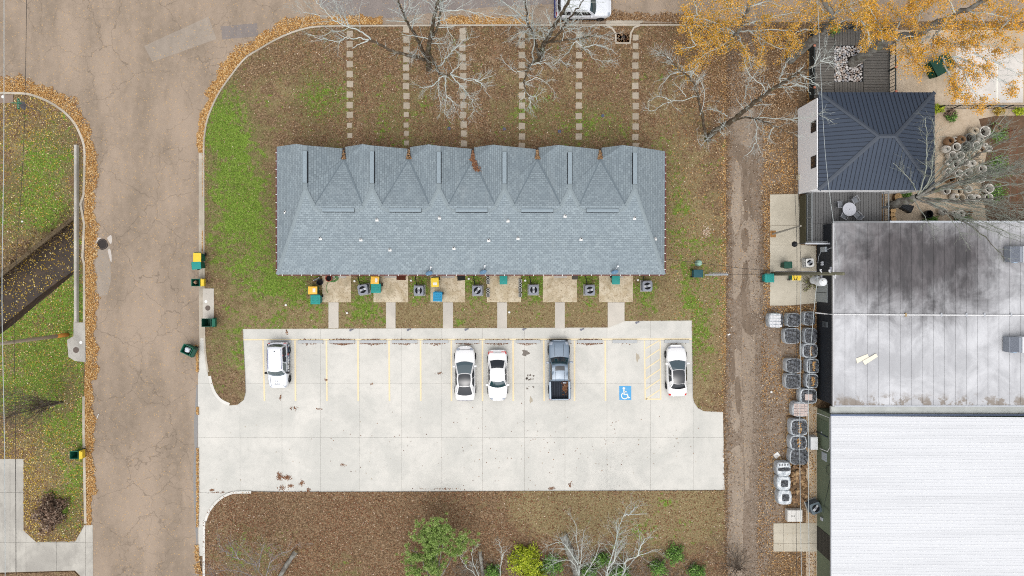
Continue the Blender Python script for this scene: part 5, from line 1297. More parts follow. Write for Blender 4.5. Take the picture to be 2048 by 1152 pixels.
q0 = W(1418, 546, .15); MB().tube([q0, q0.lerp(g1, .17)], .045, 6).build('guard', steel, t)
for k in (.35, .7): c_ = g0.lerp(e, k); MB().box(c_.x - .03, c_.x + .03, c_.y - .12, c_.y + .14, c_.z + .04, c_.z + .1).build('clamp', gal, t)
# slim pole standing in a leaf-filled pit of the pavement
pb2 = W(1545, 468); t = thing('metal_pole', 'slim pale metal pole rising from a square rusty pit in the alley pavement', 'pole', (pb2.x, pb2.y, .06))
MB().tube([(pb2.x, pb2.y, .05), (pb2.x, pb2.y + .3, 6.)], [.09, .06], 8).build('pole_shaft', plain('pole_pale', (176, 172, 160), .6, .15), t); MB().cbox(pb2.x - .22, pb2.x + .28, pb2.y - .3, pb2.y + .3, .06, .075, .01).build('pit', plain('pit_leaves', (170, 124, 74), .95, .3, 9), t)
hb = W(1592, 488, 5.5); t = thing('street_lamp', 'small black lamp head hanging from the wires above the alley pavement', 'lamp', (hb.x, hb.y, 5.2)); MB().lathe([(.001, .35), (.1, .3), (.22, .1), (.24, .0), (.001, .0)], (0, 0), 12).build('shade', plain('lamp_black', (40, 42, 46), .5, .05), t, world=False); MB().tube([(0, 0, .3), (0, 0, 1.9)], .02, 5).build('hanger', wire, t, world=False)
def wireline(pts, r, m, lab, sag=.0):
    P = []
    for (x, y, z) in pts: P.append(W(x, y, z))
    tag(MB().tube(smoothline([tuple(p) for p in P], 6), r, 4).build('overhead_wire', m), lab, 'wire', 'overhead wires')
wireline([(8, -60, 9.5), (7.5, 300, 9.3), (4, 600, 9.2), (9, 900, 9.3), (10.5, 1220, 9.5)], .028, wireg, 'pale overhead wire along the west edge of the view')
wireline([(54, -60, 7), (51, 150, 6.9), (46, 320, 6.8), (29, 600, 6.8), (31, 850, 6.9), (32.5, 1220, 7)], .02, wire, 'dark overhead wire over the west lawn and driveway')
wireline([(1633, -60, 10.5), (1645, 220, 10.2), (1655, 352, 10.2), (1672, 480, 10.3), (1679, 543, 12.2)], .016, wireg, 'pale service cable crossing the metal roof to the pole')
wireline([(1636, 552, 9.6), (1628, 620, 9.), (1618, 760, 8.6), (1617, 950, 8.8), (1619, 1220, 9.4)], .02, wireg, 'pale overhead wire above the wrapped pallets')
wireline([(1602, 556, 7.5), (1601, 700, 7.2), (1599.5, 900, 7.2), (1604, 1220, 7.6)], .02, wireg, 'pale lower wire over the pallets')
wireline([(1586, 250, 6.6), (1590, 390, 6.4), (1594, 520, 6.4), (1592, 800, 6.4), (1592, 1000, 6.5), (1594, 1220, 6.8)], .018, wire, 'dark lower overhead wire along the alley')
wireline([(1330, 518, 3.2), (1400, 526, 4.6), (1480, 536, 6.), (1545, 542, 7.6), (1600, 543, 8.6)], .016, wire, 'dark service wire from the house to the mossy pole')
wireline([(1594, 230, 7.4), (1597, 390, 7.2), (1602, 545, 7.4)], .016, wire, 'dark wire above the white side wall')
# ---------------------------------------------------------------- buildings east of the alley
# metal-roofed house with white walls
mr = plain('standing_seam', (64, 75, 92), .55, .06, 1.5, spec=.3); ms = plain('seam_metal', (44, 49, 58), .6, .06, spec=.2); mh = plain('hip_metal', (72, 80, 92), .5, .06, spec=.35); _s = NT('white_stucco'); _s.col((.84, .84, .85, 1)); stucco = _s.set(.85, .2)
mhouse = thing('metal_roof_house', 'white house under a dark blue-grey standing-seam hip roof', 'house', W(1750, 290))
a, b = W(1637.5, 380, 4.), W(1869.5, 184.5, 4.); x0, x1, y0, y1 = a.x, b.x, a.y, b.y; zr_ = 5.8
r0, r1 = W(1758.5, 272.5, zr_), W(1790.5, 272.5, zr_); ry = r0.y; ze = 4.
rf = MB(); rf.face((x0, y1, ze), (r0.x, ry, zr_), (r1.x, ry, zr_), (x1, y1, ze)).face((x0, y0, ze), (x1, y0, ze), (r1.x, ry, zr_), (r0.x, ry, zr_)).face((x0, y0, ze), (r0.x, ry, zr_), (x0, y1, ze)).face((x1, y0, ze), (x1, y1, ze), (r1.x, ry, zr_))
rf.face((x0, y0, ze - .15), (x1, y0, ze - .15), (x1, y0, ze - .003), (x0, y0, ze - .003)).face((x0, y0, ze - .15), (x0, y0, ze - .003), (x0, y1, ze - .003), (x0, y1, ze - .15)).face((x0, y1, ze - .15), (x0, y1, ze - .003), (x1, y1, ze - .003), (x1, y1, ze - .15)).face((x1, y0, ze - .15), (x1, y1, ze - .15), (x1, y1, ze - .003), (x1, y0, ze - .003))
rf.face((x0, y0, ze - .15), (x0, y1, ze - .15), (x1, y1, ze - .15), (x1, y0, ze - .15))
rfo = rf.build('roof', mr, mhouse)
def seam(p, q):
    p, q = Vector(p), Vector(q); d = (q - p); n = Vector((-d.y, d.x, 0)).normalized() * .016; u = Vector((0, 0, .035))
    MB().face(p - n, q - n, q - n + u, p - n + u).face(p + n, p + n + u, q + n + u, q + n).face(p - n + u, q - n + u, q + n + u, p + n + u).build('roof_seam', ms, rfo)
n = 28
for k in range(1, n):
    x = x0 + (x1 - x0) * k / n
    for yy in (y0, y1):
        if x < r0.x: t_ = (x - x0) / (r0.x - x0)
        elif x > r1.x: t_ = (x1 - x) / (x1 - r1.x)
        else: t_ = 1.
        seam((x, yy, ze), (x, lerp(yy, ry, t_), lerp(ze, zr_, t_)))
n = 24
for k in range(1, n):
    y = y0 + (y1 - y0) * k / n; t_ = (y - y0) / (ry - y0) if y < ry else (y1 - y) / (y1 - ry)
    seam((x0, y, ze), (lerp(x0, r0.x, t_), y, lerp(ze, zr_, t_))); seam((x1, y, ze), (lerp(x1, r1.x, t_), y, lerp(ze, zr_, t_)))
for p, q in (((x0, y0, ze), r0), ((x0, y1, ze), r0), ((x1, y0, ze), r1), ((x1, y1, ze), r1), (r0, r1)):
    p, q = Vector(p), Vector(q); d = q - p; nn = Vector((-d.y, d.x, 0)).normalized() * .16; u = Vector((0, 0, .06))
    MB().face(p - nn + u * .2, q - nn + u * .2, q + u, p + u).face(p + u, q + u, q + nn + u * .2, p + nn + u * .2).build('hip_cap', mh, rfo)
bx0 = W(1595.5, 0, 0).x; by1 = W(0, 218, 0).y; by0 = W(0, 388, 0).y
MB().box(bx0, x1 - .35, by0, by1, 0, ze - .16).build('wall', stucco, mhouse)
fr = plain('window_frame_dark', (48, 50, 54), .5, .05)
for py0_, py1_ in ((241, 263), (311, 335)):
    ya, yb = W(0, py1_, 3.5).y, W(0, py0_, 3.5).y
    w_ = MB().box(bx0 - .04, bx0 + .02, ya, yb, 2.75, 3.72).build('window', fr, mhouse); MB().box(bx0 - .05, bx0 - .041, ya + .07, (ya + yb) / 2 - .03, 2.82, 3.65).build('pane', GL.mat, w_); MB().box(bx0 - .05, bx0 - .041, (ya + yb) / 2 + .03, yb - .07, 2.82, 3.65).build('pane', GL.mat, w_)
MB().box(bx0 - .2, bx0 - .01, W(0, 360).y, W(0, 351).y, .1, .5).build('hose_box', plain('box_cream', (210, 200, 176), .7, .08), mhouse)

# timber decks
dk1 = plain('deck_board', (114, 110, 104), .75, .12, 2.2, bump=.15); dk2 = plain('deck_board_grey', (112, 112, 112), .75, .12, 2.2, bump=.15); dkr = plain('deck_rail', (96, 98, 98), .6, .1); skirt = plain('deck_skirt', (82, 78, 58), .8, .1); skd = plain('deck_skirt_dark', (52, 56, 56), .8, .1); copper = plain('copper_cap', (226, 150, 122), .35, .1, metal=.6)
def boards(t, px0, py0, px1, py1, z, along, n, m):
    a, b = W(px0, py1, z), W(px1, py0, z)
    for k in range(n):
        if along == 'x':
            y = a.y + (b.y - a.y) * k / n; h = (b.y - a.y) / n; MB().cbox(a.x + .004, b.x - .004, y + .014, y + h - .014, z - .05, z + random.uniform(-.002, .002), .006).build('plank', m, t)
        else:
            x = a.x + (b.x - a.x) * k / n; h = (b.x - a.x) / n; MB().cbox(x + .014, x + h - .014, a.y + .004, b.y - .004, z - .05, z + random.uniform(-.002, .002), .006).build('plank', m, t)
zd = 1.0
d1 = thing('timber_deck', 'dark timber deck with a square stone bed, north of the metal-roofed house', 'deck', W(1700, 120))
boards(d1, 1628, 68, 1668.5, 196, zd, 'x', 23, dk1); boards(d1, 1727.5, 62, 1778, 196, zd, 'x', 25, dk1); boards(d1, 1669, 50, 1727, 90, zd, 'y', 11, dk1); boards(d1, 1669, 164, 1727, 196, zd, 'y', 11, dk1)
a, b = W(1627, 196, zd), W(1779, 50, zd)
MB().box(a.x + .04, a.x + .08, a.y, b.y, 0, zd - .06).build('skirt', skd, d1); MB().box(b.x - .08, b.x - .04, a.y, b.y, 0, zd - .06).build('skirt', skd, d1)
s1, s2 = W(1668.5, 164, zd), W(1727.5, 90, zd)
for q in ((s1.x - .03, s1.x + .03, s1.y, s2.y), (s2.x - .03, s2.x + .03, s1.y, s2.y), (s1.x, s2.x, s1.y - .03, s1.y + .03), (s1.x, s2.x, s2.y - .03, s2.y + .03)): MB().box(*q, .3, zd - .055).build('bed_edging', dkr, d1)
def railing(name, lab, pts, z0, h, posts, capm=None, mat=dkr, bal=.12, grp='deck railings'):
    P = [W(x, y, z0) for x, y in pts]; t = thing(name, lab, 'railing', P[0], 0, grp)
    for i in range(len(P) - 1):
        A, B = P[i], P[i + 1]; up = Vector((0, 0, h)); d = (B - A); L_ = d.length; nn = Vector((-d.y, d.x, 0)).normalized()
        for zz, ww in ((h, .05), (.12, .03)):
            c = [A - nn * ww, A + nn * ww, B + nn * ww, B - nn * ww]
            MB().prism([(v.x, v.y) for v in c], z0 + zz - .05, z0 + zz, True).build('rail', mat, t)
        k = max(2, int(L_ / bal))
        for j in range(1, k):
            c = A.lerp(B, j / k); MB().box(c.x - .016, c.x + .016, c.y - .016, c.y + .016, z0 + .12, z0 + h - .05).build('baluster', mat, t)
    for (x, y) in posts:
        c = W(x, y, z0); q = MB().box(c.x - .06, c.x + .06, c.y - .06, c.y + .06, z0 - .1, z0 + h + .06).build('post', mat, t)
        if capm: MB().cbox(c.x - .1, c.x + .1, c.y - .1, c.y + .1, z0 + h + .06, z0 + h + .14, .04).build('post_cap', capm, q)
dkr2 = plain('rail_dark', (58, 64, 64), .6, .1)
railing('deck_railing', 'dark railing with copper post caps along the west side of the north deck', [(1618, 196), (1618.5, 60)], zd, 1.1, [(1617.5, 100), (1617.5, 182), (1618, 60)], copper, dkr2, .3)
railing('deck_railing', 'dark railing along the east side of the north deck', [(1777.5, 191), (1777.5, 92)], zd, 1.1, [(1777.5, 190), (1777.5, 142)], copper, dkr2, .3)
railing('deck_railing', 'dark railing along the street side of the north deck', [(1622, 58), (1776, 56)], zd, 1.1, [(1700, 57)], copper, dkr2, .3)
# stones in the bed
bedm = tag(MB().box(s1.x + .03, s2.x - .03, s1.y + .03, s2.y - .03, 0, .82).build('stone_bed', plain('bed_dark', (44, 38, 32), .95, .2)), 'square bed of pale rounded stones set in the north deck', 'stone bed')
stones = [plain('stone_%d' % i, c, .85, .15, 8) for i, c in enumerate([(222, 216, 212), (196, 188, 182), (234, 230, 226), (176, 160, 150), (208, 190, 176), (166, 166, 170)])]
proto = []
for i in range(6):
    bm = bmesh.new(); bmesh.ops.create_icosphere(bm, subdivisions=1, radius=1.)
    rr = random.Random(i)
    for v in bm.verts: v.co *= rr.uniform(.82, 1.15); v.co.z *= .62
    me = bpy.data.meshes.new('stone'); bm.to_mesh(me); bm.free(); me.materials.append(stones[i]); proto.append(me)
rr = random.Random(3); placed = []
tb = W(1703, 124, .8); tries = 0
while len(placed) < 285 and tries < 20000:
    tries += 1
    x, y = rr.uniform(s1.x + .1, s2.x - .1), rr.uniform(s1.y + .1, s2.y - .1); r = rr.uniform(.085, .16)
    if abs(x - tb.x) < .42 and abs(y - tb.y) < .5: continue
    if any((x - q[0]) ** 2 + (y - q[1]) ** 2 < ((r + q[2]) * .72) ** 2 for q in placed): continue
    placed.append((x, y, r))
    o = link('stone', rr.choice(proto), bedm); o.location = (x, y, .84 + r * .25); o.scale = (r, r * rr.uniform(.75, 1.1), r); o.rotation_euler = (0, 0, rr.uniform(0, 6.3))
# south deck with table
zs = 1.3
d2 = thing('timber_deck', 'grey timber deck with a round table, south of the metal-roofed house', 'deck', W(1690, 430))
boards(d2, 1626, 383, 1764, 447.5, zs, 'y', 26, dk2); boards(d2, 1626, 448, 1660, 484, zs, 'y', 7, dk2)
a, b = W(1598, 490, 0), W(1612, 388, 0)
MB().box(W(1612, 0, zs).x - .05, W(1612, 0, zs).x, W(0, 485, zs).y, W(0, 389, zs).y, 0, zs - .0).build('skirt', skirt, d2); MB().box(W(1612, 0, zs).x, W(1626, 0, zs).x, W(0, 485, zs).y, W(0, 388, zs).y, zs - .3, zs - .02).build('rim_joist', plain('joist', (74, 76, 74), .7, .1), d2)
MB().box(W(1612, 0, zs).x, W(1662, 0, zs).x, W(0, 487, zs).y, W(0, 484, zs).y, 0, zs).build('skirt', dkr, d2)
railing('deck_railing', 'grey baluster railing along the alley side of the south deck', [(1614, 484), (1614, 389)], zs, 1.0, [(1614, 484), (1614, 436), (1614, 389)], None, plain('rail_grey', (136, 140, 142), .6, .08), .14)
railing('deck_railing', 'grey railing at the courtyard side of the south deck', [(1766, 447), (1766, 384)], zs, .9, [(1766, 446), (1766, 415)], None, plain('rail_grey', (136, 140, 142), .6, .08), .2)
railing('deck_railing', 'grey railing on the south edge of the south deck', [(1616, 485), (1652, 484)], zs, .9, [], None, plain('rail_grey', (136, 140, 142), .6, .08), .2)
c = W(1699, 418.5, 2.05); t = thing('round_table', 'round pale grey metal table on the south deck', 'table', (c.x, c.y, zs))
tm = plain('table_grey', (196, 198, 206), .5, .06, 6); MB().lathe([(.0005, .76), (.5, .755), (.58, .75), (.58, .71), (.001, .71)], (0, 0), 32).build('tabletop', tm, t, world=False); MB().disc((0, 0), .03, .7635, 10).build('parasol_hole', dark, t, world=False)
for k in range(4): MB().tube([(.1 * math.cos(k * 1.57 + .78), .1 * math.sin(k * 1.57 + .78), .7), (.42 * math.cos(k * 1.57 + .78), .42 * math.sin(k * 1.57 + .78), 0)], .022, 6).build('leg', tm, t, world=False)
cm = plain('chair_mesh', (122, 126, 132), .7, .1); cf = plain('chair_frame', (186, 188, 194), .4, .06, metal=.3)
def patio_chair(px, py, rz, lab):
    c = W(px, py, 1.8); t = thing('patio_chair', lab, 'chair', (c.x, c.y, zs), rz, 'chairs round the deck table')
    MB().cbox(-.24, .24, -.22, .24, .4, .44, .015).build('seat', cm, t, world=False)
    MB().face((-.24, -.23, .44), (.24, -.23, .44), (.23, -.36, .92), (-.23, -.36, .92)).face((-.24, -.24, .44), (-.23, -.37, .92), (.23, -.37, .92), (.24, -.24, .44)).build('backrest', cm, t, world=False)
    for sg in (1, -1):
        MB().tube([(sg * .26, .24, 0), (sg * .27, .22, .62), (sg * .28, -.2, .66), (sg * .26, -.3, .6)], .02, 6).build('armrest', cf, t, world=False)
        MB().tube([(sg * .25, -.26, 0), (sg * .25, -.24, .44), (sg * .24, -.37, .93)], .02, 6).build('leg', cf, t, world=False)
    MB().tube([(-.24, -.37, .93), (.24, -.37, .93)], .02, 6).build('top_bar', cf, t, world=False)
for a in [(1680.5, 409, -1.05 - .4, 'grey patio chair on the north-west side of the round table'), (1711, 401, -2.6, 'grey patio chair on the north-east side of the round table'), (1688.5, 431, -.45, 'grey patio chair on the south-west side of the round table'), (1714.5, 430.5, .75, 'grey patio chair on the south-east side of the round table')]: patio_chair(*a)

# flat-roofed dark building
ZF = 3.4
fb = thing('flat_roof_building', 'low dark-walled building with a wide stained white flat roof', 'building', W(1850, 630))
wallb = plain('black_wall', (44, 48, 54), .6, .15, 2.); fx0 = W(1667, 0, ZF).x; fy1 = W(0, 445, ZF).y; fy0 = W(0, 812, ZF).y; fx1 = W(2420, 0, ZF).x
MB().box(W(1633, 0).x, fx1, fy0 + .05, fy1 - .05, 0, ZF - .06).build('wall', wallb, fb)
xe = [1667, 1690, 1712, 1735, 1757, 1779, 1801, 1823, 1845.5, 1867, 1889, 1911, 1933, 1955, 1976, 1998, 2019, 2041, 2063, 2100, 2200, 2300, 2420]
for i in range(len(xe) - 1):
    a, b = W(xe[i], 0, ZF).x, W(xe[i + 1], 0, ZF).x
    MB().box(a + .004, b - .008, fy0, fy1, ZF - .05, ZF + .003 * (i % 2)).build('roof_strip', M['membrane'], fb)
    MB().box(b - .02, b + .008, fy0, fy1, ZF - .04, ZF + .012).build('lap_seam', M['lap'], fb)
par = plain('parapet_metal', (196, 200, 206), .5, .1)
MB().box(fx0 - .08, W(1779, 0, ZF).x, fy1 - .02, fy1 + .1, ZF - .25, ZF + .1).build('parapet', plain('parapet_grey', (134, 136, 138), .6, .12), fb); MB().box(W(1779.2, 0, ZF).x, fx1, fy1 - .02, fy1 + .14, ZF - .25, ZF + .07).build('parapet', par, fb)
MB().box(fx0 - .05, fx0 + .05, fy0, fy1 - .03, ZF - .2, ZF + .04).build('edge_trim', plain('edge_white', (206, 206, 208), .6, .12, 3.), fb); MB().box(fx0 + .06, fx1, fy0 - .05, fy0 + .06, ZF - .2, ZF + .045).build('edge_trim', par, fb)
wxx = W(1633, 0).x - .01
dr = MB().box(wxx - .06, wxx + .02, W(0, 604, 1.).y, W(0, 567, 1.).y, .05, 2.15).build('door', plain('door_grey', (166, 172, 172), .6, .06), fb); MB().box(wxx - .075, wxx - .055, W(0, 585.5, 1.).y, W(0, 584.6, 1.).y, .1, 2.1).build('leaf_gap', fr, dr)
MB().box(wxx - .2, wxx, W(0, 504, 1.6).y, W(0, 494, 1.6).y, 1.2, 2.1).build('meter_box', plain('box_grey', (176, 184, 190), .5, .08), fb)
for k in range(2): MB().cyl((wxx - .12, W(0, 525 + k * 4, 1.4).y), .1, 1.3, 1.5, 10).build('gas_valve', par, fb)
vn = MB().box(wxx - .05, wxx, W(0, 654, 1.6).y, W(0, 643, 1.6).y, 1.3, 2.2).build('wall_vent', plain('vent_grey', (108, 114, 118), .6, .1), fb)
for k in range(3): MB().box(wxx - .07, wxx - .05, W(0, 653, 1.6).y, W(0, 644, 1.6).y, 1.4 + k * .26, 1.5 + k * .26).build('vent_slat', fr, vn)
MB().tube([(wxx - .06, W(0, 500, 2.).y, 2.1), (wxx - .06, W(0, 496, 2.6).y, 2.9), W(1670, 496, ZF + .05)], .03, 6).build('conduit', par, fb); MB().tube([(wxx - .05, W(0, 500, 1.).y, 1.2), (wxx - .05, W(0, 512, 1.).y, .6), (wxx - .05, W(0, 526, .5).y, .4)], .02, 5).build('conduit', par, fb)
MB().box(W(1612, 0, 2.7).x, W(1668, 0, 3.2).x, W(0, 488.5, 2.7).y, W(0, 485.5, 2.7).y, 2.45, 2.6).build('canopy_beam', par, fb)
# pipe over the roof
t = thing('roof_pipe', 'long white pipe lying across the stained flat roof', 'pipe', W(1800, 629, ZF))
MB().tube([W(1631, 625.5, 1.6), W(1650, 627.5, 2.6), W(1667, 629, ZF + .1), W(2400, 632, ZF + .1)], .055, 8).build('pipe_run', plain('pvc_white', (240, 240, 240), .45, .06), t)
for x in (1810, 1881, 1931, 1967, 2020): c = W(x, 629.5, ZF); MB().box(c.x - .05, c.x + .05, c.y - .14, c.y + .14, ZF + .01, ZF + .17).build('pipe_support', plain('support_tan', (188, 160, 110) if x == 1810 else (170, 168, 164), .8, .1) if x == 1810 else par, t)
def rtu(px0, py0, px1, py1, lab):
    a, b = W(px0, py1, ZF + .9), W(px1, py0, ZF + .9); t = thing('rooftop_unit', lab, 'air conditioner', ((a.x + b.x) / 2, (a.y + b.y) / 2, ZF), 0, 'rooftop air conditioning units'); z1 = ZF + .9; xm = a.x + (b.x - a.x) * .42
    MB().cbox(xm, b.x, a.y, b.y, ZF + .1, z1, .03).build('cabinet', plain('rtu_white', (226, 228, 232), .5, .05), t); MB().cbox(a.x, xm - .01, a.y + .04, b.y - .02, ZF + .1, z1 - .06, .03).build('coil_section', plain('rtu_grey', (150, 156, 166), .5, .06), t)
    for k in range(9): MB().box(a.x + .06 + k * .085, a.x + .1 + k * .085, a.y + .06, b.y - .05, z1 - .06, z1 - .04).build('coil_fin', plain('rtu_fin', (116, 122, 134), .5, .05), t)
    c = ((xm + b.x) / 2 - .1, (a.y + b.y) / 2); MB().disc(c, .44, z1 + .004, 24).build('fan_opening', acd, t)
    MB().lathe([(.44, z1 + .002), (.47, z1 + .03), (.5, z1 + .002)], c, 24).build('fan_ring', par, t)
    for k in range(3):
        an = k * 2.1 + .4; MB().face(*[(c[0] + x * math.cos(an) - y * math.sin(an), c[1] + x * math.sin(an) + y * math.cos(an), z1 + .012 + .01 * (y > 0)) for x, y in ((.05, -.06), (.4, -.14), (.4, .06), (.05, .08))]).build('fan_blade', plain('rtu_blade', (96, 100, 104), .5, .05), t)
    MB().box(a.x + .05, b.x - .05, a.y + .05, b.y - .05, ZF, ZF + .1).build('kerb_frame', fr, t); MB().box(a.x + .3, a.x + .62, a.y - .01, a.y + .035, ZF + .5, z1 - .1).build('access_panel', plain('panel_blue', (170, 196, 220), .5, .05), t)
rtu(2022, 492, 2082, 525, 'white and grey rooftop unit at the northern part of the flat roof'); rtu(2020, 674, 2080, 706, 'white and grey rooftop unit at the southern part of the flat roof')
bd = plain('board_cream', (246, 240, 222), .7, .06)
for pts, z, l in (([(1712, 717), (1735, 708), (1738, 714), (1714, 727)], ZF + .05, 'smaller pale board lying on the flat roof'), ([(1725, 722), (1752, 707), (1756, 713), (1730, 730)], ZF + .09, 'larger pale board lying on top of another on the flat roof')): tag(MB().prism(WP(pts, z), z - .035, z).build('board', bd), l, 'board')

# white-roofed warehouse with green walls
ZW = 3.1
wh = thing('warehouse', 'green-walled warehouse with a bright white ribbed metal roof', 'warehouse', W(1850, 1000)); gw = plain('green_cladding', (118, 130, 108), .6, .08, 1.5); _w = NT('white_roof_metal'); _p = _w.pos(); _w.col(_w.mix(_w.rng(_w.noise(_w.sc(_p, .05, 1.3, 1.), 1., 5, .65), .4, .72), C(225, 227, 230), C(214, 216, 219))); wr_ = _w.set(.55, .3)
ax0, ay1 = W(1663, 0, ZW).x, W(0, 832, ZW).y; ay0 = W(0, 1320, ZW).y; ax1 = W(2420, 0, ZW).x
wbx = W(1633.5, 0).x; wby = W(0, 816, 0).y
MB().box(wbx, ax1 - .2, ay0, wby, 0, ZW - .12).build('wall', gw, wh)
xs_ = [ax0, W(1884, 0, ZW).x, W(2130, 0, ZW).x, ax1]; npan = 24; pw = (ay1 - ay0) / npan
rz_ = lambda x: ZW + (x - ax0) * .03
for i in range(3):
    for k in range(npan):
        ya = ay1 - (k + 1) * pw; xa, xb = xs_[i], xs_[i + 1] - .006; s = MB(); dz_ = .012 * (2 - i); nr = 3; rw_ = pw / nr
        prof = []
        for r in range(nr): y = ya + r * rw_; prof += [(y + .0, 0), (y + rw_ * .30, 0), (y + rw_ * .38, .013), (y + rw_ * .52, .013), (y + rw_ * .60, 0)]
        prof.append((ya + pw - .004, 0))
        for j in range(len(prof) - 1):
            (p0, h0), (p1, h1) = prof[j], prof[j + 1]
            s.face((xa, p0, rz_(xa) + h0 + dz_), (xb, p0, rz_(xb) + h0 + dz_), (xb, p1, rz_(xb) + h1 + dz_), (xa, p1, rz_(xa) + h1 + dz_))
        s.build('roof_panel', wr_, wh)
MB().box(ax0 - .06, ax0 + .0, ay0, ay1, ZW - .15, ZW + .03).build('eave_trim', par, wh)
MB().box(ax0 - .06, ax1, ay1 + .01, ay1 + .14, ZW - .1, ZW + .06).build('rake_trim', plain('rake_blue', (112, 126, 152), .5, .06), wh)
MB().prism([(wbx, wby + .01), (ax0, ay1 + .15), (ax1, ay1 + .15), (ax1, wby + .01)], ZW - .5, ZW - .2).build('valley_gutter', plain('gutter_pale', (214, 218, 214), .6, .15, 1.5), wh) if False else MB().box(wbx, ax1, ay1 + .15, ay1 + .75, ZW - .6, ZW - .3).build('valley_gutter', plain('gutter_pale', (206, 210, 206), .6, .2, 1.2), wh)
ex = wbx - .012
o_ = MB().box(ex - .02, ex + .02, W(0, 1101, .3).y, W(0, 1053, .3).y, .08, 2.7).build('roller_door', plain('roller_dark', (58, 56, 52), .7, .1), wh)
for k in range(9): MB().box(ex - .03, ex - .02, W(0, 1100.5, .3).y, W(0, 1053.5, .3).y, .2 + k * .28, .4 + k * .28).build('door_slat', plain('roller_slat', (70, 68, 62), .7, .08), o_)
d_ = MB().box(ex - .03, ex + .02, W(0, 867, 1.).y, W(0, 839, 1.).y, .1, 2.1).build('side_door', plain('door_green', (100, 114, 94), .6, .06), wh); MB().box(ex - .06, ex - .03, W(0, 866, 1.).y, W(0, 863, 1.).y, 1., 1.1).build('handle', par, d_)
MB().box(ex - .08, ex - .0, W(0, 868.5, 1.).y, W(0, 867.3, 1.).y, .1, 2.2).build('door_trim', plain('door_navy', (66, 76, 96), .6, .06), wh)
MB().box(ex - .1, ex, W(0, 921, 1.6).y, W(0, 905, 1.6).y, 1.2, 2.0).build('meter_box', plain('box_grey', (176, 184, 190), .5, .08), wh)
MB().tube([W(1634, 826, .9), W(1660, 836, 2.7), W(1660, 895, 2.7), W(1655, 903, 2.2), W(1640, 897, .9)], .035, 6).build('conduit', plain('pvc_white', (240, 240, 240), .45, .06), wh)
MB().tube([W(1661, 955, 2.7), W(1650, 1005, 1.6), W(1645, 1035, 1.1)], .02, 5).build('cable', fr, wh); MB().tube([W(1662, 928, 2.8), W(1654, 932, 2.2), W(1652, 942, 2.), W(1658, 950, 2.5)], .02, 5).build('cable', fr, wh)
MB().box(ex - .1, ex, W(0, 1040, 1.).y, W(0, 1034, 1.).y, .9, 1.3).build('junction_box', par, wh)
MB().tube([W(1640, 1008, .9), W(1662, 1025, 2.9)], .03, 5).build('brace', gw, wh)
c = W(1626, 885, .7); t = thing('equipment_cabinet', 'white equipment cabinet standing against the green warehouse wall', 'cabinet', (c.x, c.y, .05)); MB().cbox(-.33, .3, -.55, .55, 0, 1., .03).build('cabinet_shell', plain('cab_white', (228, 230, 230), .5, .05), t, world=False); MB().box(-.345, -.33, -.45, .45, .1, .85).build('cabinet_door', plain('cab_grey', (198, 204, 206), .5, .05), t, world=False)
condenser(1626.5, 1012.5, .35, 'round-topped dark grey air conditioner by the green warehouse wall', None, .95, .95, plain('ac_slate', (96, 110, 118), .5, .08), None)

# wrapped pallets
wrapm = NT('stretch_wrap'); v_ = wrapm.obj(); wrapm.col(wrapm.mix(wrapm.rng(wrapm.noise(wrapm.sc(v_, 1., 1., 3.), 4, 6, .7), .3, .7), C(140, 152, 162), C(240, 244, 246))); wrapm.bump(wrapm.noise(wrapm.sc(v_, 1., 1., 4.), 7, 5, .7), .6, .03); wrapm.set(.35, .4)
tarp = NT('black_sheet'); v_ = tarp.obj(); n_ = tarp.noise(v_, 5, 6, .7, 1.); tarp.col(tarp.mix(tarp.rng(n_, .42, .64), C(30, 32, 36), C(112, 117, 124))); tarp.bump(n_, .9, .06); tarp.set(.4, .45)
wood_p = plain('pallet_wood', (172, 142, 104), .9, .15, 6); brickm = plain('wrapped_brick', (214, 196, 188), .7, .12, 6)
PAL = [(1530, 626, 1566, 656, 'w', 'white-topped pallet nearest the alley in the northernmost row'), (1566, 626, 1601, 654, 'b', 'black-topped pallet in the middle of the northernmost row'), (1600, 623, 1631, 651, 'b', 'black-topped pallet against the wall in the northernmost row'), (1561, 656, 1601, 688, 'b', 'western pallet of the second pallet row from the north'), (1601, 656, 1635, 688, 'b', 'eastern pallet of the second pallet row from the north'), (1597, 687, 1636, 716, 'o', 'single pallet with orange leaves below the second row'), (1564, 717, 1605, 746, 'b', 'western pallet of the pair level with the loose roof boards'), (1605, 717, 1639, 747, 'o', 'eastern leaf-streaked pallet of the pair level with the loose roof boards'), (1563, 747, 1603, 778, 'b', 'western pallet with oval black top, just south of the leaf-streaked one'), (1604, 747, 1637, 777, 'o', 'eastern leaf-streaked pallet of the lowest pair by the dark wall'), (1592, 777, 1635, 808, 'p', 'pallet with a folded paper bag on its black top'), (1577, 804, 1618, 834, 'k', 'wrapped pallet of pale bricks at the corner of the warehouse'), (1573, 838, 1616, 872, 'o', 'northernmost of three pallets along the green warehouse wall'), (1572, 871, 1614, 900, 'o', 'middle of three pallets along the green warehouse wall'), (1572, 898, 1617, 930, 'b', 'southernmost of three pallets along the green warehouse wall'), (1546, 924, 1582, 953, 'x', 'white printed pallet with a black sheet torn across it'), (1546, 952, 1582, 981, 's', 'white pallet with a small black opening on top'), (1548, 980, 1584, 1010, 's', 'southernmost wrapped pallet beside the brown stones')]
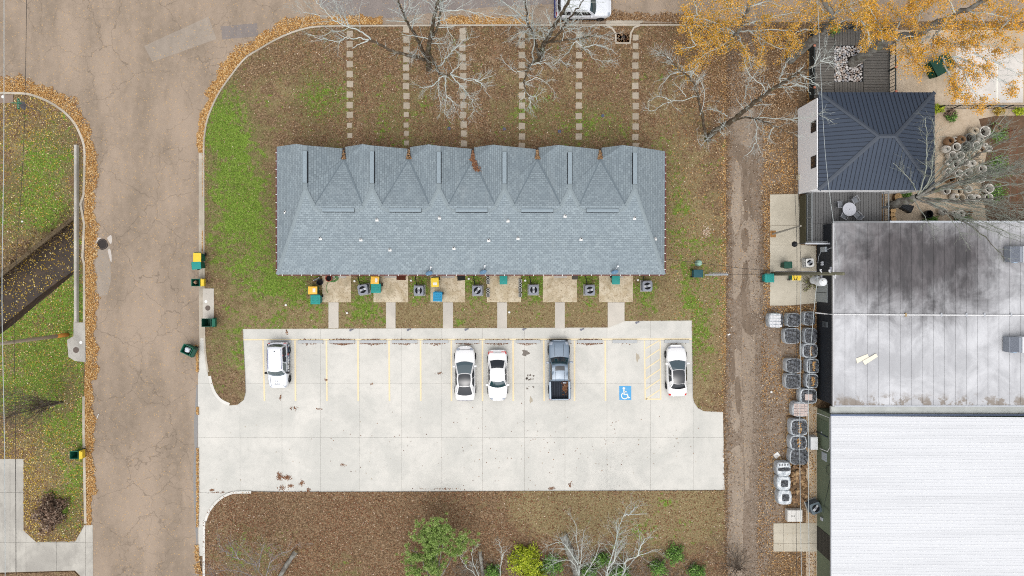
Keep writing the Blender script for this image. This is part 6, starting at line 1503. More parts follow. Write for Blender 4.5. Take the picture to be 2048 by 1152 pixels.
for (xa, ya, xb, yb, kd, lab) in PAL:
    h = .95; A, B = W(xa, yb, .2), W(xb, ya, .2); wx = W(xb, 0, h).x - W(xa + (xb - xa) * .28, 0, h).x
    x1_ = W(xb, 0, h).x; y0_, y1_ = W(0, yb, h).y + .02, W(0, ya, h).y - .02; x0_ = max(W(xa, 0, .1).x, x1_ - 1.85)
    cx, cy = (x0_ + x1_) / 2, (y0_ + y1_) / 2; a_, b_ = (x1_ - x0_) / 2 - .0, (y1_ - y0_) / 2 + .015
    t = thing('wrapped_pallet', lab, 'pallet', (cx, cy, .03), random.uniform(-.03, .03), 'wrapped pallets stored along the walls')
    s = MB()
    for k in (-1, 0, 1): s.box(-a_, a_, k * (b_ - .06) - .05, k * (b_ - .06) + .05, 0, .1)
    s.build('pallet_base', wood_p, t, world=False)
    for k in range(5): MB().box(-a_ + k * (2 * a_ - .12) / 4, -a_ + k * (2 * a_ - .12) / 4 + .12, -b_, b_, .1, .13).build('pallet_board', wood_p, t, world=False)
    rr = random.Random(xa + ya)
    def ring(k, z, j=.015):
        out = []
        for i in range(24):
            an = 2 * math.pi * i / 24; c_, s_ = math.cos(an), math.sin(an); p_ = 5.
            r_ = (abs(c_) ** p_ + abs(s_) ** p_) ** (-1 / p_); out.append((a_ * k * r_ * c_ + rr.uniform(-j, j), b_ * k * r_ * s_ + rr.uniform(-j, j), z + rr.uniform(-j, j)))
        return out
    rings = [ring(.98, .13), ring(1., .4), ring(.985, .7), ring(.97, h - .08), ring(.9, h), ring(.8, h + .01)]
    s = MB()
    for q in range(5):
        for i in range(24): s.face(rings[q][i], rings[q][(i + 1) % 24], rings[q + 1][(i + 1) % 24], rings[q + 1][i])
    s.face(*rings[5]); s.build('wrapped_load', wrapm.mat, t, smooth=False, world=False)
    if kd in 'bop' or kd == 's' or kd == 'x':
        kk = {'b': .9, 'o': .84, 'p': .84, 's': .5, 'x': .84}[kd]; s = MB(); oy = .0; ny = .3 if kd == 'x' else 1.
        top = [(.05 * (kd == 's') + p[0], p[1] * ny + .0, p[2]) for p in ring(kk, h + .035, .02)]; mid_ = [(p[0], p[1] * ny, p[2]) for p in ring(kk * .55, h + .06, .035)]
        for i in range(24): s.face(top[i], top[(i + 1) % 24], mid_[(i + 1) % 24], mid_[i]); s.face((top[i][0], top[i][1], h - .02), (top[(i + 1) % 24][0], top[(i + 1) % 24][1], h - .02), top[(i + 1) % 24], top[i])
        s.face(*mid_); s.build('top_sheet', tarp.mat, t, world=False)
    if kd == 'o':
        r2 = np.random.default_rng(xa + ya); n = 70; o = quads_mesh('leaf_streak', np.c_[r2.normal(.02, .06, n), r2.uniform(-b_ * .6, b_ * .6, n), r2.uniform(h + .06, h + .1, n)], .1, r2, M['leaf_gold']); tag(link('leaf_streak', o, t, False), kind='stuff')
    if kd == 'p': MB().cbox(-a_ * .5, a_ * .35, -b_ * .5, b_ * .3, h + .04, h + .12, .03).build('paper_bag', brickm, t, world=False)
    if kd in 'wk':
        for i in range(4):
            for j in range(5 if kd == 'k' else 4): MB().cbox(-a_ * .85 + i * a_ * .42, -a_ * .85 + i * a_ * .42 + a_ * .38, -b_ * .85 + j * b_ * (.34 if kd == 'k' else .42), -b_ * .85 + j * b_ * (.34 if kd == 'k' else .42) + b_ * .29, h - .02, h + .05 + rr.uniform(0, .03), .012).build('brick', brickm if kd == 'k' else plain('pale_block', (226, 226, 228), .7, .05), t, world=False)
        if kd == 'w': MB().cbox(a_ * .62, a_ * .95, -b_ * .85, b_ * .8, h, h + .06, .02).build('top_sheet', tarp.mat, t, world=False)
    if kd == 'x':
        for j in range(4): MB().box(-a_ * .7 + j * a_ * .38, -a_ * .7 + j * a_ * .38 + a_ * .2, b_ * .5, b_ * .78, h + .015, h + .022).build('printed_mark', plain('print_grey', (120, 122, 126), .6, .05), t, world=False)
c = W(1588.5, 1030.5, .4); t = thing('white_crate', 'low white crate on the ground beside the loading pad', 'crate', (c.x, c.y, .03)); MB().cbox(-.66, .66, -.52, .52, 0, .55, .03).build('crate_body', plain('crate_white', (226, 224, 218), .7, .08, 5), t, world=False)
for k in range(4): MB().cbox(-.6 + k * .3, -.33 + k * .3, -.47, .47, .55, .575, .01).build('crate_slat', plain('crate_white', (226, 224, 218), .7, .08, 5), t, world=False)
for k in (-.28, -.1): MB().box(k - .04, k + .04, -.05, .05, .576, .58).build('slot', dark, t, world=False)
c = W(1554, 911, .1); tag(MB().box(c.x - .25, c.x + .25, c.y - .22, c.y + .22, .03, .06).rot(.6, (c.x, c.y)).build('paper_sheet', capm), 'crumpled white sheet on the ground beside the pallets', 'sheet')
# brown building stones
bs = [plain('rubble_%d' % i, c, .9, .2, 5, bump=.4) for i, c in enumerate([(164, 132, 98), (142, 112, 82), (184, 154, 116), (122, 98, 74)])]
rr = random.Random(8)
def pile(lab, px0, py0, px1, py1, n, zmax):
    a, b = W(px0, py1, .3), W(px1, py0, .3); t = thing('stone_pile', lab, 'stone pile', ((a.x + b.x) / 2, (a.y + b.y) / 2, .02), 0, 'heaps of brown building stone')
    for k in range(n):
        x, y = rr.uniform(a.x, b.x), rr.uniform(a.y, b.y); ex_ = min((x - a.x) / (b.x - a.x), (b.x - x) / (b.x - a.x), (y - a.y) / (b.y - a.y), (b.y - y) / (b.y - a.y)) * 2
        r = rr.uniform(.13, .24); s = MB().cbox(-r, r, -r * .7, r * .7, -.1, .1, .04); o = s.build('stone', rr.choice(bs), t); adopt(o, t); o.location = (x, y, .1 + rr.uniform(.3, 1.) * ex_ * zmax); o.rotation_euler = (rr.uniform(-.4, .4), rr.uniform(-.4, .4), rr.uniform(0, 3.1))
pile('loose heap of brown building stones between two pallet groups', 1584, 932, 1612, 966, 34, .35); pile('rounded netted heap of brown building stones beside the southernmost pallets', 1583, 967, 1616, 1006, 60, .6)

# pottery yard
cer = {'w': plain('glazed_white', (236, 230, 220), .4, .08, 3), 'c': plain('glazed_cream', (216, 200, 176), .45, .12, 3), 'b': plain('glazed_brown', (150, 118, 88), .5, .2, 3), 'g': plain('glazed_grey', (128, 128, 124), .5, .15, 3), 'k': plain('glazed_black', (34, 36, 38), .4, .1)}
pin = plain('pot_inside', (46, 38, 32), .9, .3, 5)
POTS = [(1000, 222, 45, 'w'), (905, 212, 24, 'c'), (848, 292, 45, 'g'), (767, 303, 24, 'b'), (697, 301, 15, 'w'), (645, 318, 25, 'b'), (965, 293, 18, 'w'), (805, 382, 47, 'g'), (703, 383, 33, 'w'), (915, 373, 36, 'w'), (614, 403, 22, 'w'), (660, 467, 30, 'w'), (743, 475, 34, 'w'), (845, 468, 34, 'c'), (632, 545, 20, 'w'), (708, 562, 36, 'w'), (877, 553, 24, 'w'), (948, 548, 22, 'c'), (828, 650, 32, 'w'), (727, 662, 32, 'w'), (975, 613, 33, 'w'), (1038, 618, 34, 'g'), (963, 716, 34, 'w'), (838, 740, 34, 'c'), (655, 725, 30, 'b'), (740, 740, 28, 'c'), (1047, 820, 37, 'w'), (830, 830, 28, 'w'), (735, 848, 26, 'c'), (620, 640, 28, 'w'), (700, 905, 22, 'w'), (755, 915, 30, 'c'), (850, 915, 30, 'w'), (925, 920, 25, 'w'), (1040, 915, 34, 'w'), (600, 845, 30, 'w'), (1152, 183, 25, 'b'), (970, 410, 19, 'b'), (1010, 365, 15, 'w'), (760, 1085, 25, 'w'), (683, 1078, 15, 'w'), (843, 1075, 22, 'b'), (415, 1090, 33, 'k'), (925, 455, 30, 'c'), (1050, 400, 20, 'w'), (800, 545, 28, 'w'), (580, 1060, 22, 'w')]
POTS = [(1780 + x / 5.235, 220 + y / 5.235, r / 5.235, k) for x, y, r, k in POTS]
rows = sorted(POTS, key=lambda q: q[1]); names_ = {'w': 'white', 'c': 'cream', 'b': 'brown', 'g': 'grey', 'k': 'black'}; ordn = ['first', 'second', 'third', 'fourth', 'fifth', 'sixth', 'seventh', 'eighth', 'ninth', 'tenth']
nrow = 8
for ri in range(nrow):
    row = sorted(rows[ri * 6:(ri + 1) * 6] if ri < nrow - 1 else rows[ri * 6:], key=lambda q: q[0])
    for ci, (x, y, r, k) in enumerate(row):
        rm = r / PXM * 1.18; small = r < 4; h = {True: .55, False: .85}[small]
        if k == 'g': pr, h = [(.86, 0), (.95, .4), (1.0, 1.), (.93, 1.), (.9, .15)], .7
        elif r < 5.0: pr = [(.9, 0), (1.45, .3), (1.65, .6), (1.2, .9), (1.0, .97), (1.02, 1.), (.9, 1.), (.88, .5)]
        else: pr = [(.66, 0), (.95, .3), (1.12, .62), (1.02, .9), (1.06, 1.), (.93, 1.), (.92, .8), (.84, .3)]
        lab = ('small ' if small else 'large ' if r > 7.5 else '') + names_[k] + ' ceramic urn, ' + ordn[ci] + ' from the left in the ' + ordn[ri] + ' row of the pottery yard'
        pot(x, y, rm, h, cer[k], lab, pin if k != 'k' else dark, 1., 20, pr, .05, 'ceramic_urn', 'urn', 'urns stored in the pottery yard')
# fence north of the pottery yard
iron_f = plain('black_fence', (34, 36, 38), .6, .05)
t = thing('metal_fence', 'black metal picket fence between the bright court and the pottery yard', 'fence', W(1960, 215)); zt_ = 1.25
F0, F1 = W(1868, 217.5, 0), W(2300, 216, 0)
for z in (.2, zt_): MB().box(F0.x, F1.x, F0.y - .02, F0.y + .02, z - .03, z).build('rail', iron_f, t)
k = 0
while F0.x + k * .3 < W(2080, 0).x: MB().box(F0.x + k * .3 - .008, F0.x + k * .3 + .008, F0.y - .008, F0.y + .008, .05, zt_ - .03).build('picket', iron_f, t); k += 1
for x in (1871, 1903, 1940, 1963, 2005, 2046): c = W(x, 217, 0); MB().box(c.x - .035, c.x + .035, F0.y - .035, F0.y + .035, 0, zt_ + .1).build('post', iron_f, t)
c = W(1997, 210, .9); t = thing('notice_board', 'small blue and white notice boards hung on the black fence', 'sign', (c.x, F0.y, .6)); 
for k, m_ in enumerate((plain('notice_white', (226, 232, 238), .5, .05), plain('notice_blue', (150, 190, 214), .5, .08))): MB().box(-.35 + k * .55, .12 + k * .55, .03, .05, 0, .5).build('panel', m_, t, world=False)
# green skip under the tree, tipped black bin, logs, pedestals
c = W(1884, 129, 1.2); t = thing('green_dumpster', 'dark green dumpster half hidden under the yellow tree', 'dumpster', (c.x, c.y, .05), .5); gdm = plain('dumpster_green', (20, 84, 60), .6, .12)
s = MB(); A_ = [(-.85, -.65, .1), (.85, -.65, .1), (.85, .65, .1), (-.85, .65, .1)]; B_ = [(-.95, -.75, 1.15), (.95, -.75, 1.15), (.95, .75, 1.3), (-.95, .75, 1.3)]
for i in range(4): s.face(A_[i], A_[(i + 1) % 4], B_[(i + 1) % 4], B_[i])
s.face(*reversed(A_)); s.build('hopper', gdm, t, world=False)
for sg in (-1, 1): MB().cbox(sg * .47 - .46, sg * .47 + .46, -.76, .76, 1.25, 1.32, .02).build('lid', plain('dumpster_lid', (24, 70, 54), .6, .1), t, world=False)
MB().box(-.03, .03, -.85, -.1, 1.32, 1.36).build('lid_bar', capm, t, world=False)
for sg in (-1, 1): MB().box(sg * 1.0 - .05, sg * 1.0 + .05, -.4, .4, .6, .8).build('fork_pocket', gdm, t, world=False)
c = W(1811, 414, .5); t = thing('tipped_bin', 'black bin tipped on its side in the courtyard by the tree', 'bin', (c.x, c.y, .1), 1.15); 
s = MB(); 
for i in range(4):
    A_ = [(-.3, -.5, .0), (.3, -.5, 0), (.3, -.5, .6), (-.3, -.5, .6)]; B_ = [(-.24, .5, .06), (.24, .5, .06), (.24, .5, .52), (-.24, .5, .52)]; s.face(A_[i], A_[(i + 1) % 4], B_[(i + 1) % 4], B_[i])
s.face(*B_); s.build('bin_body', bk_, t, world=False); MB().box(-.33, .33, -.56, -.5, -.02, .64).build('lid', bk_, t, world=False)
for k in range(3): MB().box(-.2 + k * .16, -.14 + k * .16, -.45, .4, .6, .62).build('body_rib', fr, t, world=False)
logm = plain('log_bark', (122, 96, 70), .9, .2, 5); loge = plain('log_cut', (214, 176, 126), .8, .1, 6)
for i, (x, y, r, l) in enumerate([(1797, 394, .34, 'wide sawn log round beside the tree trunk'), (1787, 421, .25, 'pale log end standing in the courtyard'), (1786, 430, .22, 'smaller log behind the pale log end'), (1787.5, 438, .24, 'southernmost log in the courtyard corner')]):
    c = W(x, y, .5); t = thing('log_round', l, 'log', (c.x, c.y, .05)); MB().lathe([(r * 1.05, 0), (r, .2), (r * 1.02, .45)], (0, 0), 14).build('bark', logm, t, world=False); MB().disc((0, 0), r * 1.02, .452, 14).build('cut_face', loge, t, world=False)
# rusty trellis at the right edge
rst = plain('rust_steel', (128, 78, 58), .8, .15); t = thing('garden_trellis', 'rust-brown frame trellis over the planting bed at the right edge', 'trellis', W(2035, 330))
for x in (2020, 2034): MB().tube([W(x, 255, 1.6), W(x, 440, 1.6)], .03, 5).build('side_rail', rst, t)
for y in range(262, 440, 22): MB().tube([W(2020, y, 1.6), W(2034, y, 1.6)], .02, 5).build('cross_bar', rst, t)
for x in (2020, 2034):
    for y in (258, 345, 436): c = W(x, y, 1.6); MB().box(c.x - .03, c.x + .03, c.y - .03, c.y + .03, .05, 1.6).build('post', rst, t)
# ---------------------------------------------------------------- trees, shrubs, leaves
def chains_obj(name, chains, mat, parent=None, kind=None):
    """chains: (points, radii, sides) -> one mesh of tapering tubes"""
    V, Fq, off = [], [], 0
    for P, R_, n in chains:
        P = np.asarray(P, float); R_ = np.asarray(R_, float); k = len(P)
        T = np.gradient(P, axis=0); T /= np.linalg.norm(T, axis=1)[:, None] + 1e-9
        ref = np.array([0, 0, 1.]) if abs(T[:, 2]).mean() < .8 else np.array([1., 0, 0])
        U = np.cross(T, ref); U /= np.linalg.norm(U, axis=1)[:, None] + 1e-9; Wv = np.cross(T, U)
        a = np.arange(n) * 2 * np.pi / n
        ring = P[:, None, :] + R_[:, None, None] * (np.cos(a)[None, :, None] * U[:, None, :] + np.sin(a)[None, :, None] * Wv[:, None, :])
        V.append(ring.reshape(-1, 3))
        i = np.arange(k - 1)[:, None] * n; j = np.arange(n)[None, :]; j2 = (j + 1) % n
        Fq.append(np.stack([i + j, i + j2, i + n + j2, i + n + j], -1).reshape(-1, 4) + off); off += k * n
    V = np.concatenate(V); Fq = np.concatenate(Fq)
    me = bpy.data.meshes.new(name); me.vertices.add(len(V)); me.vertices.foreach_set('co', V.astype(np.float32).ravel())
    me.loops.add(Fq.size); me.loops.foreach_set('vertex_index', Fq.astype(np.int32).ravel())
    me.polygons.add(len(Fq)); me.polygons.foreach_set('loop_start', np.arange(0, Fq.size, 4, dtype=np.int32)); me.polygons.foreach_set('use_smooth', np.ones(len(Fq), bool))
    me.materials.append(mat); me.update(calc_edges=True)
    return tag(link(name, me, parent), kind=kind)
class Grow:
    def __init__(s, seed, wig=.16, up=.03, dens=(0, 3.6, 3.0, 2.0), minr=.0085, ratio=.55, ang=(25, 60)):
        s.r = np.random.default_rng(seed); s.wig, s.up, s.dens, s.minr, s.ratio, s.ang = wig, up, dens, minr, ratio, ang
        s.thick, s.thin, s.tips = [], [], []
    def add(s, P, R_, ):
        m = R_[0]
        (s.thick if m > .085 else s.thin).append((P, R_, 9 if m > .085 else 5 if m > .03 else 3))
    def branch(s, p, d, L, r, lvl):
        n = max(3, int(L / .45)); st = L / n; P = [p]; D = []
        d = d / (np.linalg.norm(d) + 1e-9)
        for i in range(n):
            d = d + s.r.normal(0, s.wig, 3) + np.array([0, 0, s.up]); d /= np.linalg.norm(d); P.append(P[-1] + d * st); D.append(d)
        P = np.array(P); R_ = np.maximum(np.linspace(r, r * .3, n + 1), s.minr * .6)
        s.add(P, R_)
        if lvl <= 1: s.tips.append(P)
        if lvl > 0: s.kids(P, R_, lvl, L * s.ratio, .2)
    def kids(s, P, R_, lvl, L, t0=.15, dens=None):
        seg = np.linalg.norm(np.diff(P, axis=0), axis=1); tot = seg.sum(); cum = np.r_[0, np.cumsum(seg)] / tot
        n = int(round(tot * (1.8 * dens if dens else s.dens[min(lvl, len(s.dens) - 1)]) * s.r.uniform(.8, 1.2))) + 1
        for t in s.r.uniform(t0, 1., n):
            i = min(np.searchsorted(cum, t) - 1, len(P) - 2); i = max(i, 0); f = (t - cum[i]) / (cum[i + 1] - cum[i] + 1e-9)
            p = P[i] * (1 - f) + P[i + 1] * f; d = P[i + 1] - P[i]; d = d / (np.linalg.norm(d) + 1e-9)
            q = s.r.normal(0, 1, 3); q -= q.dot(d) * d; q /= np.linalg.norm(q) + 1e-9
            a = math.radians(s.r.uniform(*s.ang)); r = R_[i] * (1 - f) + R_[i + 1] * f
            s.branch(p, d * math.cos(a) + q * math.sin(a), L * s.r.uniform(.5, 1.25) * (1.1 - .4 * t), max(s.minr, min(r * .55, .021 * max(L, .4))), lvl - 1)
    def limb(s, pts, r0, r1, lvl=2, L=2.0, dens=None, t0=.25):
        Q = smoothline([tuple(W(*p)) for p in pts], 5); P = np.array(Q); n = len(P)
        P[1:-1] += s.r.normal(0, .035, (n - 2, 3)); R_ = np.linspace(r0, r1, n) * (.74 if r0 < .4 else .9)
        s.add(P, R_)
        if lvl > 0: s.kids(P, R_, lvl, L, t0, dens)
        else: s.tips.append(P)
        return P
def tree(name, label, base, g, bark, thin, cat='tree', group=None):
    t = thing(name, label, cat, W(*base), 0, group)
    if g.thick: chains_obj('trunk', g.thick, bark, t)
    if g.thin: chains_obj('crown', g.thin, thin, t, kind='stuff')
    return t
def foliage(t, g, n, spread, size, mat, name='foliage', tilt=.5, seed=1, keep=None):
    r = np.random.default_rng(seed); pts = np.concatenate(g.tips); pts = pts[r.integers(0, len(pts), n)] + r.normal(0, spread, (n, 3))
    if keep is not None: pts = pts[keep(pts)]
    return tag(link(name, quads_mesh(name, pts, size, r, mat, tilt, .75), t), kind='stuff')

# bare tree in front of the house, west
g = Grow(11)
g.limb([(858, 140, 0), (857, 128, 1), (856, 104, 4), (860, 80, 6), (866, 45, 8.5), (876, 5, 11), (884, -25, 12.5)], .36, .1, 2, 2.4, .8, .4)
g.limb([(852, 114, 2.8), (838, 88, 4.5), (828, 66, 6), (812, 40, 8), (797, 0, 10.5), (790, -20, 11.5)], .2, .07, 2, 2.4, .9, .4)
g.limb([(860, 80, 6), (873, 60, 7.5), (880, 25, 9.5), (888, -10, 11)], .15, .08, 2, 2.0, 1., .3)
g.limb([(850, 119, 2.4), (832, 114, 3.4), (810, 110, 4), (780, 99, 4.8), (752, 86, 5.3), (738, 80, 5.6)], .2, .12, 1, 1.2, .4, .5)
g.limb([(738, 80, 5.6), (722, 76, 5.7), (706, 78, 5.8), (690, 76, 5.9), (676, 84, 6), (655, 78, 6.2), (636, 76, 6.3), (612, 66, 6.5)], .085, .02, 2, 1.5, 1.5)
g.limb([(738, 80, 5.6), (722, 88, 5.4), (704, 96, 5.2)], .085, .03, 1, .6, .6); g.limb([(690, 76, 5.9), (668, 62, 6.4), (650, 56, 6.8)], .05, .015, 2, 1.2, 1.4)
g.limb([(745, 83, 5.4), (725, 64, 6.3), (700, 56, 6.9), (680, 46, 7.4), (665, 38, 7.8), (648, 18, 8.5), (632, 2, 9.1), (620, -10, 9.6)], .1, .03, 2, 2.2, 1.3)
g.limb([(655, 34, 7.9), (630, 28, 8.2), (608, 24, 8.6), (590, 2, 9)], .05, .015, 2, 1.6, 1.3); g.limb([(720, 60, 6.5), (718, 30, 8), (722, 5, 9)], .04, .02, 2, 1.8, 1.4); g.limb([(690, 50, 7.2), (676, 20, 8.4), (665, -5, 9.2)], .04, .015, 2, 1.6, 1.4)
g.limb([(858, 100, 4.3), (866, 122, 6.2), (880, 146, 8.4), (893, 151, 9.2), (903, 146, 9.4)], .13, .09, 2, 1.2, 1., .5)
for pts in ([(893, 151, 9.2), (879, 156, 9.4), (876, 175, 9.6), (880, 200, 9.6), (881, 222, 9.7)], [(893, 152, 9.2), (891, 170, 9.6), (892, 195, 9.9), (889, 228, 10.2)], [(902, 148, 9.4), (915, 165, 9.8), (932, 182, 10), (944, 203, 10.2), (948, 222, 10.3), (935, 238, 10.4)], [(902, 150, 9.4), (925, 158, 9.8), (955, 160, 10.2), (985, 152, 10.6)], [(900, 149, 9.4), (912, 137, 9.9), (925, 122, 10.3)], [(880, 158, 9.4), (860, 174, 9.6), (838, 176, 9.8)], [(950, 160, 10.2), (968, 172, 10.3), (974, 188, 10.4)], [(893, 190, 9.9), (905, 205, 10), (914, 225, 10.1)]): g.limb(pts, .07, .015, 2, 1.25, 2.0, .2)
g.limb([(866, 128, 6), (880, 132, 7.4), (890, 118, 8.3), (905, 103, 9.3), (922, 85, 10.2), (940, 76, 10.8)], .09, .025, 2, 1.6, 1.4)
g.limb([(876, 20, 10), (895, 22, 10.8), (925, 20, 11.2), (955, 26, 11.4), (990, 36, 11.7)], .08, .02, 2, 1.5, 1.8, .2); g.limb([(884, 5, 10.8), (890, 40, 11), (900, 65, 11.2), (912, 88, 11.3)], .05, .015, 2, 1.3, 1.4); g.limb([(812, 40, 8), (822, 20, 9.5), (840, 5, 10.5)], .05, .02, 2, 1.8, 1.6); g.limb([(838, 88, 4.5), (832, 105, 6), (822, 108, 7), (815, 98, 7.5)], .04, .015, 2, 1.4, 1.8)
tree('bare_tree', 'leafless pale-branched tree with a long mossy limb on the front lawn, nearest the street curve', (858, 140, 0), g, M['bark'], M['barkpale'], group='bare trees on the front lawn')
# bare tree, middle
g = Grow(12)
g.limb([(1078, 124, 0), (1083, 105, 1.6), (1088, 88, 3.4), (1098, 70, 5), (1112, 45, 7), (1125, 25, 9), (1138, 0, 11), (1143, -20, 12)], .32, .1, 2, 2.2, .7, .4)
g.limb([(1090, 86, 3.6), (1105, 80, 4.5), (1122, 60, 6), (1140, 35, 8), (1160, 10, 10), (1170, -8, 11)], .14, .05, 2, 2.2, 1.0, .3)
g.limb([(1077, 110, 1.2), (1071, 84, 3.2), (1062, 60, 5.2), (1054, 40, 7), (1050, 10, 9), (1048, -15, 10.5)], .16, .06, 2, 2.2, 1.0, .4); g.limb([(1056, 44, 6.8), (1035, 25, 8.4), (1012, 8, 9.8), (995, -5, 10.6)], .09, .03, 2, 2.2, 1.3, .2)
g.limb([(1068, 122, .2), (1064, 105, 2), (1069, 80, 4), (1066, 45, 6.6), (1064, 20, 8.4)], .1, .04, 2, 1.8, 1., .4)
g.limb([(1096, 84, 4.2), (1120, 82, 5), (1140, 78, 5.6), (1160, 77, 6.2), (1185, 72, 7), (1210, 68, 7.6), (1240, 65, 8)], .12, .02, 2, 1.5, 1.8, .35)
for pts in ([(1160, 77, 6.2), (1166, 94, 7), (1180, 105, 7.6), (1188, 118, 7.9), (1226, 124, 8.4)], [(1165, 92, 7), (1150, 84, 7.2), (1140, 100, 7.5), (1125, 115, 7.8), (1118, 118, 8)], [(1168, 95, 7), (1190, 90, 7.6), (1215, 96, 8), (1236, 110, 8.4)], [(1125, 81, 5.2), (1128, 66, 6), (1150, 58, 7), (1175, 54, 7.6), (1205, 50, 8)], [(1085, 78, 4.2), (1070, 76, 5.4), (1050, 80, 6.2), (1040, 92, 6.8)], [(1088, 80, 4.2), (1085, 62, 5.6), (1070, 55, 6.4)], [(1090, 76, 4.5), (1060, 68, 6), (1040, 64, 7), (1022, 78, 7.5)]): g.limb(pts, .06, .015, 2, 1.2, 1.6, .2)
g.limb([(1084, 104, 2.6), (1078, 116, 5), (1060, 130, 7.6), (1053, 145, 8.4), (1049, 165, 9), (1051, 183, 9.2), (1059, 194, 9.4)], .13, .05, 2, 1.2, 1.2, .5)
for pts in ([(1054, 140, 8.2), (1032, 143, 8.4), (1012, 128, 8.7), (1000, 108, 8.9)], [(1062, 129, 7.6), (1085, 126, 8), (1110, 127, 8.3), (1120, 117, 8.5)], [(1062, 130, 7.6), (1080, 124, 8), (1104, 118, 8.3)], [(1118, 118, 8.4), (1132, 128, 8.7), (1150, 130, 8.8)], [(1052, 166, 9), (1073, 156, 9.3), (1092, 166, 9.5), (1112, 188, 9.8)], [(1056, 148, 8.5), (1072, 153, 9), (1084, 140, 9.3)], [(1050, 182, 9.2), (1046, 196, 9.3), (1037, 204, 9.4)], [(1059, 194, 9.4), (1061, 210, 9.5), (1055, 222, 9.6)], [(1060, 192, 9.4), (1072, 194, 9.5), (1080, 186, 9.6)], [(1072, 194, 9.5), (1076, 206, 9.6)], [(1084, 118, 5), (1088, 106, 6.5), (1098, 98, 7.5)]): g.limb(pts, .045, .012, 2, .9, 1.9, .2)
tree('bare_tree', 'leafless tree on the front lawn beside the parked sport utility car', (1078, 124, 0), g, M['bark'], M['barkpale'], group='bare trees on the front lawn')
# bare tree by the alley
g = Grow(13)
g.limb([(1413, 279, 0), (1430, 262, 1.6), (1455, 247, 3), (1475, 233, 4.3), (1500, 212, 6), (1530, 188, 7.8), (1560, 168, 9.4), (1590, 151, 11), (1620, 136, 12), (1642, 122, 12.6)], .36, .06, 2, 1.6, 1.1, .4)
g.limb([(1642, 122, 12.6), (1650, 116, 12.8), (1662, 114, 13), (1672, 116, 13.1)], .05, .02, 2, 1.2, 1.5); g.limb([(1640, 123, 12.6), (1658, 125, 12.8), (1676, 131, 13)], .05, .015, 2, 1.2, 1.5); g.limb([(1644, 120, 12.6), (1652, 104, 13), (1652, 92, 13.3)], .04, .012, 2, 1., 1.5)
g.limb([(1413, 274, .3), (1408, 250, 2), (1403, 225, 3.6), (1397, 200, 5), (1392, 178, 6.4), (1380, 158, 7.6), (1362, 142, 8.6), (1345, 125, 9.4), (1328, 110, 10), (1312, 98, 10.4)], .17, .03, 2, 1.4, 1.2, .4)
for pts in ([(1397, 192, 5.4), (1372, 199, 6), (1342, 203, 6.6), (1320, 212, 7), (1306, 222, 7.2), (1290, 214, 7.4)], [(1342, 201, 6.6), (1318, 194, 7), (1296, 202, 7.4)], [(1372, 194, 6.2), (1362, 180, 6.8), (1345, 162, 7.4)], [(1363, 144, 8.5), (1342, 150, 8.8), (1318, 174, 9.2)], [(1400, 230, 3.4), (1410, 190, 5.4), (1398, 158, 7), (1392, 150, 7.6)], [(1338, 118, 9.7), (1322, 108, 10), (1310, 106, 10.2)], [(1370, 145, 8.4), (1385, 143, 8.9), (1390, 150, 9)]): g.limb(pts, .05, .014, 2, 1.1, 1.5, .2)
g.limb([(1466, 240, 3.6), (1490, 235, 5), (1515, 239, 6.2), (1540, 248, 7.2), (1570, 262, 8.2), (1592, 272, 8.8)], .13, .02, 2, 1.4, 1.4, .3); g.limb([(1490, 234, 5), (1530, 236, 6.6), (1575, 238, 8), (1620, 234, 9.4), (1652, 222, 10.4)], .07, .015, 2, 1.3, 1.3, .3); g.limb([(1640, 230, 10), (1660, 240, 10.5), (1668, 248, 10.8)], .03, .012, 1, .8, 1.6)
for pts in ([(1508, 238, 6), (1514, 255, 6.6), (1512, 282, 7), (1520, 300, 7.4), (1527, 320, 7.7)], [(1511, 286, 7.1), (1500, 304, 7.4), (1488, 312, 7.6)], [(1548, 252, 7.4), (1540, 268, 7.8), (1543, 285, 8)], [(1490, 198, 5.2), (1493, 175, 6.6), (1502, 160, 7.6), (1515, 140, 8.6), (1513, 132, 9)], [(1535, 183, 8), (1512, 160, 9), (1500, 150, 9.4), (1486, 115, 10.2)], [(1545, 176, 8.6), (1580, 172, 9.6), (1610, 172, 10.4), (1622, 190, 10.8)], [(1560, 168, 9.4), (1562, 150, 10.2), (1572, 130, 11), (1578, 118, 11.4)], [(1455, 232, 4), (1435, 222, 5.4), (1415, 217, 6.2)], [(1452, 242, 3.4), (1440, 262, 5), (1452, 268, 5.4)], [(1425, 270, 1.4), (1412, 280, 4), (1402, 290, 5), (1395, 278, 5.6)], [(1600, 146, 11.3), (1625, 165, 11.8), (1638, 170, 12)], [(1560, 170, 9.4), (1600, 165, 10.6), (1640, 172, 11.6)]): g.limb(pts, .06, .014, 2, 1.15, 1.6, .2)
tree('bare_tree', 'leafless tree leaning over the alley beside the white side wall', (1413, 279, 0), g, M['bark'], M['barkpale'])
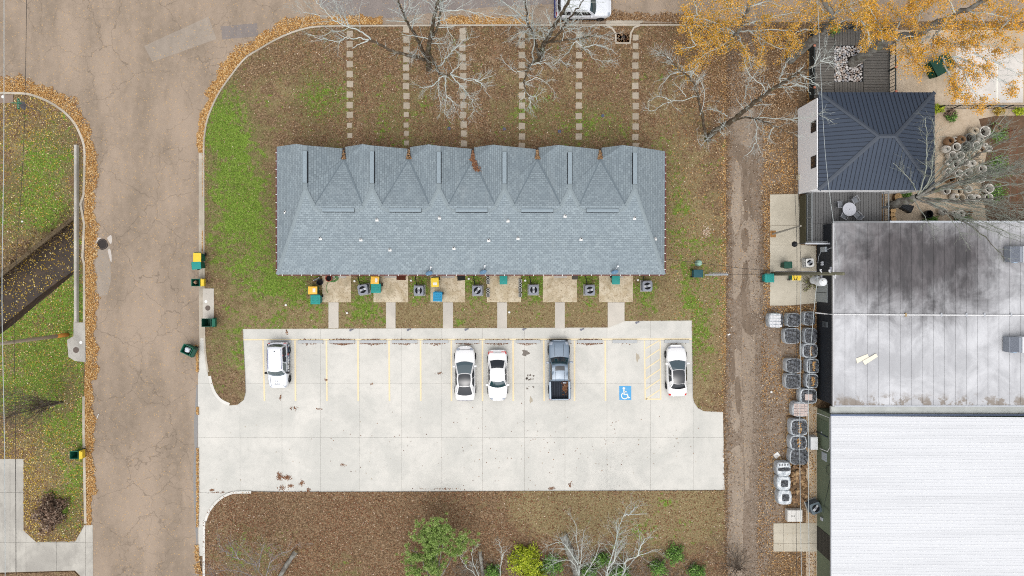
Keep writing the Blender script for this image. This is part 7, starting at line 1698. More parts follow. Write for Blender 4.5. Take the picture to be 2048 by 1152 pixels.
# golden trees along the street
g = Grow(14, up=.0, dens=(0, 2.0, 1.5, 1.2))
g.limb([(1452, 96, 0), (1466, 78, 2.5), (1480, 55, 4.6), (1496, 15, 7.6), (1506, -20, 10)], .34, .14, 2, 2.2, .6, .4)
for pts in ([(1472, 68, 3.4), (1440, 48, 5), (1400, 38, 6.2), (1362, 34, 7)], [(1470, 70, 3.2), (1440, 58, 4.6), (1405, 52, 5.6), (1375, 52, 6.2)], [(1376, 54, 6.2), (1385, 80, 6.6), (1390, 92, 6.8), (1362, 97, 7)], [(1482, 52, 4.8), (1520, 40, 6.2), (1560, 30, 7.4), (1600, 25, 8.4)], [(1476, 62, 4), (1510, 62, 5.6), (1545, 58, 7), (1585, 62, 8)], [(1468, 74, 3), (1440, 92, 4.6), (1412, 108, 5.6), (1385, 128, 6.4)], [(1474, 66, 3.6), (1490, 98, 5), (1500, 125, 6), (1506, 140, 6.6)], [(1490, 30, 6.6), (1460, 5, 8), (1430, -8, 9)], [(1496, 15, 7.6), (1540, 0, 9), (1580, -8, 10)], [(1440, 60, 4.4), (1420, 85, 5.4), (1405, 100, 5.8)], [(1500, 62, 5.2), (1540, 90, 6.4), (1575, 100, 7.2)], [(1400, 40, 6), (1390, 15, 7.2), (1385, -5, 8)]): g.limb(pts, .1, .02, 2, 1.7, 1.5, .15)
t = tree('golden_tree', 'golden-leaved tree at the street corner of the alley', (1452, 96, 0), g, M['barkgrey'], M['barkpale'], group='golden-leaved trees along the street'); foliage(t, g, 15000, .13, .088, M['leaf_tree'], seed=4)
g = Grow(15, up=.0, dens=(0, 1.9, 1.4, 1.2))
g.limb([(1580, 121, 0), (1605, 98, 2.6), (1635, 72, 5.2), (1660, 50, 7.4), (1664, 30, 8.6), (1650, 5, 10), (1640, -15, 11)], .44, .14, 2, 2., .5, .5)
for pts in ([(1660, 50, 7.4), (1668, 30, 8.6), (1685, 15, 9.6), (1700, 18, 10.2), (1720, 30, 10.8)], [(1662, 40, 8), (1640, 15, 9.2), (1620, 0, 10)], [(1668, 30, 8.6), (1700, 8, 10), (1740, 0, 11)], [(1640, 68, 5.6), (1625, 60, 6.4), (1600, 62, 7), (1578, 75, 7.4)], [(1700, 15, 10), (1725, 45, 10.6), (1735, 62, 11), (1740, 90, 11.2)]): g.limb(pts, .1, .02, 2, 1.6, 1.4, .2)
t = tree('golden_tree', 'thick-trunked golden tree leaning past the west rail of the north deck', (1580, 121, 0), g, M['barkgrey'], M['barkpale'], group='golden-leaved trees along the street'); foliage(t, g, 6500, .13, .088, M['leaf_tree'], seed=5, keep=lambda P: (P[:, 0] > W(1590, 0, 8).x) | (P[:, 1] > W(0, 80, 7).y))
g = Grow(16, up=.0, dens=(0, 2.0, 1.5, 1.2))
g.limb([(1703, 128, .6), (1735, 106, 2.8), (1765, 88, 4.8), (1800, 74, 6.2), (1832, 68, 7.2), (1870, 48, 8.8), (1912, 28, 10.6), (1960, 5, 12.4), (1985, -10, 13.4)], .5, .12, 2, 2.2, .6, .45)
for pts in ([(1872, 62, 8.2), (1878, 80, 8.8), (1890, 95, 9.4), (1906, 112, 9.8)], [(1872, 66, 8.2), (1885, 55, 9), (1910, 48, 9.8), (1945, 53, 10.6), (1990, 57, 11.4), (2040, 56, 12.2)], [(1930, 22, 11), (1970, 26, 11.8), (2010, 34, 12.4), (2030, 42, 12.8)], [(1880, 82, 8.6), (1910, 88, 9.4), (1965, 88, 10.4), (2010, 100, 11), (2040, 125, 11.5)], [(1860, 72, 7.8), (1842, 78, 8), (1818, 72, 8.2), (1795, 80, 8.4), (1770, 62, 8.6)], [(1885, 115, 9.2), (1895, 140, 9.8), (1920, 175, 10.4), (1930, 200, 10.6)], [(1906, 112, 9.8), (1925, 140, 10.4), (1945, 180, 10.8), (1965, 200, 11)], [(1906, 112, 9.8), (1960, 132, 10.8), (2000, 160, 11.4), (2038, 176, 11.8)], [(1945, 105, 10.4), (1990, 125, 11), (2040, 150, 11.6)], [(1765, 86, 5), (1760, 50, 7), (1740, 20, 8.6), (1730, -5, 9.6)], [(1790, 76, 6), (1800, 40, 7.8), (1815, 10, 9.4), (1830, -10, 10.4)], [(1832, 66, 7.2), (1840, 30, 9), (1860, 0, 10.6)], [(1800, 76, 6.2), (1815, 100, 7.4), (1830, 120, 8.2), (1850, 128, 8.8)], [(1868, 70, 8), (1860, 95, 8.8), (1845, 110, 9.2)], [(1740, 100, 3.2), (1730, 60, 5.4), (1722, 35, 6.8)], [(1912, 28, 10.6), (1900, 5, 11.6), (1890, -10, 12)], [(2000, 60, 11.6), (2030, 30, 12.4), (2050, 12, 13)]): g.limb(pts, .1, .02, 2, 1.7, 1.5, .15)
t = tree('golden_tree', 'largest golden tree, growing out of the stone bed in the north deck', (1703, 128, .8), g, M['barkgrey'], M['barkpale'], group='golden-leaved trees along the street'); foliage(t, g, 31000, .13, .088, M['leaf_tree2'], seed=6, keep=lambda P: ~((P[:, 0] > W(1962, 0, 10).x) & (P[:, 1] < W(0, 112, 10).y) & (np.sin(P[:, 0] * 2.3) * np.cos(P[:, 1] * 1.9) < .25)))
# courtyard tree
g = Grow(17, wig=.1, up=.05, dens=(0, 1.6, 1.3, 1.0))
g.limb([(1779, 411, 0), (1800, 405, 1.4), (1822, 399, 2.6), (1836, 393, 3.4)], .42, .3, 0)
for pts, r in (([(1834, 394, 3.3), (1870, 370, 5), (1910, 340, 7), (1950, 312, 9), (2000, 287, 11), (2060, 262, 13)], .17), ([(1838, 394, 3.4), (1885, 376, 5.2), (1930, 362, 7), (1985, 352, 9), (2060, 345, 11.5)], .15), ([(1836, 396, 3.3), (1890, 403, 5.2), (1950, 400, 7.4), (2010, 392, 9.6), (2070, 384, 11.6)], .15), ([(1830, 398, 3), (1872, 415, 4.6), (1915, 436, 6.2), (1955, 462, 7.8), (1990, 495, 9.2), (2010, 520, 10)], .12), ([(1836, 391, 3.4), (1848, 352, 5.4), (1854, 310, 7.4), (1853, 265, 9.2), (1850, 235, 10.2)], .09), ([(1838, 391, 3.4), (1860, 358, 5), (1867, 310, 7.2), (1868, 268, 9), (1866, 236, 10)], .09), ([(1836, 390, 3.4), (1826, 368, 4.6), (1806, 344, 5.8), (1786, 326, 6.8)], .06), ([(1826, 399, 2.8), (1845, 425, 4), (1856, 445, 5), (1870, 470, 6)], .06), ([(1870, 372, 5), (1920, 348, 7.4), (1990, 320, 10), (2050, 305, 12)], .08), ([(1880, 378, 5), (1940, 380, 7.2), (2000, 372, 9.4), (2060, 365, 11)], .08), ([(1890, 403, 5.2), (1950, 412, 7), (2000, 430, 8.6), (2060, 450, 10.4)], .07), ([(1900, 345, 6.6), (1950, 300, 9.2), (1985, 262, 11), (2020, 225, 12.6)], .06), ([(1915, 436, 6.2), (1970, 445, 8), (2020, 470, 9.6)], .06), ([(1890, 424, 5.4), (1920, 465, 7), (1940, 500, 8.2)], .05), ([(1930, 362, 7), (1990, 362, 9), (2060, 372, 11)], .06), ([(1950, 400, 7.4), (2000, 415, 9), (2060, 425, 10.6)], .06), ([(1960, 306, 9.4), (2000, 300, 11), (2060, 290, 12.6)], .05)):
    g.limb(pts, r, .02, 2, 1.5, 1.25, .25)
for k in range(30):
    a = random.uniform(-.95, .5); z1 = random.uniform(9, 13); R1 = random.uniform(190, 260); R0 = 70
    g.limb([(1836 + 8 * math.cos(a), 394 + 6 * math.sin(a), 3.5), (1836 + R0 * math.cos(a), 394 + R0 * math.sin(a), 5.5), (1836 + R1 * .65 * math.cos(a * .9), 394 + R1 * .65 * math.sin(a * .9), 8), (1836 + R1 * math.cos(a * .85), 394 + R1 * math.sin(a * .85), z1)], .055, .012, 2, 1.3, 1.2, .35)
tree('bare_tree', 'wide-spreading leafless tree over the pottery yard', (1779, 411, 0), g, M['barkgrey'], bark_mat('lichen_grey', (132, 128, 118), (176, 182, 170), (140, 150, 130), .9))
# west lawn: leafless tree with some yellow leaves
g = Grow(18, wig=.12, dens=(0, 2.2, 2., 1.6), minr=.008)
g.limb([(128, 804, 0), (100, 811, 1.8), (65, 820, 3.8), (20, 832, 6), (-20, 842, 8)], .09, .03, 2, 1.9, 2.2, .15)
for k in range(12):
    a = random.uniform(-60, 70); g.limb([(126, 804, 0), (90 + random.uniform(-12, 10), 812 + a * .18, 2.2), (40 + random.uniform(-20, 20), 824 + a * .6, 4.6), (-10 + random.uniform(-30, 40), 835 + a * 1.05, 7)], .05, .012, 2, 1.5, 1.5, .2)
t = tree('bare_tree', 'brown leafless multi-stemmed tree leaning out of view on the west lawn', (128, 804, 0), g, M['barkgrey'], bark_mat('brown_twig', (104, 92, 80), (150, 142, 132), (110, 100, 80), .5))
foliage(t, g, 9000, .15, .10, M['leaf_lime'], seed=7, keep=lambda P: (P[:, 1] < W(0, 852, 4).y) & (np.sin(P[:, 0] * 3.1) * np.cos(P[:, 1] * 2.7) > .35))
# bottom edge trees: leafless crowns reaching in from the south
def edge_tree(seed, label, base, limbs, r=.09, lvl=2, L=1.7, dens=2.1, thin=None, bark='barkgrey', grp='bare trees along the south edge'):
    g = Grow(seed, wig=.14, dens=(0, 2., 1.6, 1.4)); 
    for pts in limbs: g.limb(pts, r, .014, lvl, L, dens, .15)
    return tree('bare_tree', label, base, g, M[bark], thin or M['barkpale'], group=grp), g
edge_tree(21, 'white-barked leafless tree at the south edge, nearest the alley', (1215, 1260, 0), [[(1215, 1260, 0), (1212, 1180, 3), (1216, 1135, 4), (1228, 1100, 5), (1236, 1062, 6), (1248, 1030, 6.6), (1256, 1010, 7)], [(1216, 1135, 4), (1230, 1118, 4.8), (1234, 1075, 5.6), (1232, 1040, 6.2)], [(1212, 1180, 3), (1245, 1150, 4), (1252, 1122, 4.6), (1275, 1112, 5), (1295, 1105, 5.4), (1312, 1098, 5.6)], [(1275, 1112, 5), (1285, 1085, 5.4), (1302, 1070, 5.8)], [(1248, 1030, 6.6), (1262, 1026, 6.8), (1270, 1012, 7)]], .1)
edge_tree(22, 'leafless shrubby tree behind the broken trunk at the south edge', (1160, 1240, 0), [[(1160, 1240, 0), (1158, 1160, 2.6), (1156, 1110, 3.8), (1152, 1070, 4.6), (1150, 1040, 5)], [(1158, 1150, 2.8), (1164, 1100, 4), (1168, 1060, 4.6)], [(1156, 1130, 3.4), (1130, 1090, 4.2), (1112, 1085, 4.4), (1090, 1095, 4.6)], [(1160, 1160, 2.6), (1185, 1125, 3.8), (1200, 1090, 4.6)], [(1158, 1150, 2.8), (1140, 1120, 3.6), (1100, 1130, 4)]], .06)
edge_tree(23, 'grey twiggy leafless tree in the south-west corner of the lawn', (560, 1260, 0), [[(560, 1260, 0), (540, 1180, 2.6), (518, 1140, 3.6), (498, 1112, 4.4), (480, 1092, 5)], [(540, 1170, 2.8), (500, 1150, 3.8), (460, 1140, 4.6), (430, 1142, 5)], [(518, 1140, 3.6), (520, 1110, 4.2), (530, 1085, 4.8)], [(510, 1130, 3.8), (480, 1120, 4.4), (450, 1105, 5), (435, 1085, 5.4)], [(530, 1160, 3), (545, 1120, 4), (580, 1100, 4.6), (600, 1085, 5)], [(520, 1160, 3), (480, 1165, 3.8), (420, 1150, 4.6), (380, 1150, 5)], [(480, 1120, 4.4), (455, 1075, 5.2)]], .06, 2, 1.6, 1.8, bark_mat('ash_twig', (128, 120, 120), (170, 164, 164), (140, 140, 130), .7))
edge_tree(24, 'pair of thin pale leafless stems between the pine and the lime bush', (1000, 1240, 0), [[(1000, 1240, 0), (1000, 1150, 2.6), (1004, 1115, 3.4), (1000, 1090, 4), (992, 1078, 4.4)], [(1003, 1120, 3.2), (1012, 1098, 4)], [(990, 1240, 0), (960, 1160, 2.2), (945, 1120, 3.2), (945, 1095, 3.8)], [(960, 1160, 2.2), (930, 1130, 3), (920, 1110, 3.6)]], .045, 2, 1., 1.6)
edge_tree(25, 'dark twiggy leafless shrub at the south end of the alley', (1478, 1140, 0), [[(1478, 1140, 0), (1468, 1115, .8), (1452, 1095, 1.6), (1425, 1075, 2.4)]] + [[(1478, 1140, 0), (1475 + dx * .4, 1130 + dy * .4, .8), (1475 + dx, 1130 + dy, 2.)] for dx, dy in ((-30, -30), (30, -10), (-40, 10), (20, 30), (-10, 40), (35, 20), (0, -45), (-50, -5), (15, -35), (-25, 30))], .05, 2, .9, 2.4, bark_mat('dark_twig', (96, 84, 74), (136, 126, 114), (100, 90, 74), .4))
# pale undergrowth along the bottom edge
rU = np.random.default_rng(77); ch = []
for k in range(900):
    x = rU.choice([rU.normal(1180, 70), rU.normal(1290, 60), rU.uniform(900, 1420), rU.normal(950, 30)]); y = 1160 - abs(rU.normal(0, 26)); p_ = np.array(W(x, y, .1)); a = rU.uniform(0, 6.28); L_ = rU.uniform(.35, 1.2); q_ = p_ + np.array([math.cos(a) * L_ * .7, math.sin(a) * L_ * .7 + .2, L_ * rU.uniform(.3, 1.)]); m_ = (p_ + q_) / 2 + rU.normal(0, .08, 3)
    ch.append((np.array([p_, m_, q_]), [.013, .010, .005], 3)); e_ = q_ + rU.normal(0, .25, 3); ch.append((np.array([m_, (m_ + e_) / 2 + rU.normal(0, .03, 3), e_]), [.009, .007, .004], 3))
tag(chains_obj('undergrowth', ch, bark_mat('under_twig', (128, 116, 102), (176, 168, 156), (130, 124, 100), .7), None, 'stuff'), 'tangle of thin pale twigs along the bottom edge of the lawn', 'undergrowth', kind='stuff')
# pine
g = Grow(26, wig=.1, up=.03, dens=(0, 1.6, 1.4))
for pts in ([(885, 1250, 0), (880, 1200, 3.4), (876, 1160, 5), (872, 1125, 6.2), (868, 1090, 7.2), (866, 1062, 8)], [(880, 1195, 3.5), (855, 1145, 5), (838, 1110, 6), (822, 1100, 6.4)], [(876, 1165, 4.8), (895, 1130, 6), (912, 1100, 6.6), (930, 1080, 7)], [(876, 1150, 5.4), (858, 1105, 6.6), (850, 1070, 7.4)], [(874, 1140, 5.8), (885, 1095, 7), (893, 1055, 7.8)], [(880, 1190, 3.8), (850, 1160, 4.8), (826, 1140, 5.4), (822, 1125, 5.6)], [(872, 1120, 6.4), (880, 1075, 7.6), (876, 1045, 8.2)], [(860, 1150, 5), (842, 1165, 5.2), (835, 1185, 5.2)], [(862, 1110, 6.6), (845, 1082, 7.2), (838, 1062, 7.4)]): g.limb([(x, y, z * .42) for x, y, z in pts], .09, .02, 1, 1.1, 1.3, .45)
t = tree('pine_tree', 'green pine tree with tufted branches at the south edge', (885, 1250, 0), g, M['barkgrey'], M['barkgrey'])
r = np.random.default_rng(3); tips = np.array([p[-1] for p in g.tips] + [p[len(p) // 2] for p in g.tips[::2]])
tips = tips[(tips[:, 2] > 1.9)]
cl = np.concatenate([tips[r.integers(0, len(tips), 420)] + r.normal(0, .12, (420, 3)), tips[r.integers(0, len(tips), 480)] + r.normal(0, .3, (480, 3))]); N = 44
d_ = r.normal(0, 1, (900, N, 3)); d_[:, :, 2] += .5; d_ /= np.linalg.norm(d_, axis=2)[:, :, None]
c0 = np.repeat(cl[:, None, :], N, 1); c1 = c0 + d_ * r.uniform(.14, .24, (900, N, 1)); side = np.cross(d_, r.normal(0, 1, (900, N, 3))); side /= np.linalg.norm(side, axis=2)[:, :, None] + 1e-9
V = np.stack([c0 - side * .016, c0 + side * .016, c1 + side * .008, c1 - side * .006], 2).reshape(-1, 3)
me = bpy.data.meshes.new('needles'); K = len(V) // 4; me.vertices.add(4 * K); me.vertices.foreach_set('co', V.astype(np.float32).ravel()); me.loops.add(4 * K); me.loops.foreach_set('vertex_index', np.arange(4 * K, dtype=np.int32)); me.polygons.add(K); me.polygons.foreach_set('loop_start', np.arange(0, 4 * K, 4, dtype=np.int32)); me.materials.append(M['needle']); me.update(calc_edges=True)
tag(link('needles', me, t), kind='stuff')
# shrubs
def shrub(name, label, px, py, rx, ry, h, n, size, mat, seed, z0=.1, stems=True, tilt=.6, cat='shrub', grp=None, hollow=.3):
    c = W(px, py, h * .6); t = thing(name, label, cat, (c.x, c.y, z0), 0, grp); r = np.random.default_rng(seed)
    d = r.normal(0, 1, (n, 3)); d[:, 2] = np.abs(d[:, 2]); d /= np.linalg.norm(d, axis=1)[:, None]
    lump = 1 + .38 * np.sin(d[:, 0] * 5 + seed) * np.cos(d[:, 1] * 4.3 - seed) + .12 * np.sin(d[:, 0] * 11 + d[:, 1] * 9)
    rad = r.uniform(hollow, 1., n)[:, None] * lump[:, None]
    P = d * rad * np.array([rx, ry, h]) + np.array([c.x, c.y, z0 + .05]) + r.normal(0, .03, (n, 3))
    tag(link('foliage', quads_mesh('foliage', P, size, r, mat, tilt, .7), t), kind='stuff')
    if stems:
        ch = []
        for k in range(14):
            a = r.uniform(0, 6.28); q = r.uniform(.5, .95); e = np.array([c.x + math.cos(a) * rx * q, c.y + math.sin(a) * ry * q, z0 + h * r.uniform(.4, .95)]); m_ = np.array([c.x + math.cos(a) * rx * q * .4, c.y + math.sin(a) * ry * q * .4, z0 + h * .5]); ch.append((np.array([[c.x, c.y, z0 - .05], m_, e]), [.03, .02, .008], 4))
        chains_obj('stems', ch, M['barkgrey'], t, 'stuff')
    return t
shrub('round_shrub', 'round shrub of dry purple-brown leaves on the west lawn by the driveway', 99, 1026, 1.35, 1.5, 1.3, 3600, .19, M['dead'], 31, tilt=.9)
shrub('small_plant', 'bright green low plant beside the brown round shrub', 131, 1019, .3, .5, .25, 160, .2, M['grass'], 32, stems=False, cat='plant')
shrub('lime_shrub', 'bright yellow-green shrub at the south edge', 1050, 1122, 1.5, 1.4, 1.7, 3200, .14, M['leaf_lime'], 33)
shrub('lime_shrub', 'smaller yellow-green shrub below the bright one at the south edge', 1072, 1152, 1.3, .9, 1.3, 1800, .14, M['leaf_lime'], 34)
for i, (x, y, rx, ry, l) in enumerate([(1104, 1132, 1.2, 1.1, 'dark green shrub right beside the lime shrub'), (1352, 1110, .85, .9, 'dark green shrub standing alone on the south-east lawn edge'), (1318, 1136, .8, .7, 'dark green shrub west of the solitary one'), (1205, 1120, .8, .6, 'green shrub behind the white-barked tree'), (1395, 1145, .8, .6, 'green shrub near the alley at the bottom edge'), (985, 1145, .7, .6, 'green shrub beside the thin pale stems'), (1240, 1148, 1.0, .7, 'green shrub under the white-barked tree'), (1180, 1146, .8, .6, 'green shrub beside the broken trunk')]):
    shrub('green_shrub', l, x, y, rx, ry, 1.1, 1200, .13, M['leaf_green'], 40 + i, grp='green shrubs along the south edge')
# thicket under the courtyard tree
for i, (x, y, rx, ry, h, m, l) in enumerate([(2000, 265, .9, .9, .9, 'leaf_green', 'dark shrub near the single brown urn in the planting bed'), (2000, 330, 1.2, 1.2, 1., 'leaf_green', 'dark shrub in the middle of the planting bed'), (1995, 385, 1., .9, .8, 'leaf_green', 'dark shrub at the south of the planting bed'), (1878, 217, .6, .4, .6, 'leaf_lime', 'yellow-green shrub at the house end of the black fence'), (1905, 232, .5, .5, .6, 'leaf_green', 'small green shrub with a purple-brown top by the fence'), (1903, 226, .45, .4, .7, 'dead', 'purple-brown shrub by the fence'), (2000, 222, .5, .35, .5, 'leaf_yellow', 'dry yellow grass clump by the fence notice boards'), (2040, 222, .5, .35, .5, 'leaf_lime', 'green clump at the right end of the fence'), (1930, 436, .7, .5, .7, 'leaf_green', 'green plants among the pots along the flat roof edge'), (1865, 440, .6, .4, .5, 'leaf_green', 'low green plant beside the black pot'), (1815, 392, .5, .4, .6, 'leaf_green', 'dark plant at the foot of the courtyard tree')]):
    shrub('courtyard_shrub', l, x, y, rx, ry, h, 700, .12, M[m], 60 + i, .05)
shrub('planter_plants', 'flowering plants in a dark planter at the corner of the north deck', 1656, 66, .55, .6, .5, 500, .12, M['leaf_green'], 75, 1.3, cat='plant')
# sago palm by the dark wall
c = W(1624, 566, .9); t = thing('sago_palm', 'brown-green sago palm in a leaf-filled bed by the grey double doors', 'palm', (c.x, c.y, .05)); r = np.random.default_rng(80); ch = []; lf = []
MB().cyl((c.x, c.y), .16, 0, .7, 10, .12).build('trunk', M['barkgrey'], t)
for k in range(30):
    a = r.uniform(0, 6.28); L_ = r.uniform(.6, .95); P = np.array([[c.x + math.cos(a) * L_ * u, c.y + math.sin(a) * L_ * u, .7 + .55 * u - .75 * u * u] for u in np.linspace(0, 1, 6)]); ch.append((P, np.linspace(.012, .004, 6), 3))
    for u in np.linspace(.2, 1, 16): lf.append(np.array([c.x + math.cos(a) * L_ * u, c.y + math.sin(a) * L_ * u, .7 + .55 * u - .75 * u * u]) + r.normal(0, .03, 3))
chains_obj('frond_ribs', ch, M['barkgrey'], t, 'stuff'); tag(link('fronds', quads_mesh('fronds', np.array(lf), .16, r, island_mat('sago', [(0, C(60, 52, 40)), (.6, C(92, 82, 58)), (.85, C(110, 120, 50)), (1, C(150, 160, 70))]), .5, .25), t), kind='stuff')
# logs and broken trunks
for lab, pts, r0 in (('mossy broken trunk with a pale cut end at the south edge', [(1126, 1070, .35), (1140, 1105, .35), (1162, 1170, .3)], .34), ('grey fallen trunk among golden leaves in the south-west lawn', [(592, 1103, .25), (572, 1132, .28), (548, 1175, .3)], .2), ('short upright log stub beside the thin pale stems', [(960, 1101, .9), (962, 1120, .5), (966, 1150, .1)], .16)):
    P = [W(*p) for p in pts]; t = thing('fallen_trunk', lab, 'log', P[-1]); MB().tube([tuple(p) for p in smoothline([tuple(q) for q in P], 5)], [r0 * (1 + .12 * math.sin(k * 1.7)) for k in range(11)], 10).build('bark', M['barkgrey'], t, smooth=True)
    d = (P[0] - P[1]).normalized(); MB().tube([P[0] + d * .005, P[0] + d * .02], r0 * .92, 10).build('cut_end', plain('cut_wood', (206, 184, 140), .9, .1, 6), t)
# brush along the ditch
rB = np.random.default_rng(90); ch = []
for k in range(420):
    u = rB.random(); x = 147 - 140 * u + rB.normal(0, 6); y = 430 + 112 * u - abs(rB.normal(0, 16)) + (0 if rB.random() < .6 else 20); p = np.array(W(x, y, .1)); a = rB.uniform(0, 6.28); L_ = rB.uniform(.3, .9); q = p + np.array([math.cos(a) * L_, math.sin(a) * L_, rB.uniform(.1, .5)]); ch.append((np.array([p, (p + q) / 2 + rB.normal(0, .05, 3), q]), [.014, .01, .006], 3))
o = chains_obj('brush', ch, bark_mat('brush_twig', (108, 88, 66), (150, 130, 104), (96, 92, 60), .5), None, 'stuff'); tag(o, 'dry brushwood tangled along the upper edge of the ditch', 'brush', kind='stuff')

# ---------------------------------------------------------------- fallen leaves and grass
rL = np.random.default_rng(101)
def scatter(name, label, polypx, n, z, size, mat, dens=None, holes=(), tilt=.3, cat='leaves'):
    P = sample_poly(WP(polypx, z), n, rL, dens, [WP(h, z) for h in holes])
    tag(link(name, quads_mesh(name, np.c_[P, rL.uniform(z + .008, z + .045, len(P))], size, rL, mat, tilt)), label, cat, kind='stuff')
def pxd(f, z=.1):
    k = ALT / (ALT - z) * PXM
    return lambda X, Y: np.clip(f(X * k + NX, NY - Y * k), 0, 1)
HOUSE = [(556, 300), (1326, 300), (1326, 548), (556, 548)]
patches = [[(a, 548), (b, 548), (b, 605), (a, 605)] for a, b in PAT] + [[(a, 604), (b, 604), (b, 657), (a, 657)] for a, b in WALK]
patches += [[(SX[i] - 6.5, y - 6.5), (SX[i] + 6.5, y - 6.5), (SX[i] + 6.5, y + 6.5), (SX[i] - 6.5, y + 6.5)] for i in range(6) for y in SY[i]]
noi = lambda X, Y: .5 + .25 * np.sin(X * .031 + 1.3 * np.sin(Y * .023)) + .25 * np.sin(Y * .037 + 1.7 * np.sin(X * .019))
scatter('fallen_leaves', 'brown fallen leaves strewn over the front lawn', NLAWN, 25000, .1, .10, M['leaf_litter'], pxd(lambda X, Y: np.where(Y < 290, .25 + .75 * np.exp(-((Y - 60) / 90) ** 2) + .3 * noi(X, Y), .22 + .2 * noi(X, Y)) * np.where((X < 560) & (Y > 180), .3, 1.) + .2 * (X > 1330)), [HOUSE] + patches)
scatter('fallen_leaves', 'reddish fallen leaves under the bare trees of the front lawn', NLAWN, 9000, .1, .10, M['leaf_red'], pxd(lambda X, Y: np.where(Y < 300, .5 * noi(Y, X) + .3, .04) * (X > 600)), [HOUSE] + patches)
scatter('fallen_leaves', 'golden leaves gathered along the alley edge of the lawn', NLAWN, 2400, .1, .10, M['leaf_gold'], pxd(lambda X, Y: np.exp(-((X - 1452) / 8) ** 2) * (.4 + .6 * noi(X, Y)) + .05 * (X > 1340) * (Y < 640)))
scatter('fallen_leaves', 'rusty fallen leaves covering the south lawn', SLAWN, 20000, .1, .11, M['leaf_red'], pxd(lambda X, Y: .25 + .75 * noi(X, Y) * np.where(X > 1050, .4, 1.)))
scatter('fallen_leaves', 'tan fallen leaves along the lot edge of the south lawn', SLAWN, 7000, .1, .11, M['leaf_litter'], pxd(lambda X, Y: .25 + .7 * np.exp(-((Y - 985) / 14) ** 2)))
scatter('fallen_leaves', 'yellow leaves on the west lawn', WLAWN, 8000, .1, .11, M['leaf_yellow'], pxd(lambda X, Y: .22 + .6 * noi(X, Y) * (Y < 300) + .9 * np.exp(-(((X - 62) / 22) ** 2 + ((Y - 985) / 75) ** 2)) + .2 * (Y > 850)))
scatter('fallen_leaves', 'brown leaves on the west lawn', WLAWN, 9000, .1, .11, M['leaf_litter'], pxd(lambda X, Y: .3 + .4 * noi(Y, X)))
scatter('fallen_leaves', 'brown leaves on the bare ground east of the alley', [(1512, 60), (1600, 60), (1596, 385), (1540, 388), (1540, 612), (1632, 612), (1632, 1160), (1512, 1160), (1520, 800), (1528, 500)], 8000, .03, .11, M['leaf_litter'], pxd(lambda X, Y: .25 + .5 * noi(X, Y), .03))
scatter('fallen_leaves', 'golden leaves round the pallets and pavement east of the alley', [(1512, 250), (1600, 250), (1596, 385), (1540, 388), (1540, 612), (1632, 612), (1632, 1160), (1512, 1160), (1520, 800), (1528, 500)], 4500, .03, .11, M['leaf_gold'], pxd(lambda X, Y: np.exp(-((X - 1533) / 8) ** 2) * (Y < 620) + .9 * np.exp(-((Y - 340) / 50) ** 2 - ((X - 1570) / 25) ** 2) + .4 * (Y > 610) * noi(X, Y) + .5 * np.exp(-((Y - 620) / 10) ** 2) + .8 * np.exp(-((X - 1632) / 8) ** 2) * (Y > 640), .03))
scatter('fallen_leaves', 'leaves under the golden trees beyond the lawn', [(1380, 52), (1600, 52), (1596, 215), (1380, 215)], 11000, .11, .11, M['leaf_litter'], pxd(lambda X, Y: .4 + .5 * noi(X, Y), .11))
scatter('gravel', 'loose grey gravel and grit along the worn alley', [(1450, 130), (1545, 130), (1538, 400), (1536, 620), (1560, 700), (1555, 1000), (1545, 1160), (1450, 1160)], 9000, .038, .075, island_mat('grit', [(0, C(96, 84, 72)), (.4, C(140, 126, 112)), (.8, C(176, 162, 148)), (1, C(214, 204, 192))]), pxd(lambda X, Y: .35 + .6 * np.exp(-((X - 1520) / 18) ** 2) + .4 * np.exp(-((X - 1458) / 7) ** 2), .04), (), .35, 'gravel')
scatter('fallen_leaves', 'brown leaves blown across the edges of the alley', [(1446, 130), (1545, 130), (1538, 400), (1536, 620), (1525, 1160), (1446, 1160)], 3600, .1, .10, M['leaf_litter'], pxd(lambda X, Y: .9 * np.exp(-((X - 1453) / 9) ** 2) + .5 * np.exp(-((X - 1526) / 12) ** 2) + .06))
# grass blades in the green patches
G1 = blobs(ng); G2 = blobs(wg)
scatter('grass', 'green grass of the lawn west of the house', NLAWN, 13000, .1, .08, M['grass'], pxd(lambda X, Y: np.clip(G1(X, Y) - .12, 0, 1)), [HOUSE] + patches, .5, 'grass')
scatter('grass', 'green grass of the west lawn', WLAWN, 10000, .1, .08, M['grass'], pxd(lambda X, Y: np.clip(G2(X, Y) - .1, 0, 1)), (), .5, 'grass')
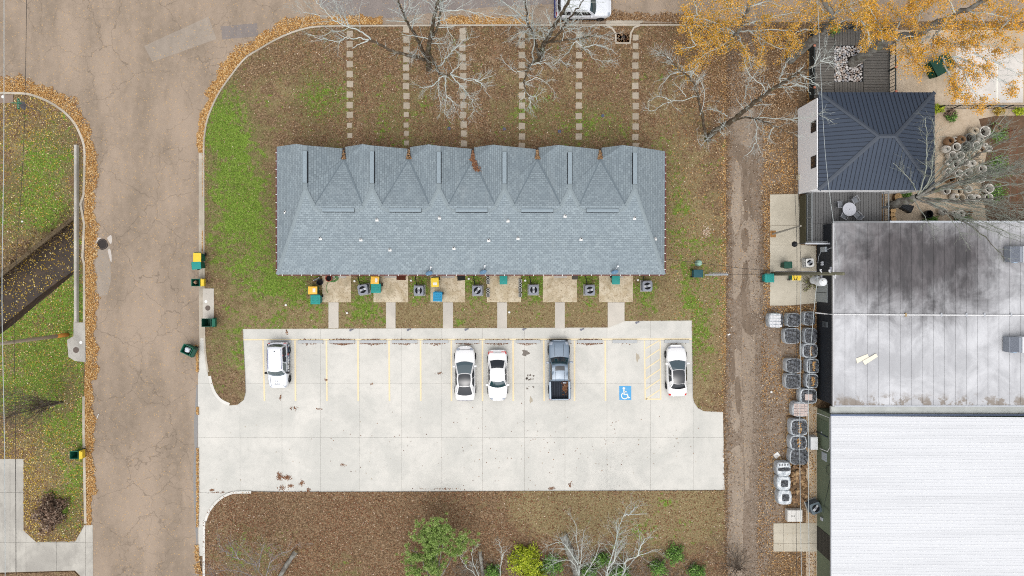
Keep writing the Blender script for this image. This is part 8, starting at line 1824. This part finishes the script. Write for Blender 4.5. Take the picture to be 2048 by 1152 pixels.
# drifts along the kerbs
def drift(name, label, linepts, n, wfn, z, mat, size=.115, side=1):
    L_ = np.array(smoothline(linepts, 8)); seg = np.linalg.norm(np.diff(L_, axis=0), axis=1); cum = np.r_[0, np.cumsum(seg)]
    s_ = rL.uniform(0, cum[-1], n); i = np.clip(np.searchsorted(cum, s_) - 1, 0, len(seg) - 1); f = (s_ - cum[i]) / seg[i]
    P = L_[i] * (1 - f)[:, None] + L_[i + 1] * f[:, None]; T = (L_[i + 1] - L_[i]) / seg[i][:, None]; Nn = np.stack([T[:, 1], -T[:, 0]], 1) * side
    w = wfn(P[:, 0], P[:, 1], s_); o = rL.beta(1., 1.5, n) * w; keep = (w > .5) & (rL.random(n) < .55 + .45 * np.sin(P[:, 0] * .11 + P[:, 1] * .07) ** 2)
    P = (P + Nn * o[:, None])[keep]; o = o[keep]; w = w[keep]
    zz = z + .01 + rL.uniform(0, 1, len(P)) * (.05 + .07 * (1 - o / w)); k = (ALT - zz) / ALT / PXM
    tag(link(name, quads_mesh(name, np.stack([(P[:, 0] - NX) * k, (NY - P[:, 1]) * k, zz], 1), size, rL, mat, .35)), label, 'leaves', kind='stuff')
wob = lambda s: 1 + .16 * np.sin(s * .05) + .12 * np.sin(s * .13 + 1) + .08 * np.sin(s * .31)
drift('leaf_drift', 'thick golden leaf drift along the curved kerb of the front lawn', [(1110, 48), (900, 48), (678, 49), (629, 51), (593, 59), (554, 75), (517, 96), (488, 115), (461, 149), (439, 180), (423, 212), (413, 240), (407, 271), (405, 305)], 26000, lambda x, y, s: np.where(x > 640, 17 * (np.sin(x * .021) > -.35), np.where(y < 200, 25, 13)) * wob(s), .02, M['leaf_gold'], side=-1)
drift('leaf_drift', 'golden leaf drift along the west kerb of the street', [(-10, 184), (16, 184), (52, 186), (76, 193), (104, 206), (128, 223), (146, 242), (158, 262), (168, 290), (170, 330), (169, 400), (170, 520), (170, 700), (169, 850), (172, 1000), (173, 1050)], 30000, lambda x, y, s: np.where(y < 230, 30, np.where(y < 760, 24, np.where(y < 990, 19, 11))) * wob(s), .02, M['leaf_gold'], side=1)
drift('leaf_drift', 'thin leaf line in the east gutter of the street', [(405, 290), (405, 420), (404, 480), (404, 520)], 2600, lambda x, y, s: 9 * wob(s) * ((y < 395) | (y > 462)), .02, M['leaf_gold'], side=1)
drift('leaf_drift', 'leaf line along the lower east gutter beside the parking apron', [(396, 690), (397, 760), (397, 900), (397, 1000), (397, 1100), (405, 1152)], 3800, lambda x, y, s: np.where(np.sin(s * .06) + np.sin(s * .021 + 2) > -.1, 5., .0) + np.where((y > 1090) | (y < 700), 9, 0), .03, M['leaf_gold'], side=-1)
drift('leaf_drift', 'brown leaves along the street kerb under the sport utility car', [(1380, 47), (1250, 40), (1110, 46)], 5000, lambda x, y, s: 18 * wob(s), .02, M['leaf_litter'], side=-1)
drift('leaf_drift', 'orange leaves heaped at the foot of the deck wall', [(1612, 385), (1614, 300), (1614, 60)], 3000, lambda x, y, s: 16 * wob(s), .05, M['leaf_gold'], side=-1)
# leaves caught at the wheel stops and on the lot
k_ = 0
for i, (a, b) in enumerate(ws):
    n = [12, 40, 240, 160, 90, 60, 90, 100, 110, 30, 180, 10, 10][i]
    u = rL.normal(.5, .22, n); px = a + (b - a) * np.clip(u, 0, 1); lo_ = rL.random(n) < .72; py = np.where(lo_, 687.2 + np.abs(rL.normal(0, 1.4, n)) * np.exp(-((u - .5) / .3) ** 2), 679.6 - np.abs(rL.normal(0, .8, n)))
    tag(link('caught_leaves', quads_mesh('caught_leaves', np.array([W(x, y, .05)[:] for x, y in zip(px, py)]), .1, rL, M['leaf_red'])), 'leaves caught at the wheel stop ' + wl[i], 'leaves', 'leaf litter at the wheel stops', 'stuff')
CL = [(559, 953, 5, 6, 150), (573, 955, 7, 4, 150), (604, 966, 4, 5, 70), (581, 972, 6, 3, 70), (617, 981, 4, 4, 60), (424, 980, 4, 2, 50), (564, 976, 8, 5, 60), (585, 985, 30, 2, 120), (455, 985, 60, 1.5, 60), (1103, 977, 6, 2, 50), (1140, 970, 4, 6, 30), (880, 978, 40, 2, 40), (652, 760, 2.5, 2, 30), (561, 795, 2, 5, 25), (588, 816, 8, 3, 30), (638, 818, 8, 2, 20), (573, 664, 2, 5, 25), (880, 747, 6, 2, 25), (686, 930, 5, 3, 20), (743, 767, 2, 3, 14), (1000, 986, 300, 1.2, 300), (1065, 900, 400, 70, 160)]
P = np.concatenate([np.c_[rL.normal(x, sx * .55, n), rL.normal(y, sy * .55, n)] for x, y, sx, sy, n in CL]); P = P[inpoly(P[:, 0], P[:, 1], LOT)]
tag(link('lot_leaves', quads_mesh('lot_leaves', np.array([W(x, y, .045)[:] for x, y in P]), .1, rL, M['leaf_red'])), 'rust-brown leaf clumps scattered over the parking lot', 'leaves', kind='stuff')
# oil and dirt stains on the lot
oil = plain('oil_stain', (132, 124, 116), .7, .3, 6); oil2 = plain('dirt_stain', (190, 180, 162), .9, .2, 6); rS = random.Random(4)
def blot(px, py, rx, ry, m, n=18, z=.0385):
    ph = [rS.uniform(0, 6.3) for _ in range(3)]
    pts = [(px + rx * math.cos(a) * q, py + ry * math.sin(a) * q) for a in [2 * math.pi * k / n for k in range(n)] for q in [1 + .22 * math.sin(3 * a + ph[0]) + .16 * math.sin(5 * a + ph[1]) + .1 * math.sin(8 * a + ph[2])]]
    sheet('ground_stain', pts, z, m, kind='structure')
blot(1051, 706, 7, 6, oil); 
for k in range(13): blot(1060 + rS.uniform(-7, 9), 763 + rS.uniform(-14, 16), rS.uniform(.8, 2.4), rS.uniform(.8, 2.4), oil)
blot(1275, 715, 3.5, 8, oil2); blot(1062, 800, 3, 6, oil2)
for k in range(26): blot(rS.uniform(430, 1430), rS.uniform(830, 970), rS.uniform(.6, 1.2), rS.uniform(.6, 1.6), oil2)
# litter
for i, (x, y, l) in enumerate([(1458, 669, 'white paper scrap on the lawn near the alley'), (194, 833, 'white stick lying at the edge of the street leaves'), (44, 443, 'white scrap in the grass north of the ditch')]):
    c = W(x, y, .14); rz = [.4, 1.2, .9][i]; s = MB().cbox(c.x - [.12, .22, .08][i], c.x + [.12, .22, .08][i], c.y - [.06, .025, .06][i], c.y + [.06, .025, .06][i], .11 if i != 1 else .02, .15 if i != 1 else .06, .01).rot(rz, (c.x, c.y)); tag(s.build('litter', capm), l, 'litter')

q_ = W(1413, 463, .12); P = np.c_[rL.normal(q_.x, .28, 60), rL.normal(q_.y, .3, 60), rL.uniform(.11, .16, 60)]
tag(link('bark_scraps', quads_mesh('bark_scraps', P, .2, rL, island_mat('bark_scrap', [(0, C(150, 118, 96)), (.5, C(206, 180, 156)), (1, C(236, 222, 204))]), .3, .4)), 'pale bark scraps on the lawn beside the alley', 'bark', kind='stuff')
